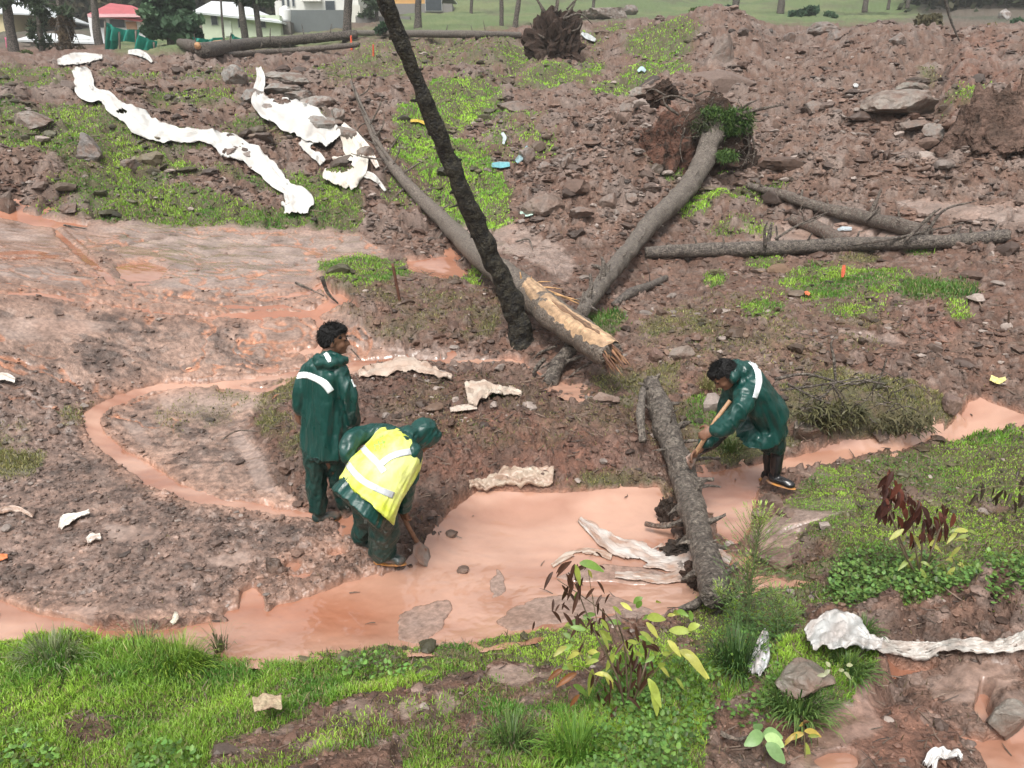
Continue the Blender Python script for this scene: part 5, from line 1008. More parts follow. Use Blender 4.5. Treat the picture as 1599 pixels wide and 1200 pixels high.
cloth('plastic_wrap', [(1196,988,3),(1190,1012,11),(1184,1035,14),(1178,1056,10)], 'grey white plastic wrap hanging beside the spiky plant', 'plastic', (.42,.43,.44), lift=.04, wr=.06, seed=36, muddy=.15, fold=4, m=m_poly)
cloth('plastic_wrap', [(1450,1200,10),(1456,1186,9),(1470,1182,7),(1492,1184,4),(1500,1190,3)], 'crumpled white plastic at the bottom right edge', 'plastic', (.66,.66,.65), lift=.03, wr=.05, seed=37, muddy=.1, fold=6, m=m_poly)
# ------------------------------------------------------------------ people
m_rain = mat('green_raincoat', (.004,.043,.036), rough=.36, spec=.5, var=.18, nscale=6, bump=.5, bscale=13, dist=.02, rvar=.10, mixcol=(.005,.048,.040), mixscale=9)
m_trou = mat('raincoat_trousers', (.004,.038,.032), rough=.42, spec=.45, var=.3, nscale=8, bump=.8, bscale=17, dist=.02, rvar=.12, mixcol=(.012,.036,.030), mixscale=6)
m_skin = mat('skin', (.17,.085,.052), rough=.5, spec=.4, var=.12, nscale=18, bump=.2, bscale=90, dist=.002)
m_hair = mat('black_hair', (.006,.0055,.0055), rough=.6, spec=.2, var=.3, nscale=60, bump=.8, bscale=110, dist=.006)
m_vest = mat('yellow_vest', (.60,.68,.06), rough=.5, spec=.4, var=.22, nscale=7, bump=.5, bscale=24, dist=.01, mixcol=(.72,.75,.26), mixscale=2.6)
m_band = mat('reflective_band', (.50,.52,.54), rough=.35, spec=.6, var=.15, nscale=18, bump=.3, bscale=60, dist=.002)
m_white = mat('white_band', (.78,.84,.85), rough=.4, spec=.5, var=.05, nscale=18)
m_boot = mat('rubber_boot', (.012,.012,.013), rough=.22, spec=.5, var=.2, nscale=12, bump=.2, bscale=20, dist=.005)
m_bootg = mat('muddy_boot', (.022,.045,.042), rough=.3, spec=.5, var=.3, nscale=14, mixcol=(.13,.085,.065), mixscale=7)
m_sole = mat('boot_sole', (.55,.24,.05), rough=.6, var=.4, nscale=20, mixcol=(.12,.07,.05), mixscale=10)
m_print = mat('faded_print', (.35,.62,.12), rough=.6, var=.3, nscale=30)
m_steel = mat('muddy_steel', (.20,.165,.145), rough=.45, spec=.5, var=.3, nscale=12, mixcol=(.20,.12,.09), mixscale=7, bump=.3, bscale=40)
m_handle = mat('wooden_handle', (.16,.085,.05), rough=.55, var=.35, nscale=14, bump=.3, bscale=60, dist=.003)
m_handle2 = mat('pale_wooden_handle', (.42,.25,.14), rough=.5, var=.3, nscale=14, bump=.3, bscale=60, dist=.003)
m_dark2 = mat('dark_eye', (.01,.008,.007), rough=.2)
def solid_mesh(ms):
    v, q, t, c = join(*ms); return mesh_np('tmp', v, [f for f in (q, t) if len(f)], c)
def ell(c, ax, sub=3):
    """ellipsoid from a centre and three axis vectors"""
    v, f = ico(sub); A = np.array([list(a) for a in ax]); V = v@A+np.array(c[:]); return [V, np.zeros((0, 4), int), f, np.ones((len(V), 3))]
def loft(secs, seg=40, n=40, power=2.4):
    """secs: (centre, lateral unit, front unit, a, b) -> closed solid"""
    C_ = smooth_path([s[0] for s in secs], n); k = np.linspace(0, 1, len(secs)); kk = np.linspace(0, 1, n+1)
    U_ = np.stack([np.interp(kk, k, [s[1][i] for s in secs]) for i in range(3)], 1); U_ /= np.linalg.norm(U_, axis=1)[:,None]
    V_ = np.stack([np.interp(kk, k, [s[2][i] for s in secs]) for i in range(3)], 1); V_ /= np.linalg.norm(V_, axis=1)[:,None]
    sm = lambda j: smooth_path([Vector((s[j], 0, 0)) for s in secs], n)[:,0]
    a = sm(3); b = sm(4); t = np.linspace(0, 2*PI, seg, endpoint=False)
    ct = np.sign(np.cos(t))*np.abs(np.cos(t))**(2/power); st_ = np.sign(np.sin(t))*np.abs(np.sin(t))**(2/power)
    V = C_[:,None]+U_[:,None]*(ct[None]*a[:,None])[...,None]+V_[:,None]*(st_[None]*b[:,None])[...,None]; V = V.reshape(-1, 3)
    i = np.arange(n)[:,None]*seg; q = np.arange(seg)[None]; q2 = (q+1) % seg
    Q = np.stack([i+q, i+q2, i+q2+seg, i+q+seg], 2).reshape(-1, 4)
    V = np.vstack([V, C_[0], C_[-1]]); c0, c1 = len(V)-2, len(V)-1; z = np.arange(seg)
    T = np.vstack([np.stack([np.full(seg, c0), (z+1) % seg, z], 1), np.stack([np.full(seg, c1), n*seg+z, n*seg+(z+1) % seg], 1)])
    return [V, Q, T, np.ones((len(V), 3))]
def limb(P, r, seg=18):
    P = [Vector(p) for p in P]; m = tube(P, r, seg, 8*len(P)); a = ell(P[0], [(r[0],0,0),(0,r[0],0),(0,0,r[0])], 2); b = ell(P[-1], [(r[-1],0,0),(0,r[-1],0),(0,0,r[-1])], 2)
    return join(m, a, b)
def organic(name, ms, material, parent, voxel=.012, smooth=4, folds=None, sfac=.5):
    me = solid_mesh(ms); o = bpy.data.objects.new('tmp', me); COL.objects.link(o)
    md = o.modifiers.new('r', 'REMESH'); md.mode = 'VOXEL'; md.voxel_size = voxel; md.use_smooth_shade = True
    if smooth: s = o.modifiers.new('s', 'SMOOTH'); s.factor = sfac; s.iterations = smooth
    dg = bpy.context.evaluated_depsgraph_get(); dg.update(); m2 = bpy.data.meshes.new_from_object(o.evaluated_get(dg)); bpy.data.objects.remove(o)
    m2.name = name
    if folds:
        n = len(m2.vertices); v = np.zeros(n*3); m2.vertices.foreach_get('co', v); v = v.reshape(-1, 3); nr = np.zeros(n*3); m2.vertices.foreach_get('normal', nr); nr = nr.reshape(-1, 3)
        d = folds(v); v = v+nr*d[:,None]; m2.vertices.foreach_set('co', v.ravel()); m2.update()
    m2.polygons.foreach_set('use_smooth', np.ones(len(m2.polygons), bool)); m2.materials.clear()
    return link(name, m2, material, parent)
def folds(amp, dirv, along=2.2, across=11, seed=0):
    across *= 1.7; along *= 1.0; amp *= 1.35
    """cloth creases stretched along a direction"""
    d = Vector(dirv).normalized(); u = d.orthogonal().normalized(); w = d.cross(u); M_ = np.array([list(d*along), list(u*across), list(w*across)])
    def f(v):
        p = v@M_.T; p = p+.6*np.stack([vn3(p[:,0]*.7, p[:,1]*.35, p[:,2]*.35, seed+k) for k in range(3)], 1)
        a = vn3(p[:,0], p[:,1], p[:,2], seed); b = vn3(p[:,0]*2.1+5, p[:,1]*1.9, p[:,2]*1.9, seed+3)
        iso = vn3(v[:,0]*9, v[:,1]*9, v[:,2]*9, seed+6); c = vn3(p[:,0]*3.2+9, p[:,1]*3.4, p[:,2]*3.4, seed+9)
        return amp*((1-np.abs(a)*2.2)*.9+(1-np.abs(b)*2)*.40+(1-np.abs(c)*2)*.22+iso*.6-.7)
    return f
def hand(wrist, d, nrm, curl=.9, s=1.0, side=1):
    """palm, four bent fingers of different length and a thumb leaving the side of the palm"""
    d = Vector(d).normalized(); n = Vector(nrm); n = (n-d*n.dot(d)).normalized(); l = d.cross(n).normalized()*side; w = Vector(wrist); ms = []
    pc = w+d*.05*s; ms.append(ell(pc, [d*.055*s, l*.042*s, n*.018*s], 3)); ms.append(tube([w-d*.03, w+d*.02], [.026*s, .026*s], 12, 5))
    for k, (off, L_) in enumerate(((-.030, .062), (-.010, .072), (.010, .068), (.029, .054))):
        p = w+d*.088*s+l*off*s; ang = 0; pts = [p-d*.02*s]
        for j, fr_ in enumerate((.45, .32, .25)):
            pts.append(pts[-1]+(d*math.cos(ang)+n*math.sin(ang))*(L_*fr_*1.25*s)); ang += curl*(1.0-.06*k)
        ms.append(limb(pts, [.0095*s, .009*s, .0085*s, .0075*s], 10))
    t0 = w+d*.025*s-l*.034*s; t1 = t0+(d*.55-l*.6+n*.35).normalized()*.035*s; t2 = t1+(d*.75-l*.1+n*.6*curl).normalized()*.032*s; t3 = t2+(d*.7+l*.2+n*.8*curl).normalized()*.024*s
    ms.append(limb([t0, t1, t2, t3], [.013*s, .0115*s, .010*s, .008*s], 10)); return ms
def head(c, f, u, s=1.0):
    """c centre of the skull, f facing, u up"""
    f = Vector(f).normalized(); u = Vector(u); u = (u-f*u.dot(f)).normalized(); l = u.cross(f); c = Vector(c); ms = []
    A = lambda x, y, z: c+(f*x+l*y+u*z)*s
    ms.append(ell(A(-.012,0,.028), [f*.096*s, l*.076*s, u*.088*s])); ms.append(ell(A(.028,0,-.025), [f*.062*s, l*.060*s, u*.085*s])); ms.append(ell(A(.040,0,-.078), [f*.042*s, l*.040*s, u*.030*s]))
    for q in (-1, 1):
        ms.append(ell(A(.045,.034*q,-.028), [f*.038*s, l*.026*s, u*.030*s], 2)); ms.append(ell(A(.072,.028*q,.022), [f*.018*s, l*.024*s, u*.009*s], 2)); ms.append(ell(A(-.008,.078*q,-.010), [f*.020*s, l*.010*s, u*.031*s], 2))
    ms.append(limb([A(.080,0,.012), A(.098,0,-.012), A(.104,0,-.024)], [.010*s, .012*s, .014*s], 10))
    for q in (-1, 1): ms.append(ell(A(.092,.012*q,-.027), [f*.012*s, l*.009*s, u*.008*s], 2))
    ms.append(ell(A(.084,0,-.048), [f*.012*s, l*.022*s, u*.006*s], 2)); ms.append(ell(A(.081,0,-.059), [f*.012*s, l*.019*s, u*.007*s], 2)); ms.append(ell(A(.078,0,-.086), [f*.014*s, l*.018*s, u*.012*s], 2))
    return ms, A, (f, l, u)
def hair_tufts(A, fl, parent, s=1.0, n=1400, r0=.098, back=-.05, L_=.028, ext=None):
    """short strands combed over the skull"""
    f, l, u = fl; V = []; c = A(-.012, 0, .030); k = 0; out = []
    while k < n:
        d = rng.normal(size=3); d /= np.linalg.norm(d); x, y, z = d
        if z < -.45 or (x > .45 and z < .45) or (x > -.15 and z < -.05 and abs(y) < .97) or (x>0.2 and z<.3): continue
        p = c+(f*(x*.102)+l*(y*.082)+u*(z*.094))*s; nrm = (f*x+l*y+u*z).normalized(); g = (f*(.6 if z > .5 else -.1)-u*(.8 if z < .7 else .1)+nrm*.55+Vector(rng.normal(0, .25, 3))).normalized()
        q = p+g*L_*rng.uniform(.6, 1.3); w = nrm.cross(g).normalized()*.0035; out += [p-w, p+w, q+w*.4, q-w*.4]; k += 1
    V = np.array([list(o) for o in out]); qd = np.arange(len(V)).reshape(-1, 4)
    return V, qd
def face_bits(A, fl, parent, s=1.0):
    f, l, u = fl
    for q in (-1, 1):
        build('eye', ell(A(.082,.028*q,.008), [f*.007*s, l*.011*s, u*.006*s], 2), m_dark2, parent); build('eyebrow', ell(A(.090,.029*q,.026), [f*.006*s, l*.018*s, u*.004*s], 2), m_hair, parent)
def hair(A, fl, parent, s=1.0, seed=1):
    f, l, u = fl; ms = [ell(A(-.020,0,.040), [f*.098*s, l*.080*s, u*.086*s]), ell(A(-.058,0,.0), [f*.062*s, l*.074*s, u*.072*s]), ell(A(.040,0,.085), [f*.055*s, l*.062*s, u*.032*s])]
    for k in range(16):
        a = rng.uniform(0, 2*PI); z = rng.uniform(.1, .95); rr = math.sqrt(1-z*z); ms.append(ell(A(-.015+.090*rr*math.cos(a), .074*rr*math.sin(a), .032+.080*z), [f*.026*s, l*.022*s, u*.014*s], 2))
    o = organic('hair', ms, m_hair, parent, .006, 2, lambda v: .005*fbm3(v, 45, 3, seed))
    V, q = hair_tufts(A, fl, parent, s); me = o.data
    bm = bmesh.new(); bm.from_mesh(me); vs_ = [bm.verts.new(v) for v in V]; [bm.faces.new([vs_[i] for i in r]) for r in q]; bm.to_mesh(me); bm.free(); return o
def decal(name, target, pts, hw, material, parent, off=.004, n=40, m=6, ang=None):
    """strip sewn on a garment: centre line in photo points, cast onto the cloth"""
    dg = bpy.context.evaluated_depsgraph_get(); me = target.data; bv = BVHTree.FromPolygons([v.co[:] for v in me.vertices], [p.vertices[:] for p in me.polygons])
    S = smooth_path([Vector((a, b, 0)) for a, b in pts], n); T = np.gradient(S[:,:2], axis=0); T /= np.linalg.norm(T, axis=1)[:,None]; N2 = np.stack([-T[:,1], T[:,0]], 1)
    hwv = np.interp(np.linspace(0, 1, n+1), np.linspace(0, 1, len(hw)), hw) if hasattr(hw, '__len__') else np.full(n+1, hw)
    g = {}; o = Vector((0, 0, H))
    for i in range(n+1):
        for j in range(m+1):
            w = (j/m*2-1)*hwv[i]; d = Vector(ray(S[i,0]+N2[i,0]*w, S[i,1]+N2[i,1]*w)).normalized(); h = bv.ray_cast(o, d)
            if h[0] is not None: nn = h[1] if h[1].dot(d) < 0 else -h[1]; g[i,j] = h[0]+nn*off-d*.001
    ks = list(g); ix = {k: i for i, k in enumerate(ks)}; Q = [(ix[i,j], ix[i+1,j], ix[i+1,j+1], ix[i,j+1]) for i in range(n) for j in range(m) if all(k in ix for k in ((i,j),(i+1,j),(i+1,j+1),(i,j+1))) and (g[i,j]-g[i+1,j+1]).length < .12]
    if not Q: return None
    ob = link(name, mesh_np(name, np.array([list(g[k]) for k in ks]), np.array(Q)), material, parent); md = ob.modifiers.new('t', 'SOLIDIFY'); md.thickness = .003; md.offset = 0; return ob
def boot(parent, ankle, toe_dir, s=1.0, top=.30, mt=None, up_to=None, sole=None):
    a = Vector(ankle); t = Vector(toe_dir); t.z = 0; t.normalize(); l = Vector((0,0,1)).cross(t); z = Vector((0,0,1)); k = Vector(up_to) if up_to else a+z*top
    ms = [limb([k, k.lerp(a, .5), a+z*.02], [.060*s, .055*s, .046*s]), ell(a+t*.055-z*.045, [t*.125*s, l*.045*s, z*.040*s]), ell(a+t*.125-z*.055, [t*.055*s, l*.050*s, z*.032*s]), ell(a-t*.015-z*.03, [t*.05*s, l*.040*s, z*.055*s])]
    o = organic('boot', ms, mt or m_boot, parent, .009, 3, lambda v: .003*fbm3(v, 16, 2, 3))
    so = organic('boot_sole', [ell(a+t*.055-z*.083, [t*.14*s, l*.050*s, z*.012*s]), ell(a-t*.03-z*.082, [t*.045*s, l*.042*s, z*.018*s])], sole or m_sole, o, .008, 1); return o
def person(px, py, label, Yd):
    g = W(px, py, Yd); return empty('person', g, label, 'person', None)
Zv = Vector((0, 0, 1))
# ---- man standing with his back to us, head turned right
Y1 = 5.42; j = lambda a, b, d=0: W(a, b, Y1+d)
p1 = person(510, 815, 'man standing in green raincoat with white shoulder stripe, bare black hair, looking right', Y1)
fr1 = Vector((.72, .69, 0)); lt1 = Vector((-.69, .72, 0))     # front, left
hc = j(522, 531, .05); hm, A1, fl1 = head(hc, (.98,.12,-.10), (0,0,1), 1.06)
sh_c = j(507, 572, 0); hip = j(503, 700, 0); sl = j(474, 574, .10); sr = j(541, 582, -.12)
lk = j(495, 758, -.02); la = j(498, 802, 0); rk = j(533, 756, .05); ra = j(541, 798, .12)
el = j(467, 618, .06); wl = j(464, 640, .10); er = j(551, 632, -.12); wr_ = j(556, 668, .05)
body = hm+[limb([hc-Zv*.06+fl1[0]*-.02, sh_c+Zv*.03], [.058, .062]), loft([(sh_c-Zv*.0, lt1, fr1, .10, .06), (sh_c-Zv*.08, lt1, fr1, .15, .09), (sh_c-Zv*.2, lt1, fr1, .17, .11), (hip+Zv*.2, lt1, fr1, .15, .10), (hip, lt1, fr1, .17, .11)]),
  limb([sl-lt1*.05-Zv*.03, el, wl], [.035, .04, .03]), limb([sr+lt1*.05-Zv*.03, er, wr_], [.035, .04, .03]), limb([hip+lt1*.09, lk, la], [.07, .05, .03]), limb([hip-lt1*.09, rk, ra], [.07, .05, .03])]+hand(wl, (-.05, .05, -1), fr1, .5)+hand(wr_, (.2, .6, -.7), (-1, 0, 0), .6)
organic('body', body, m_skin, p1, .0075, 2); face_bits(A1, fl1, p1, 1.06); hair(A1, fl1, p1, 1.06)
tor = [(j(509, 562, 0), lt1, fr1, .085, .075), (j(508, 568, 0), lt1, fr1, .165, .10), (j(507, 580, 0), lt1, fr1, .215, .12), (j(507, 620, 0), lt1, fr1, .205, .135), (j(507, 660, 0), lt1, fr1, .215, .15), (j(507, 696, 0), lt1, fr1, .24, .165), (j(508, 705, 0), lt1, fr1, .245, .17)]
jk = [loft(tor, n=60), limb([j(483, 578, .10), j(470, 612, .06), j(468, 638, .09)], [.066, .066, .058]), limb([j(530, 580, -.08), j(544, 618, -.13), j(551, 652, -.06), j(546, 670, .02)], [.070, .070, .070, .060]),
  limb([j(496, 560, .02), j(503, 566, -.10), j(520, 566, -.13), j(538, 562, -.06)], [.035, .05, .045, .03]), ell(j(507, 568, -.10), [(.085,0,0),(0,.055,0),(0,0,.060)]), limb([j(496, 556, .06), j(512, 553, -.03), j(530, 558, -.05), j(541, 566, .06)], [.022, .028, .028, .022])]
fjk = folds(.011, (.1, 0, 1), 2.0, 9, 3); jac1 = organic('jacket', jk, m_rain, p1, .011, 5, fjk)
decal('reflective_stripe', jac1, [(463,588),(478,586),(495,592),(508,600),(517,612)], [4.5,5,5,6,5.5], m_white, jac1); decal('reflective_stripe', jac1, [(552,592),(554,598),(556,604)], 4, m_white, jac1, n=10); decal('reflective_stripe', jac1, [(508,552),(513,560),(515,566)], [3,4,2], m_white, jac1, n=10)
tr = [loft([(j(504, 690), lt1, fr1, .17, .12), (j(504, 712), lt1, fr1, .175, .125)]), limb([j(491, 700, .02), j(494, 755, -.01), j(497, 794, 0)], [.100, .080, .070]), limb([j(519, 700, -.04), j(533, 755, .04), j(540, 790, .12)], [.100, .080, .068])]
organic('trousers', tr, m_trou, p1, .011, 4, folds(.012, (.3, 0, 1), 5, 9, 8))
boot(p1, la-Zv*.0, (.75,.35,0), .95, .12, m_bootg); boot(p1, ra-Zv*.0, (.95,.2,0), .95, .12, m_bootg)
# ---- man bending with a shovel, yellow vest and hood
Y2 = 4.6; j = lambda a, b, d=0: W(a, b, Y2+d)
p2 = person(590, 870, 'man bending over in bright yellow reflective vest with green hood up, digging with a shovel', Y2+.2)
lat = Vector((.62, -.78, 0)); hipc = j(577, 766); shc = j(630, 690, .28); sp = (shc-hipc).normalized(); bk = sp.cross(lat).normalized()
if bk.z < 0: bk = -bk
ft = -bk
hc2 = j(662, 682, .42); f2 = Vector((.62,.30,-.72)); hm2, A2, fl2 = head(hc2, f2, (.75,.35,.55), 1.0)
rs = j(646, 704, .12); ls = j(608, 672, .46); re = j(636, 752, .10); rw = j(630, 792, .16); le = j(544, 690, .30); lw = j(600, 780, .40)
rh = hipc+lat*.09; lh = hipc-lat*.09; rk2 = j(600, 820, .06); ra2 = j(597, 862, .19); lk2 = j(572, 808, .28); la2 = j(566, 838, .42)
body = hm2+[limb([hc2-f2*.02-Vector((.06,.03,.05)), shc], [.055, .06]), loft([(shc, lat, ft, .12, .07), (shc.lerp(hipc, .5), lat, ft, .16, .10), (hipc, lat, ft, .16, .11)]), limb([rs-lat*.03, re, rw], [.04, .04, .03]), limb([ls.lerp(shc, .3), j(580, 700, .40), j(585, 740, .40), lw], [.04, .04, .035, .03]),
  limb([rh, rk2, ra2], [.07, .05, .03]), limb([lh, lk2, la2], [.07, .05, .03])]+hand(rw, (.1, .1, -1), (.7, .6, 0), 1.1)+hand(lw, (.5, .1, -1), (.5, -.6, 0), 1.1)
organic('body', body, m_skin, p2, .0075, 2); face_bits(A2, fl2, p2)
jk = [loft([(shc+sp*.06, lat, ft, .10, .08), (shc, lat, ft, .20, .13), (shc.lerp(hipc, .4), lat, ft, .215, .15), (hipc, lat, ft, .225, .17), (hipc-sp*.16-Zv*.01, lat, ft, .25, .19)], n=50),
  limb([rs+sp*.0, re, rw], [.072, .068, .055]), limb([ls-sp*.03, j(575, 678, .42), j(552, 686, .32), j(546, 712, .25), j(580, 760, .35)], [.07, .07, .068, .06, .055])]
jac2 = organic('jacket', jk, m_rain, p2, .011, 4, folds(.010, sp, 3, 9, 13))
hd = [ell(A2(-.025,0,.020), [fl2[0]*.118, fl2[1]*.104, fl2[2]*.122]), ell(A2(.035,0,.055), [fl2[0]*.075, fl2[1]*.085, fl2[2]*.070]), limb([A2(-.045,0,-.05), shc+sp*.04+bk*.0], [.095, .085])]
hood = organic('hood', hd, m_rain, p2, .009, 4, folds(.007, fl2[2], 4, 12, 17))
vs2 = [(shc+sp*.035, lat, ft, .13, .10), (shc-sp*.03, lat, ft, .225, .155), (shc.lerp(hipc, .35), lat, ft, .243, .178), (shc.lerp(hipc, .75), lat, ft, .252, .195), (hipc-sp*.02+lat*.01+ft*.01, lat, ft, .262, .205), (hipc-sp*.075+lat*.015+ft*.02, lat, ft, .275, .215)]
vest = organic('vest', [loft(vs2, n=60)], m_vest, p2, .011, 4, folds(.008, sp, 2.5, 7, 23))
for pts, hw in (([(534,708),(545,728),(565,750),(590,764),(614,774)], 5.2), ([(561,690),(572,706),(590,724),(600,738)], 5), ([(593,727),(610,714),(632,707),(650,705)], [5,5,5,4.5])): decal('reflective_band', vest, pts, hw, m_band, vest)
for pts, hw in (([(585,694),(587,704)], 1.2), ([(591,690),(594,702)], 1.2), ([(597,688),(600,699)], 1.2), ([(583,698),(590,695),(602,690)], .9), ([(592,684),(599,681)], .9)): decal('faded_print', vest, pts, hw, m_print, vest, n=6, m=2)
tr = [loft([(hipc+sp*.05, lat, ft, .17, .13), (hipc-sp*.12-Zv*.03, lat, ft, .175, .14)]), limb([rh-Zv*.02, rk2, ra2+Zv*.01], [.118, .105, .098]), limb([lh-Zv*.02, lk2, la2+Zv*.01], [.112, .095, .085])]
organic('trousers', tr, m_trou, p2, .011, 4, folds(.013, (.2, .2, 1), 4, 8, 28))
boot(p2, ra2-Zv*.005, (.95,-.15,0), 1.0, .10, m_bootg); boot(p2, la2-Zv*.0, (.8,-.4,0), .95, .10, m_bootg)
sv = empty('shovel', j(655, 862, .34), 'muddy shovel with wooden shaft held by the man in the yellow vest', 'shovel')
build('shaft', tube([j(618, 780, .20), j(632, 812, .26), j(651, 846, .33), j(663, 860, .37)], [.017, .017, .018, .020], 12, 30, .05, 9, (.16,.085,.05), 4), m_handle, sv)
def plate(name, pts, Yc, mt, parent, th=.006, bow=.0):
    """curved blade outline"""
    bm = bmesh.new(); vs_ = [bm.verts.new(W(a, b, Yc+c)) for a, b, c in pts]; cen = bm.verts.new(sum((v.co for v in vs_), Vector())/len(vs_)+Vector((0, bow, -bow))); [bm.faces.new((vs_[i], vs_[(i+1) % len(vs_)], cen)) for i in range(len(vs_))]
    bmesh.ops.subdivide_edges(bm, edges=bm.edges[:], cuts=2, use_grid_fill=True, smooth=.6); me = bpy.data.meshes.new(name); bm.to_mesh(me); bm.free(); o = link(name, me, mt, parent); s = o.modifiers.new('t', 'SOLIDIFY'); s.thickness = th; [setattr(p, 'use_smooth', True) for p in me.polygons]; return o
plate('blade', [(655,846,.33),(669,857,.40),(672,872,.36),(670,888,.26),(655,880,.20),(644,866,.20),(645,852,.28)], Y2, m_steel, sv, bow=.025)
# ---- man on the right bending over his tool
Y3 = hit(1215, 766, 0).y-.02; Y3 = min(max(Y3, 5.6), 6.1); j = lambda a, b, d=0: W(a, b, Y3+d)
p3 = person(1215, 765, 'man in green raincoat and black rubber boots bending left over the knotty trunk', Y3)
hip3 = j(1200, 645, .02); sh3 = j(1162, 592, -.06); sp3 = (sh3-hip3).normalized(); lat3 = Vector((-.10, -.99, 0)); lat3 = (lat3-sp3*lat3.dot(sp3)).normalized(); bk3 = sp3.cross(lat3).normalized()
if bk3.z < 0: bk3 = -bk3
ft3 = -bk3
hc3 = j(1131, 586, -.12); f3 = Vector((-.62,-.10,-.75)); hm3, A3, fl3 = head(hc3, f3, (-.75,-.05,.6), 1.05)
s_n = j(1166, 612, -.26); e_n = j(1148, 648, -.36); w_n = j(1114, 670, -.34); s_f = sh3-lat3*.17; e_f = j(1126, 662, .05); w_f = j(1092, 703, -.12)
kn = j(1212, 682, -.02); an = j(1211, 741, 0); kf = j(1203, 690, .22); af = j(1200, 738, .30)
hl = hand(w_n, (-.75, .0, -.55), (.3, .75, -.3), 1.15, 1.05)+hand(w_f, (-.6, .1, -.7), (.4, -.75, -.3), 1.15, 1.05, -1)
body = hm3+[limb([hc3+Vector((.05,0,.0)), sh3], [.055, .06]), loft([(sh3, lat3, ft3, .12, .07), (sh3.lerp(hip3, .5), lat3, ft3, .16, .10), (hip3, lat3, ft3, .16, .11)]), limb([s_n-lat3*.03, e_n, w_n], [.04, .04, .03]), limb([s_f+Zv*0, e_f, w_f], [.04, .04, .03]),
  limb([hip3+lat3*.08, kn, an], [.07, .045, .025]), limb([hip3-lat3*.08, kf, af], [.07, .045, .025])]+hl
organic('body', body, m_skin, p3, .0075, 2); face_bits(A3, fl3, p3, 1.05); hair(A3, fl3, p3, 1.05, 5)
hm_ = j(1196, 668, .0)
jk = [loft([(sh3+sp3*.08, lat3, ft3, .10, .085), (sh3+sp3*.0, lat3, ft3, .21, .14), (sh3.lerp(hip3, .5), lat3, ft3, .215, .150), (hip3, lat3, ft3*.8-Zv*.0, .22, .155), (j(1194, 658, .02), lat3, Vector((-1,0,-.45)).normalized(), .22, .16), (j(1184, 678, .02), lat3, Vector((-1,0,-.22)).normalized(), .235, .185)], n=60),
  limb([s_n, j(1154, 640, -.36), j(1135, 664, -.36), j(1119, 674, -.35)], [.085, .085, .072, .062]), limb([s_f, e_f, w_f+Vector((.05,0,.06))], [.08, .075, .06]),
  ell(j(1158, 578, -.08), [(.085,0,.02),(0,.10,0),(-.02,0,.075)]), limb([j(1146, 590, -.20), j(1150, 572, -.10), j(1150, 568, .05)], [.04, .045, .04])]
jac3 = organic('jacket', jk, m_rain, p3, .011, 4, folds(.011, sp3+Vector((0,0,.6)), 2.5, 8, 33))
decal('reflective_stripe', jac3, [(1168,562),(1180,574),(1185,592),(1183,606),(1178,622)], [3.5,4.5,4.8,4.5,3.5], m_white, jac3)
tr = [loft([(hip3, lat3, Vector((-1,0,0)), .16, .13), (j(1205, 672, 0), lat3, Vector((-1,0,0)), .15, .13)]), limb([hip3+lat3*.06-Zv*.1, j(1211, 680, -.03), j(1214, 699, -.01)], [.10, .085, .076]), limb([hip3-lat3*.06-Zv*.1, j(1200, 682, .20), j(1201, 699, .24)], [.10, .085, .072])]
organic('trousers', tr, m_trou, p3, .010, 3, folds(.010, (0,0,1), 9, 7, 38))
boot(p3, an+Zv*.0, (.72,-.62,0), 1.0, .28, m_boot, j(1214, 700, -.01)); boot(p3, af, (.8,-.3,0), 1.0, .28, m_boot, j(1202, 700, .26))
organic('glove', [limb([j(1128, 676, -.02), j(1112, 690, -.05), j(1094, 702, -.10)], [.058, .062, .045])], m_boot, p3, .009, 3, folds(.006, (-1,0,-1), 4, 9, 44))
tl = empty('hoe', j(1085, 712, -.1), 'long tool with pale wooden handle held by the bending man over the trunk', 'tool')
build('handle', tube([j(1140, 626, -.16), j(1118, 656, -.20), j(1100, 686, -.16), j(1086, 708, -.12)], [.017, .018, .019, .019], 12, 30, .05, 9, (.4,.24,.14), 4), m_handle2, tl)
plate('tool_head', [(1086,704,-.12),(1072,714,-.15),(1074,722,-.18),(1079,734,-.16),(1086,722,-.12),(1090,712,-.08)], Y3, m_steel, tl, .012, .01)
# ------------------------------------------------------------------ near plants
m_leafy = mat('plant_leaf', attr='col', rough=.4, spec=.4, var=.2, nscale=30, trans=.35)
m_stem = mat('plant_stem', attr='col', rough=.6, var=.3, nscale=30)
def leaf_mesh(p, d, n, L_, w, droop=.3, col=(.2,.3,.05), fold=.15, serr=0.0, k=6):
    d = Vector(d).normalized(); n = Vector(n); n = (n-d*n.dot(d)); n = n.normalized() if n.length > 1e-3 else d.orthogonal().normalized(); s = d.cross(n).normalized(); P = Vector(p); V = []
    for i in range(k+1):
        t = i/k; ww = w*.5*math.sin(PI*min(1, t*.92+.04))**.8*(1-.25*t)*(1+serr*(i % 2)); c = P+d*(L_*t)-n*(0)+Vector((0, 0, -droop*L_*t*t)); V += [c-s*ww+n*fold*ww, c, c+s*ww+n*fold*ww]
    q = [];
    for i in range(k): a = i*3; q += [(a, a+1, a+4, a+3), (a+1, a+2, a+5, a+4)]
    V = np.array([list(v) for v in V]); return [V, np.array(q), np.zeros((0, 3), int), np.tile(np.array(col, float), (len(V), 1))]
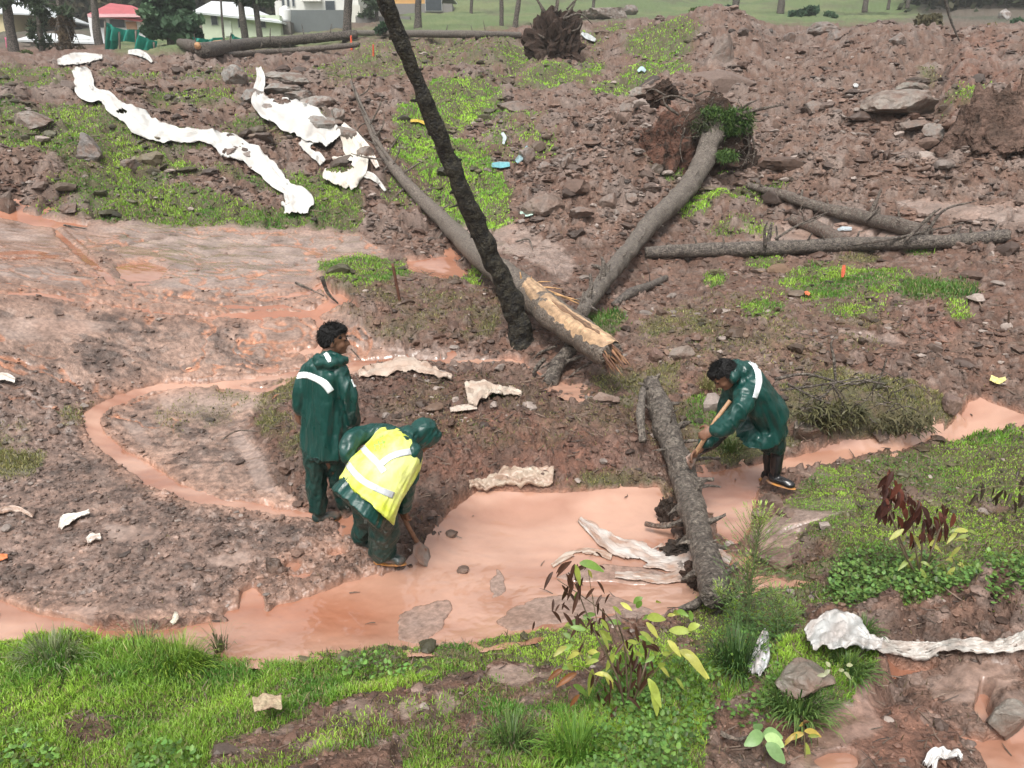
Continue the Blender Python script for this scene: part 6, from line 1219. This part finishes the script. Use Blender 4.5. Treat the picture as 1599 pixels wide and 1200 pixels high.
def shrub(name, label, cat, base, stems, leaves_, cols, lw, group=None, drp=.35):
    """stems: photo points; leaves_: (px,py,len px,angle deg,colour index)"""
    B = seat(*base); root = empty(name, B, label, cat, group); k = (B.y*CP-(B.z-H)*SP)/F
    st = []
    for pts, r in stems:
        P = [W(a, b, B.y+rng.uniform(-.10, .10)*(i > 0)) for i, (a, b) in enumerate(pts)]; st.append(tube(P, [r, r*.75, r*.4], 6, 6*len(pts), .15, 40, (.12,.085,.055) if r > .004 else (.14,.12,.05), 3))
    build('stems', join(*st), m_stem, root)
    for a, b, L_, ang, ci in leaves_:
        p = W(a, b, B.y+rng.uniform(-.14, .14)); t = math.radians(ang); d = Vector((math.cos(t), rng.uniform(-.7, .3), math.sin(t))); c = np.array(cols[ci])*rng.uniform(.75, 1.25)
        build('leaf', leaf_mesh(p, d, (rng.uniform(-.4,.4), -.7, .7), L_*k, L_*k*lw[ci], drp*rng.uniform(.3, 1.6), c, .2 if ci < 3 else .8), m_leafy, root)
    return root
cy = [(.30,.36,.07), (.42,.42,.09), (.16,.27,.05), (.075,.035,.022), (.24,.10,.04)]
lwv = [.42, .42, .42, .30, .36]
r9 = np.random.default_rng(9)
lv = []
for a, b, L_, an, c in ((905,880,36,5,2),(898,882,22,-70,0),(918,890,14,-60,1),(870,930,0,0,0),(888,975,26,20,2),(935,985,28,-40,0),(1010,965,36,40,0),(1045,985,34,20,0),(1060,1015,42,-10,1),(1040,1010,34,-30,0),(1070,1022,36,-14,1),(1015,1000,26,-60,0),(955,1000,26,200,2),(885,1010,22,180,1),(905,1020,20,200,1),(925,1045,30,-100,0),(945,1050,26,-60,1),(880,1045,28,200,4),(900,1052,34,185,4),(895,1070,26,-20,2),(905,1085,22,230,4),(1000,1020,32,60,2),(1020,1065,38,-80,0),(1012,1060,34,-50,0),(1030,1115,30,80,1),(1020,1120,34,200,1),(1040,1110,36,10,1),(1005,1118,26,190,1),(1045,1128,30,-60,0),(980,1135,26,90,0),(1075,985,30,60,0),(1080,970,20,100,2),(995,950,24,80,2),(970,975,24,150,2),(930,960,20,170,2),(960,1020,26,-120,0),(1085,1040,26,-30,1),(1052,960,26,70,0)):
    if L_: lv.append((a, b, L_, an, c))
for k in range(100):
    t = r9.random(); q = [(880,930),(930,960),(985,1010),(1000,1040),(950,1070),(905,900)][k % 6]; lv.append((q[0]+r9.normal(0, 16), q[1]+r9.normal(0, 20), r9.uniform(10, 26), r9.uniform(200, 340), 3))
for k in range(44): lv.append((r9.uniform(870, 1080), r9.uniform(940, 1060), r9.uniform(14, 26), r9.uniform(-60, 200), int(r9.integers(0, 3))))
shrub('shrub', 'leggy shrub with yellow green and withered brown leaves at the near edge of the pool', 'shrub', (975,1110),
  [([(975,1110),(965,1060),(930,990),(905,930),(895,885)], .006), ([(978,1105),(985,1040),(960,980),(935,950),(870,905)], .005), ([(985,1110),(1005,1050),(1020,1000),(1045,960)], .006), ([(985,1105),(1015,1060),(1050,1020),(1080,1010)], .004), ([(970,1110),(945,1075),(915,1045),(890,1040)], .004), ([(990,1120),(1010,1125),(1025,1118)], .003), ([(960,1050),(940,1000),(930,960),(918,890)], .003), ([(980,1080),(975,1010),(965,975),(960,950)], .005)], lv, cy, lwv)
# wilted shrub on the right
lv = []
for k in range(78):
    q = [(1392,745),(1385,770),(1380,790),(1410,770),(1425,790),(1440,800),(1470,795),(1460,815),(1400,805),(1440,830)][k % 10]; lv.append((q[0]+r9.normal(0, 7), q[1]+r9.normal(0, 8), r9.uniform(11, 22), r9.uniform(225, 315), 3 if k % 3 else 4))
for k in range(34): lv.append((r9.uniform(1400, 1530), r9.uniform(820, 890), r9.uniform(14, 26), r9.uniform(-70, 230), int(r9.integers(0, 2))))
shrub('shrub', 'withered shrub with hanging dark red leaves and some yellow ones on the right bank', 'shrub', (1435,905),
  [([(1435,905),(1410,860),(1392,800),(1390,740)], .007), ([(1432,905),(1405,840),(1385,790),(1376,770)], .005), ([(1438,905),(1430,860),(1425,820),(1412,770)], .006), ([(1442,905),(1455,860),(1470,820),(1478,785)], .006), ([(1440,900),(1470,880),(1510,868),(1545,872)], .003), ([(1440,895),(1480,850),(1515,840)], .003), ([(1436,900),(1440,850),(1442,800)], .006)], lv,
  [(.26,.33,.08), (.36,.37,.09), (.16,.27,.05), (.060,.022,.016), (.13,.04,.025)], [.4,.4,.4,.5,.5], drp=.5)
lv = [(1530+k*8+r9.normal(0,3), 762+r9.normal(0,6)+(k*1.0), r9.uniform(12, 20), r9.uniform(220, 300), 3) for k in range(-1, 12)]
shrub('shrub', 'drooping dark leafed twig reaching in from the right edge', 'shrub', (1640,800), [([(1640,800),(1610,765),(1570,758),(1528,765)], .004), ([(1640,800),(1620,775),(1590,745),(1575,735)], .003)], lv+[(1598,745,16,250,3),(1590,735,14,240,3)], [(.2,.3,.08),(.2,.3,.08),(.1,.2,.05),(.045,.030,.018),(.1,.05,.03)], [.4]*5)
shrub('seedling', 'small plant with round pale green leaves at the bottom edge', 'plant', (1195,1185), [([(1195,1190),(1193,1160),(1190,1145)], .003), ([(1190,1190),(1200,1165),(1210,1158)], .002)],
  [(1192,1148,34,170,0),(1192,1146,34,35,0),(1194,1150,30,-10,1),(1196,1162,32,-20,0),(1190,1155,22,240,0),(1188,1140,24,120,0)], [(.25,.42,.16),(.34,.48,.20)]*2, [.75]*5)
shrub('seedling', 'thin upright plant with a few yellowing leaves right of the round leafed one', 'plant', (1258,1185), [([(1258,1190),(1256,1150),(1254,1120)], .003)],
  [(1254,1130,38,95,3),(1254,1132,22,120,1),(1256,1142,30,0,1),(1256,1146,28,190,1),(1258,1160,30,-80,0),(1240,1148,18,200,1),(1262,1150,18,30,0)], [(.25,.30,.06),(.48,.36,.08),(.2,.3,.05),(.22,.12,.05),(.2,.1,.05)], [.4]*5)
shrub('seedling', 'small plant with cream tipped leaves on the rough grey rock', 'plant', (1300,1060), [([(1300,1062),(1298,1050),(1296,1042)], .002), ([(1300,1062),(1312,1045),(1322,1038)], .002)],
  [(1296,1042,12,120,0),(1296,1046,12,200,0),(1310,1048,12,60,0),(1322,1040,12,20,0),(1318,1050,12,-20,0),(1290,1055,12,180,0)], [(.40,.42,.24)]*5, [.6]*5)
# spiky plants: many fine leaves round upright stems
def spiky(label, base, stems, col, top):
    B = seat(*base); root = empty('spiky_plant', B, label, 'plant'); ms = []; k_ = (B.y*CP-(B.z-H)*SP)/F
    for pts, w_, n in stems:
        P = [W(a, b, B.y+.02*i) for i, (a, b) in enumerate(pts)]; S = smooth_path(P, 60); build('stem', tube(P, [.007, .005, .002], 7, 20, .1, 30, (.10,.14,.05), 1), m_stem, root)
        for q in range(n):
            t = q/n; c = Vector(S[int(t*60)]); an = q*2.4; el = .25+.9*t; reach = w_*k_*(math.sin(PI*min(1,(.18+.82*(1-t))))*.75+.30)*(1-.55*t**3); tw = np.array(col)*(1-t**3)+np.array(top)*t**3
            tip = c+Vector((math.cos(an)*math.cos(el), math.sin(an)*math.cos(el), math.sin(el)))*reach; ms.append(tube([c, tip], [.0014, .0008], 4, 3, 0, 1, tw*.7, 1))
            for z in range(6):
                u = .25+.14*z; p = c.lerp(tip, u); an2 = an+(1.0 if z % 2 else -1.0)*r9.uniform(.3, 1.0); d = Vector((math.cos(an2), math.sin(an2), r9.uniform(.1, 1.0)))
                L_ = r9.uniform(.018, .034)*(1.1-.5*t); ms.append(leaf_mesh(p, d, (0, -.3, 1), L_, L_*.22, .1, tw*r9.uniform(.7, 1.4), .1, k=2))
            L_ = .03; ms.append(leaf_mesh(tip, tip-c, (0, 0, 1), L_, L_*.25, .1, tw*1.2, .1, k=2))
    build('foliage', join(*ms), m_leafy, root); return root
spiky('tall bright green thistle like plant standing at the near end of the knotty trunk', (1165,990), [([(1165,990),(1172,920),(1180,860),(1188,812)], 75, 130), ([(1160,990),(1140,950),(1120,925)], 38, 50), ([(1168,990),(1168,930),(1166,880)], 50, 60)], (.11,.20,.065), (.40,.52,.10))
spiky('lower spiky green plant to the right of the tall thistle like one', (1215,1000), [([(1215,1000),(1214,965),(1212,930)], 42, 60), ([(1218,1000),(1232,975),(1240,955)], 30, 36)], (.10,.19,.06), (.26,.36,.08))
# arching grass tussocks by the plants and bank: one object each
def tussock(label, px, py, n, h, spread, c0, c1, lean=1.0, name='grass_tuft'):
    B = seat(px, py); a = rng.uniform(0, 2*PI, n); L_ = h*rng.uniform(.5, 1.2, n); el = rng.uniform(.5, 1.5, n); V = []; b = np.array(B[:])+np.stack([np.cos(a)*spread*rng.random(n), np.sin(a)*spread*rng.random(n), 0*a-.01], 1)
    d = np.stack([np.cos(a)*np.cos(el), np.sin(a)*np.cos(el), np.sin(el)], 1)*lean+np.array([0, 0, 1-lean]); s = np.stack([-np.sin(a), np.cos(a), 0*a], 1)*.0028
    s[:,0] += .0015
    p1_ = b+d*L_[:,None]*.5; p2_ = b+d*L_[:,None]*.85-np.array([0,0,1])*(L_*.12)[:,None]; p3_ = b+d*L_[:,None]*1.1-np.array([0,0,1])*(L_*.38)[:,None]
    V = np.stack([b-s, b+s, p1_+s, p1_-s, p2_+s*.7, p2_-s*.7, p3_], 1).reshape(-1, 3); o = np.arange(n)[:,None]*7; q = rng.random((n, 1)); c = np.repeat(np.array(c0)*(1-q)+np.array(c1)*q, 7, 0)
    ob = link(name, mesh_np(name, V-np.array(B[:]), [o+np.array([[0,1,2,3]]), o+np.array([[3,2,4,5]]), o+np.array([[5,4,6]])], c), m_grass); ob.location = B
    return tag(ob, label, 'grass tuft')
gA, gB = (.05,.11,.03), (.17,.26,.07)
tussock('dark grass tuft hanging under the tall thistle like plant', 1150, 1040, 420, .26, .10, (.03,.08,.02), (.10,.18,.05))
tussock('dense green tuft below the rough grey rock in the lower right', 1245, 1105, 500, .18, .12, gA, gB)
tussock('grass tuft growing on top of the rough grey rock', 1320, 1050, 380, .15, .07, gA, gB)
tussock('grass tuft on the soil ridge left of the rolled sack tail', 1350, 985, 90, .12, .05, gA, gB)
tussock('long pale grass clump leaning over the pool at the far left bank', 80, 1030, 260, .22, .14, (.10,.14,.06), (.30,.33,.17))
tussock('tall pale blades leaning right over the pool, left of the bright clump', 225, 1012, 120, .24, .07, (.12,.17,.08), (.30,.34,.18))
tussock('bright lush grass clump on the near bank left', 270, 1045, 800, .20, .18, (.08,.17,.02), (.26,.38,.05))
tussock('few tall seed stalks at the pool edge right of the bright clump', 345, 1015, 50, .26, .04, (.12,.14,.07), (.22,.22,.12), .6)
tussock('small grass tuft on the brown mound beside the white bag', 770, 620, 160, .12, .05, gA, gB)
tussock('grass tuft among the mud at the centre bottom', 800, 1160, 260, .16, .09, gA, gB)
tussock('bright tuft on the narrow green bank at the bottom centre', 900, 1175, 420, .18, .12, (.07,.18,.02), (.20,.34,.06))
tussock('dry yellow grass tuft behind the handle of the tool', 1105, 605, 160, .22, .08, (.14,.14,.05), (.34,.32,.14))
tussock('green tuft in the stream island left of the bending man', 1140, 700, 260, .2, .14, (.05,.10,.025), (.16,.20,.07))
# ------------------------------------------------------------------ background: houses, fences, trees
m_wall = mat('painted_wall', attr='col', rough=.8, var=.08, nscale=1.5)
m_roofr = mat('red_roof', (.40,.09,.10), rough=.5, var=.15, nscale=2)
m_roofw = mat('white_sheet_roof', (.66,.70,.72), rough=.35, var=.08, nscale=1.5)
m_glass = mat('window_glass', (.05,.06,.07), rough=.15)
m_frame = mat('window_frame', (.35,.36,.35), rough=.6)
m_net = mat('green_netting', (.014,.26,.20), rough=.6, var=.2, nscale=3, trans=.25)
def boxm(c, s, col=(1,1,1), rot=0.0):
    c = Vector(c); v = np.array([[x, y, z] for x in (-.5, .5) for y in (-.5, .5) for z in (-.5, .5)])*np.array(s); ca, sa = math.cos(rot), math.sin(rot)
    v = np.stack([v[:,0]*ca-v[:,1]*sa, v[:,0]*sa+v[:,1]*ca, v[:,2]], 1)+np.array(c[:])
    q = np.array([(0,1,3,2),(4,6,7,5),(0,4,5,1),(2,3,7,6),(0,2,6,4),(1,5,7,3)]); return [v, q, np.zeros((0, 3), int), np.tile(np.array(col, float), (8, 1))]
def bbox(px0, py0, px1, py1, Yd, depth, col, grow=0.0):
    a = W(px0, py1, Yd); b = W(px1, py0, Yd); return boxm(((a.x+b.x)/2, Yd+depth/2, (a.z+b.z)/2-grow/2), (b.x-a.x, depth, b.z-a.z+grow), col)
def pyr_roof(x0, y0, x1, y1, pk0, pk1, Yd, depth, name, material, parent, over=.4, pkY=.5):
    """hipped roof: eaves line in the photo, ridge line in the photo"""
    a = W(x0, y0, Yd-over); b = W(x1, y1, Yd-over); c = Vector((b.x+.3, Yd+depth, b.z)); d = Vector((a.x-.3, Yd+depth, a.z)); r0 = W(*pk0, Yd+depth*pkY); r1 = W(*pk1, Yd+depth*pkY)
    V = np.array([list(p) for p in (a, b, c, d, r0, r1)]); me = mesh_np(name, V, [np.array([(0,1,5,4),(2,3,4,5)]), np.array([(1,2,5),(3,0,4),])], None, smooth=False); o = link(name, me, material, parent); s = o.modifiers.new('t', 'SOLIDIFY'); s.thickness = .12; return o
def window(px0, py0, px1, py1, Yd, parent, bars=2):
    f = build('window', bbox(px0, py0, px1, py1, Yd-.06, .12, (1,1,1)), m_frame, parent, False)
    build('pane', bbox(px0+1, py0+1, px1-1, py1-1, Yd-.075, .05, (1,1,1)), m_glass, f, False)
h1 = empty('house', W(190, 62, 60), 'small white house with red hipped roof and pink eaves behind the green netting', 'house')
build('wall', bbox(143, 26, 236, 62, 60, 7, (.74,.76,.77), 1.5), m_wall, h1, False); pyr_roof(137, 22, 240, 34, (172,5), (206,9), 60, 7, 'roof', m_roofr, h1, .6, .3)
build('eaves', bbox(137, 22, 238, 27, 59.2, .5, (.70,.42,.44)), m_wall, h1, False); window(172, 30, 194, 44, 60, h1); window(154,30,164,44,60,h1)
dr = build('door', bbox(200, 34, 212, 60, 59.92, .12, (.45,.27,.17)), m_wall, h1, False)
h2 = empty('house', W(370, 58, 56), 'pale green house with white sheet roof behind the fallen dark log', 'house')
build('wall', bbox(318, 24, 436, 58, 56, 8, (.50,.56,.42), 1.5), m_wall, h2, False); pyr_roof(300, 18, 440, 34, (330,2), (372,4), 56, 8, 'roof', m_roofw, h2, .5, .5)
for x in (330, 372, 405): window(x, 24 if x < 350 else 27, x+9, 40 if x < 350 else 44, 56, h2)
build('door', bbox(352, 32, 360, 57, 55.92, .12, (.55,.60,.50)), m_wall, h2, False)
h3 = empty('house', W(490, 40, 66), 'white two storey house at the top left with rows of windows', 'house')
build('wall', bbox(432, -50, 556, 40, 66, 9, (.62,.62,.58), 2), m_wall, h3, False)
for x in (440, 448, 456): window(x, -2, x+4, 11, 66, h3)
window(508, 1, 523, 18, 66, h3); window(508, -34, 523, -16, 66, h3); window(440, -34, 456, -16, 66, h3)
build('wall_wing', bbox(548, 8, 562, 34, 64, 4, (.60,.59,.52), 1), m_wall, h3, False); build('balcony', bbox(470, -6, 500, 2, 65.3, .7, (.66,.66,.62)), m_wall, h3, False); pyr_roof(426, -50, 562, -50, (460,-74), (530,-74), 66, 9, 'roof', m_roofw, h3)
h4 = empty('house', W(10, 20, 70), 'yellowish house with pale roof at the top left corner', 'house')
build('wall', bbox(-60, 18, 16, 62, 70, 8, (.58,.50,.30), 2), m_wall, h4, False); pyr_roof(-70, 18, 58, 22, (-40,-16), (40,-4), 70, 8, 'roof', m_roofw, h4); window(-30, 30, -14, 46, 70, h4)
h5 = empty('house', W(640, 20, 80), 'low house with an orange wall far behind the black trunk', 'house')
build('wall', bbox(592, -14, 675, 9, 80, 8, (.62,.36,.13), 1), m_wall, h5, False); build('base_wall', bbox(570, 6, 706, 22, 79, 7, (.20,.19,.18), 1), m_wall, h5, False); window(664, -6, 690, 18, 78.9, h5); pyr_roof(580, -14, 700, -14, (600,-26), (680,-26), 80, 8, 'roof', m_roofw, h5)
sh_ = empty('shed', W(120, 64, 52), 'low shed with white sheet roof left of the red roofed house', 'shed')
build('wall', bbox(48, 62, 140, 72, 52, 3, (.32,.30,.27), 1), m_wall, sh_, False); pyr_roof(24, 62, 152, 66, (60,52), (128,54), 52, 3.5, 'roof', m_roofw, sh_)
fw = tag(build('fence_wall', bbox(452, 16, 537, 47, 58, .25, (.125,.14,.14), 1.5), m_wall, None, False), 'grey sheet fence below the white two storey house', 'fence')
wt_ = empty('water_tank', W(445, 35, 57), 'white cylindrical water tank beside the grey sheet fence', 'water tank')
a_ = W(445, 34, 57); b_ = W(445, 14, 57); build('tank_body', tube([a_, b_], [.38, .38], 20, 6, 0, 1, (.75,.76,.76)), m_wall, wt_); build('lid', tube([b_, b_+Zv*.18], [.30, .12], 20, 3, 0, 1, (.7,.7,.7)), m_wall, wt_); build('plinth', bbox(438, 34, 453, 56, 56.6, .9, (.13,.12,.11), .5), m_wall, wt_, False)
rw_ = tag(build('retaining_wall', bbox(556, 26, 640, 44, 62, .5, (.16,.155,.145), 1), m_wall, None, False), 'dark stone wall on the bank behind the thin grey log', 'wall')
# green shade netting on poles
nt_ = empty('net_shelter', seat(200, 80, 20), 'teal green shade netting on posts in front of the red roofed house', 'netting'); Yn = 38.0
def sheet(name, quad, material, parent, sag=.3, n=14, Yd=None, wv=.25):
    c = [np.array(W(a, b, y)[:]) for a, b, y in quad]; u = np.linspace(0, 1, n); V = []
    for i in u:
        for k in u:
            p = c[0]*(1-i)*(1-k)+c[1]*i*(1-k)+c[2]*i*k+c[3]*(1-i)*k; p = p+np.array([0, wv*math.sin(i*14+k*2), -sag*math.sin(PI*i)*(1-k)]); V.append(p)
    a = np.arange(n-1)[:,None]*n+np.arange(n-1)[None]; return link(name, mesh_np(name, np.array(V), np.stack([a, a+1, a+n+1, a+n], 2).reshape(-1, 4)), material, parent)
sheet('netting', [(163,34,Yn),(214,46,Yn),(213,66,Yn),(168,64,Yn)], m_net, nt_, .15); sheet('netting', [(163,35,Yn),(185,50,Yn),(180,80,Yn),(165,84,Yn)], m_net, nt_, .1); sheet('netting', [(208,46,Yn),(242,64,Yn),(241,84,Yn),(206,84,Yn)], m_net, nt_, .1)
sheet('netting', [(300,58,Yn+4),(345,58,Yn+4),(345,68,Yn+4),(300,68,Yn+4)], m_net, nt_, .1); sheet('netting', [(360,52,Yn+6),(384,60,Yn+6),(384,66,Yn+6),(360,66,Yn+6)], m_net, nt_, .1)
for a, b0, b1 in ((164,34,86),(186,50,84),(212,48,82),(240,66,84)): build('post', tube([W(a, b0, Yn), W(a, b1, Yn)-Zv*.3], [.05, .05], 8, 3, 0, 1, (.10,.08,.06)), m_stem, nt_)
tag(build('road_barrier_post', tube([W(18, 76, 45), W(16, 60, 45)], [.25, .28], 10, 4, .1, 3, (.60,.10,.22)), m_stem), 'pink bundle beside the tree trunk at the far left', 'bundle')
# background trees: trunk with limbs and needle foliage, or leafy crown
m_fol = mat('tree_foliage', attr='col', rough=.7, spec=.2, var=.2, nscale=1, trans=.25)
def crown(parent, c, rad, n, size, c0, c1, seed=0, name='crown', needle=False, hollow=.55):
    r_ = np.random.default_rng(seed); nb = max(8, n//110); bc = r_.normal(size=(nb, 3)); bc /= np.linalg.norm(bc, axis=1)[:,None]; bc *= (r_.uniform(hollow*.4, .9, (nb, 1))); br_ = r_.uniform(.16, .36, nb)
    k = r_.integers(0, nb, n); d = r_.normal(size=(n, 3)); d /= np.linalg.norm(d, axis=1)[:,None]; P = (bc[k]+d*(br_[k]*r_.uniform(.5, 1.1, n))[:,None])*np.array(rad)+np.array(c)
    a = r_.normal(size=(n, 3)); a /= np.linalg.norm(a, axis=1)[:,None]; b = np.cross(a, r_.normal(size=(n, 3))); b /= np.linalg.norm(b, axis=1)[:,None]; s = size*r_.uniform(.6, 1.4, (n, 1)); w = .25 if needle else .6
    V = np.stack([P-a*s, P-b*s*w, P+a*s, P+b*s*w], 1).reshape(-1, 3); q = np.clip(r_.random(nb)[k][:,None]*.7+.3*r_.random((n, 1)), 0, 1); col = np.repeat(np.array(c0)*(1-q)+np.array(c1)*q, 4, 0)
    return link(name, mesh_np(name, V, np.arange(4*n).reshape(-1, 4), col), m_fol, parent)
def tree(label, pts, r0, Yd, crowns, tcol=(.035,.03,.027), gr='trees standing behind the slope', cat='tree', name='tree', nl_=5):
    base = W(*pts[0], Yd); root = empty(name, base, label, cat, gr); P = [base-Zv*.5]+[W(a, b, Yd) for a, b in pts[1:]]
    build('trunk', tube(P, [r0*1.2, r0, r0*.75], 12, 30, .12, 2, tcol, 3), m_bark, root)
    for k, (cx, cy_, rx, rz, n, c0, c1, nd_) in enumerate(crowns):
        cc = W(cx, cy_, Yd); kk = (cc.y*CP-(cc.z-H)*SP)/F; crown(root, cc[:], (rx*kk, rx*kk*.8, rz*kk), int(n*.75) if nd_ else n, max(.10, .0045*Yd), c0, c1, seed=k+int(cx), needle=nd_, name='crown')
        for q in range(nl_): e = cc+Vector((rng.uniform(-.7, .7)*rx*kk, rng.uniform(-.5, .5), rng.uniform(-.4, .5)*rz*kk)); s0 = P[1].lerp(P[-1], rng.uniform(.2, .9)); build('limb', tube([s0, s0.lerp(e, .5)+Zv*.1, e], [r0*.3, r0*.2, r0*.06], 6, 8, .2, 3, tcol, 2), m_bark, root)
    return root
D0, D1 = (.035,.055,.03), (.10,.14,.075); O0, O1 = (.08,.06,.04), (.16,.12,.075); M0, M1 = (.035,.075,.045), (.11,.19,.10)
tree('broad dark green leafy tree between the red roofed and the pale green house', [(268,72),(266,40),(264,-20)], .22, 44, [(266,34,54,32,4200,M0,M1,False),(262,-8,48,30,3000,M0,M1,False),(300,56,18,14,500,M0,M1,False),(236,50,22,12,600,M0,M1,False)])
tree('slim trunk at the top left corner beside the pale roofed house', [(22,82),(15,40),(4,-40)], .24, 42, [(20,-10,40,28,700,D0,D1,True)])
tree('thin tree with sparse rusty foliage, second from the top left corner', [(64,72),(61,30),(58,-40)], .13, 44, [(64,36,26,36,700,D0,D1,True),(50,-4,34,22,800,D0,D1,True)])
tree('tree with brown dead foliage left of the white shed roof end', [(96,85),(94,30),(90,-40)], .14, 40, [(100,50,24,30,700,O0,O1,True),(84,8,40,24,1000,D0,D1,True),(110,74,30,12,300,O0,O1,True)])
tree('bare trunk in front of the left end of the red roofed house', [(154,66),(149,30),(144,-50)], .22, 50, [(150,-30,44,20,700,D0,D1,True)])
tree('slim trunk in front of the pale green house, left of two', [(383,58),(379,30),(370,-40)], .20, 50, [(392,2,44,16,1200,D0,D1,True),(366,-16,40,16,900,D0,D1,True)])
tree('slim trunk in front of the pale green house, right of two', [(406,60),(402,30),(392,-40)], .17, 50, [(410,-6,40,16,800,D0,D1,True)])
tree('thin pole like trunk beside the leafy tree', [(349,62),(346,20),(344,-30)], .06, 48, [(346,-28,24,14,200,D0,D1,True)])
tree('dark trunk beside the grey sheet fence', [(540,50),(543,20),(548,-40)], .20, 40, [(550,-40,50,16,900,D0,D1,True)])
tree('dark conifer right of the white two storey house', [(590,42),(588,20),(590,-30)], .14, 62, [(590,8,30,16,1100,D0,D1,True),(574,20,20,10,300,D0,D1,True)])
tree('trunk standing on the stone at the end of the dark wall', [(652,40),(653,10),(655,-40)], .22, 52, [(655,-50,60,18,500,D0,D1,True)])
tree('straight dark trunk on the green field, left of the leaning pair', [(783,42),(783,10),(782,-40)], .13, 52, [(782,-50,50,18,400,D0,D1,True)])
tree('bent dark trunk on the green field beside the upturned roots', [(803,44),(808,14),(818,-40)], .16, 52, [(830,-50,50,18,400,D0,D1,True)])
for k, (a, b, r0) in enumerate(((1148,14,.32),(1219,13,.30),(1351,10,.22),(1418,4,.16),(925,20,.14),(735,14,.14),(1388,6,.12))):
    lbs = ['leftmost dark trunk on the far meadow above the landslide crest','dark trunk on the far meadow right above the crest boulder','thin trunk on the far meadow right of the crest boulder','small trunk at the right end of the far meadow','slim trunk on the far meadow above the big pale crest boulder','far small trunk on the meadow above the thin grey log','tiny trunk between the right hand meadow trunks']
    tree(lbs[k], [(a, b),(a+2, b-16),(a+8, b-80)], r0, 75, [(a, b-90, 60, 22, 400, D0, D1, True)])
def bush(label, px, py, rx, rz, n, c0, c1, Yd, gr='bushes beyond the crest'):
    B = W(px, py+rz*.6, Yd); root = empty('bush', B, label, 'bush', gr); kk = (B.y*CP-(B.z-H)*SP)/F
    crown(root, W(px, py, Yd)[:], (rx*kk, rx*kk*.7, rz*kk), n, .005*Yd, c0, c1, seed=int(px), name='foliage', hollow=.2)
    for q in range(3): build('stem', tube([B-Zv*.2, W(px+rng.uniform(-rx, rx)*.4, py, Yd)], [.05, .02], 6, 4, .1, 3, (.05,.04,.03), 2), m_bark, root)
bush('low dark bush on the meadow edge, left part', 1134, 20, 10, 9, 400, M0, M1, 66); bush('wide green bush on the meadow above the crest boulder', 1255, 24, 26, 12, 1500, M0, M1, 66); bush('low bush on the meadow between the wide one and the yellowish one', 1300, 30, 16, 8, 700, M0, M1, 66)
bush('yellowish bush on the crest at the upper right', 1452, 40, 34, 20, 1300, (.07,.065,.035), (.17,.15,.08), 44); bush('yellow tipped bush beside the dead branch at the upper right', 1548, 50, 22, 10, 900, (.16,.15,.05), (.34,.30,.10), 28)
bush('dark green bush at the upper right corner', 1585, 42, 16, 12, 700, M0, M1, 50); bush('tall grass bush on the crest left of the leftmost meadow trunk', 1090, 22, 18, 5, 500, (.05,.10,.03), (.12,.18,.05), 34); bush('scrubby bush behind the long dark log', 600, 42, 18, 6, 400, M0, M1, 40)
bush('dark scrub below the leafy tree', 290, 74, 20, 6, 400, D0, D1, 42); bush('scrub by the trunk at the top left', 40, 88, 22, 6, 400, (.05,.08,.03), (.12,.15,.06), 36)
# distant wooded slope behind the houses, read as one mass
r5 = np.random.default_rng(77); n = 14000
th_ = r5.uniform(-.72, .72, n); rd = r5.uniform(88, 230, n); x = rd*np.sin(th_); y = rd*np.cos(th_); ppx = project(x, y, gz(x, y))[0]
keep = (ppx < 560) | (ppx > 1430) | (rd > 120); x, y, rd = x[keep], y[keep], rd[keep]; n = len(x)
m_ = 26; P = np.stack([x, y, gz(x, y)], 1)[:,None]+r5.normal(size=(n, m_, 3))*np.array([1.0, 1.0, 1.5])+np.array([0, 0, 2.4]); P = P.reshape(-1, 3)
a = r5.normal(size=P.shape); a /= np.linalg.norm(a, axis=1)[:,None]; b = np.cross(a, r5.normal(size=P.shape)); b /= np.linalg.norm(b, axis=1)[:,None]; s = .42
V = np.stack([P-a*s, P-b*s*.6, P+a*s, P+b*s*.6], 1).reshape(-1, 3); q = np.repeat(r5.random(n), m_)[:,None]
col = np.repeat(np.array((.03,.045,.02))*(1-q)+np.array((.10,.085,.05))*q, 4, 0)
tag(link('woodland', mesh_np('woodland', V, np.arange(len(V)).reshape(-1, 4), col), m_fol), 'distant wooded hillside rising behind the houses', 'woodland', kind='stuff')
# ------------------------------------------------------------------ damp air
hz = boxm((0, 240, 100), (900, 520, 212), (1, 1, 1)); hm4 = mesh_np('haze', hz[0], hz[1], None, smooth=False)
m_haze = bpy.data.materials.new('haze'); m_haze.use_nodes = True; nt = m_haze.node_tree
for n in list(nt.nodes):
    if n.type == 'BSDF_PRINCIPLED': nt.nodes.remove(n)
pv = nt.nodes.new('ShaderNodeVolumePrincipled'); pv.inputs['Color'].default_value = (.86, .89, .90, 1); pv.inputs['Density'].default_value = .0013; pv.inputs['Anisotropy'].default_value = .2
nt.links.new(pv.outputs[0], nt.nodes['Material Output'].inputs['Volume'])
tag(link('haze', hm4, m_haze), 'thin damp haze in the air', 'haze', kind='stuff')
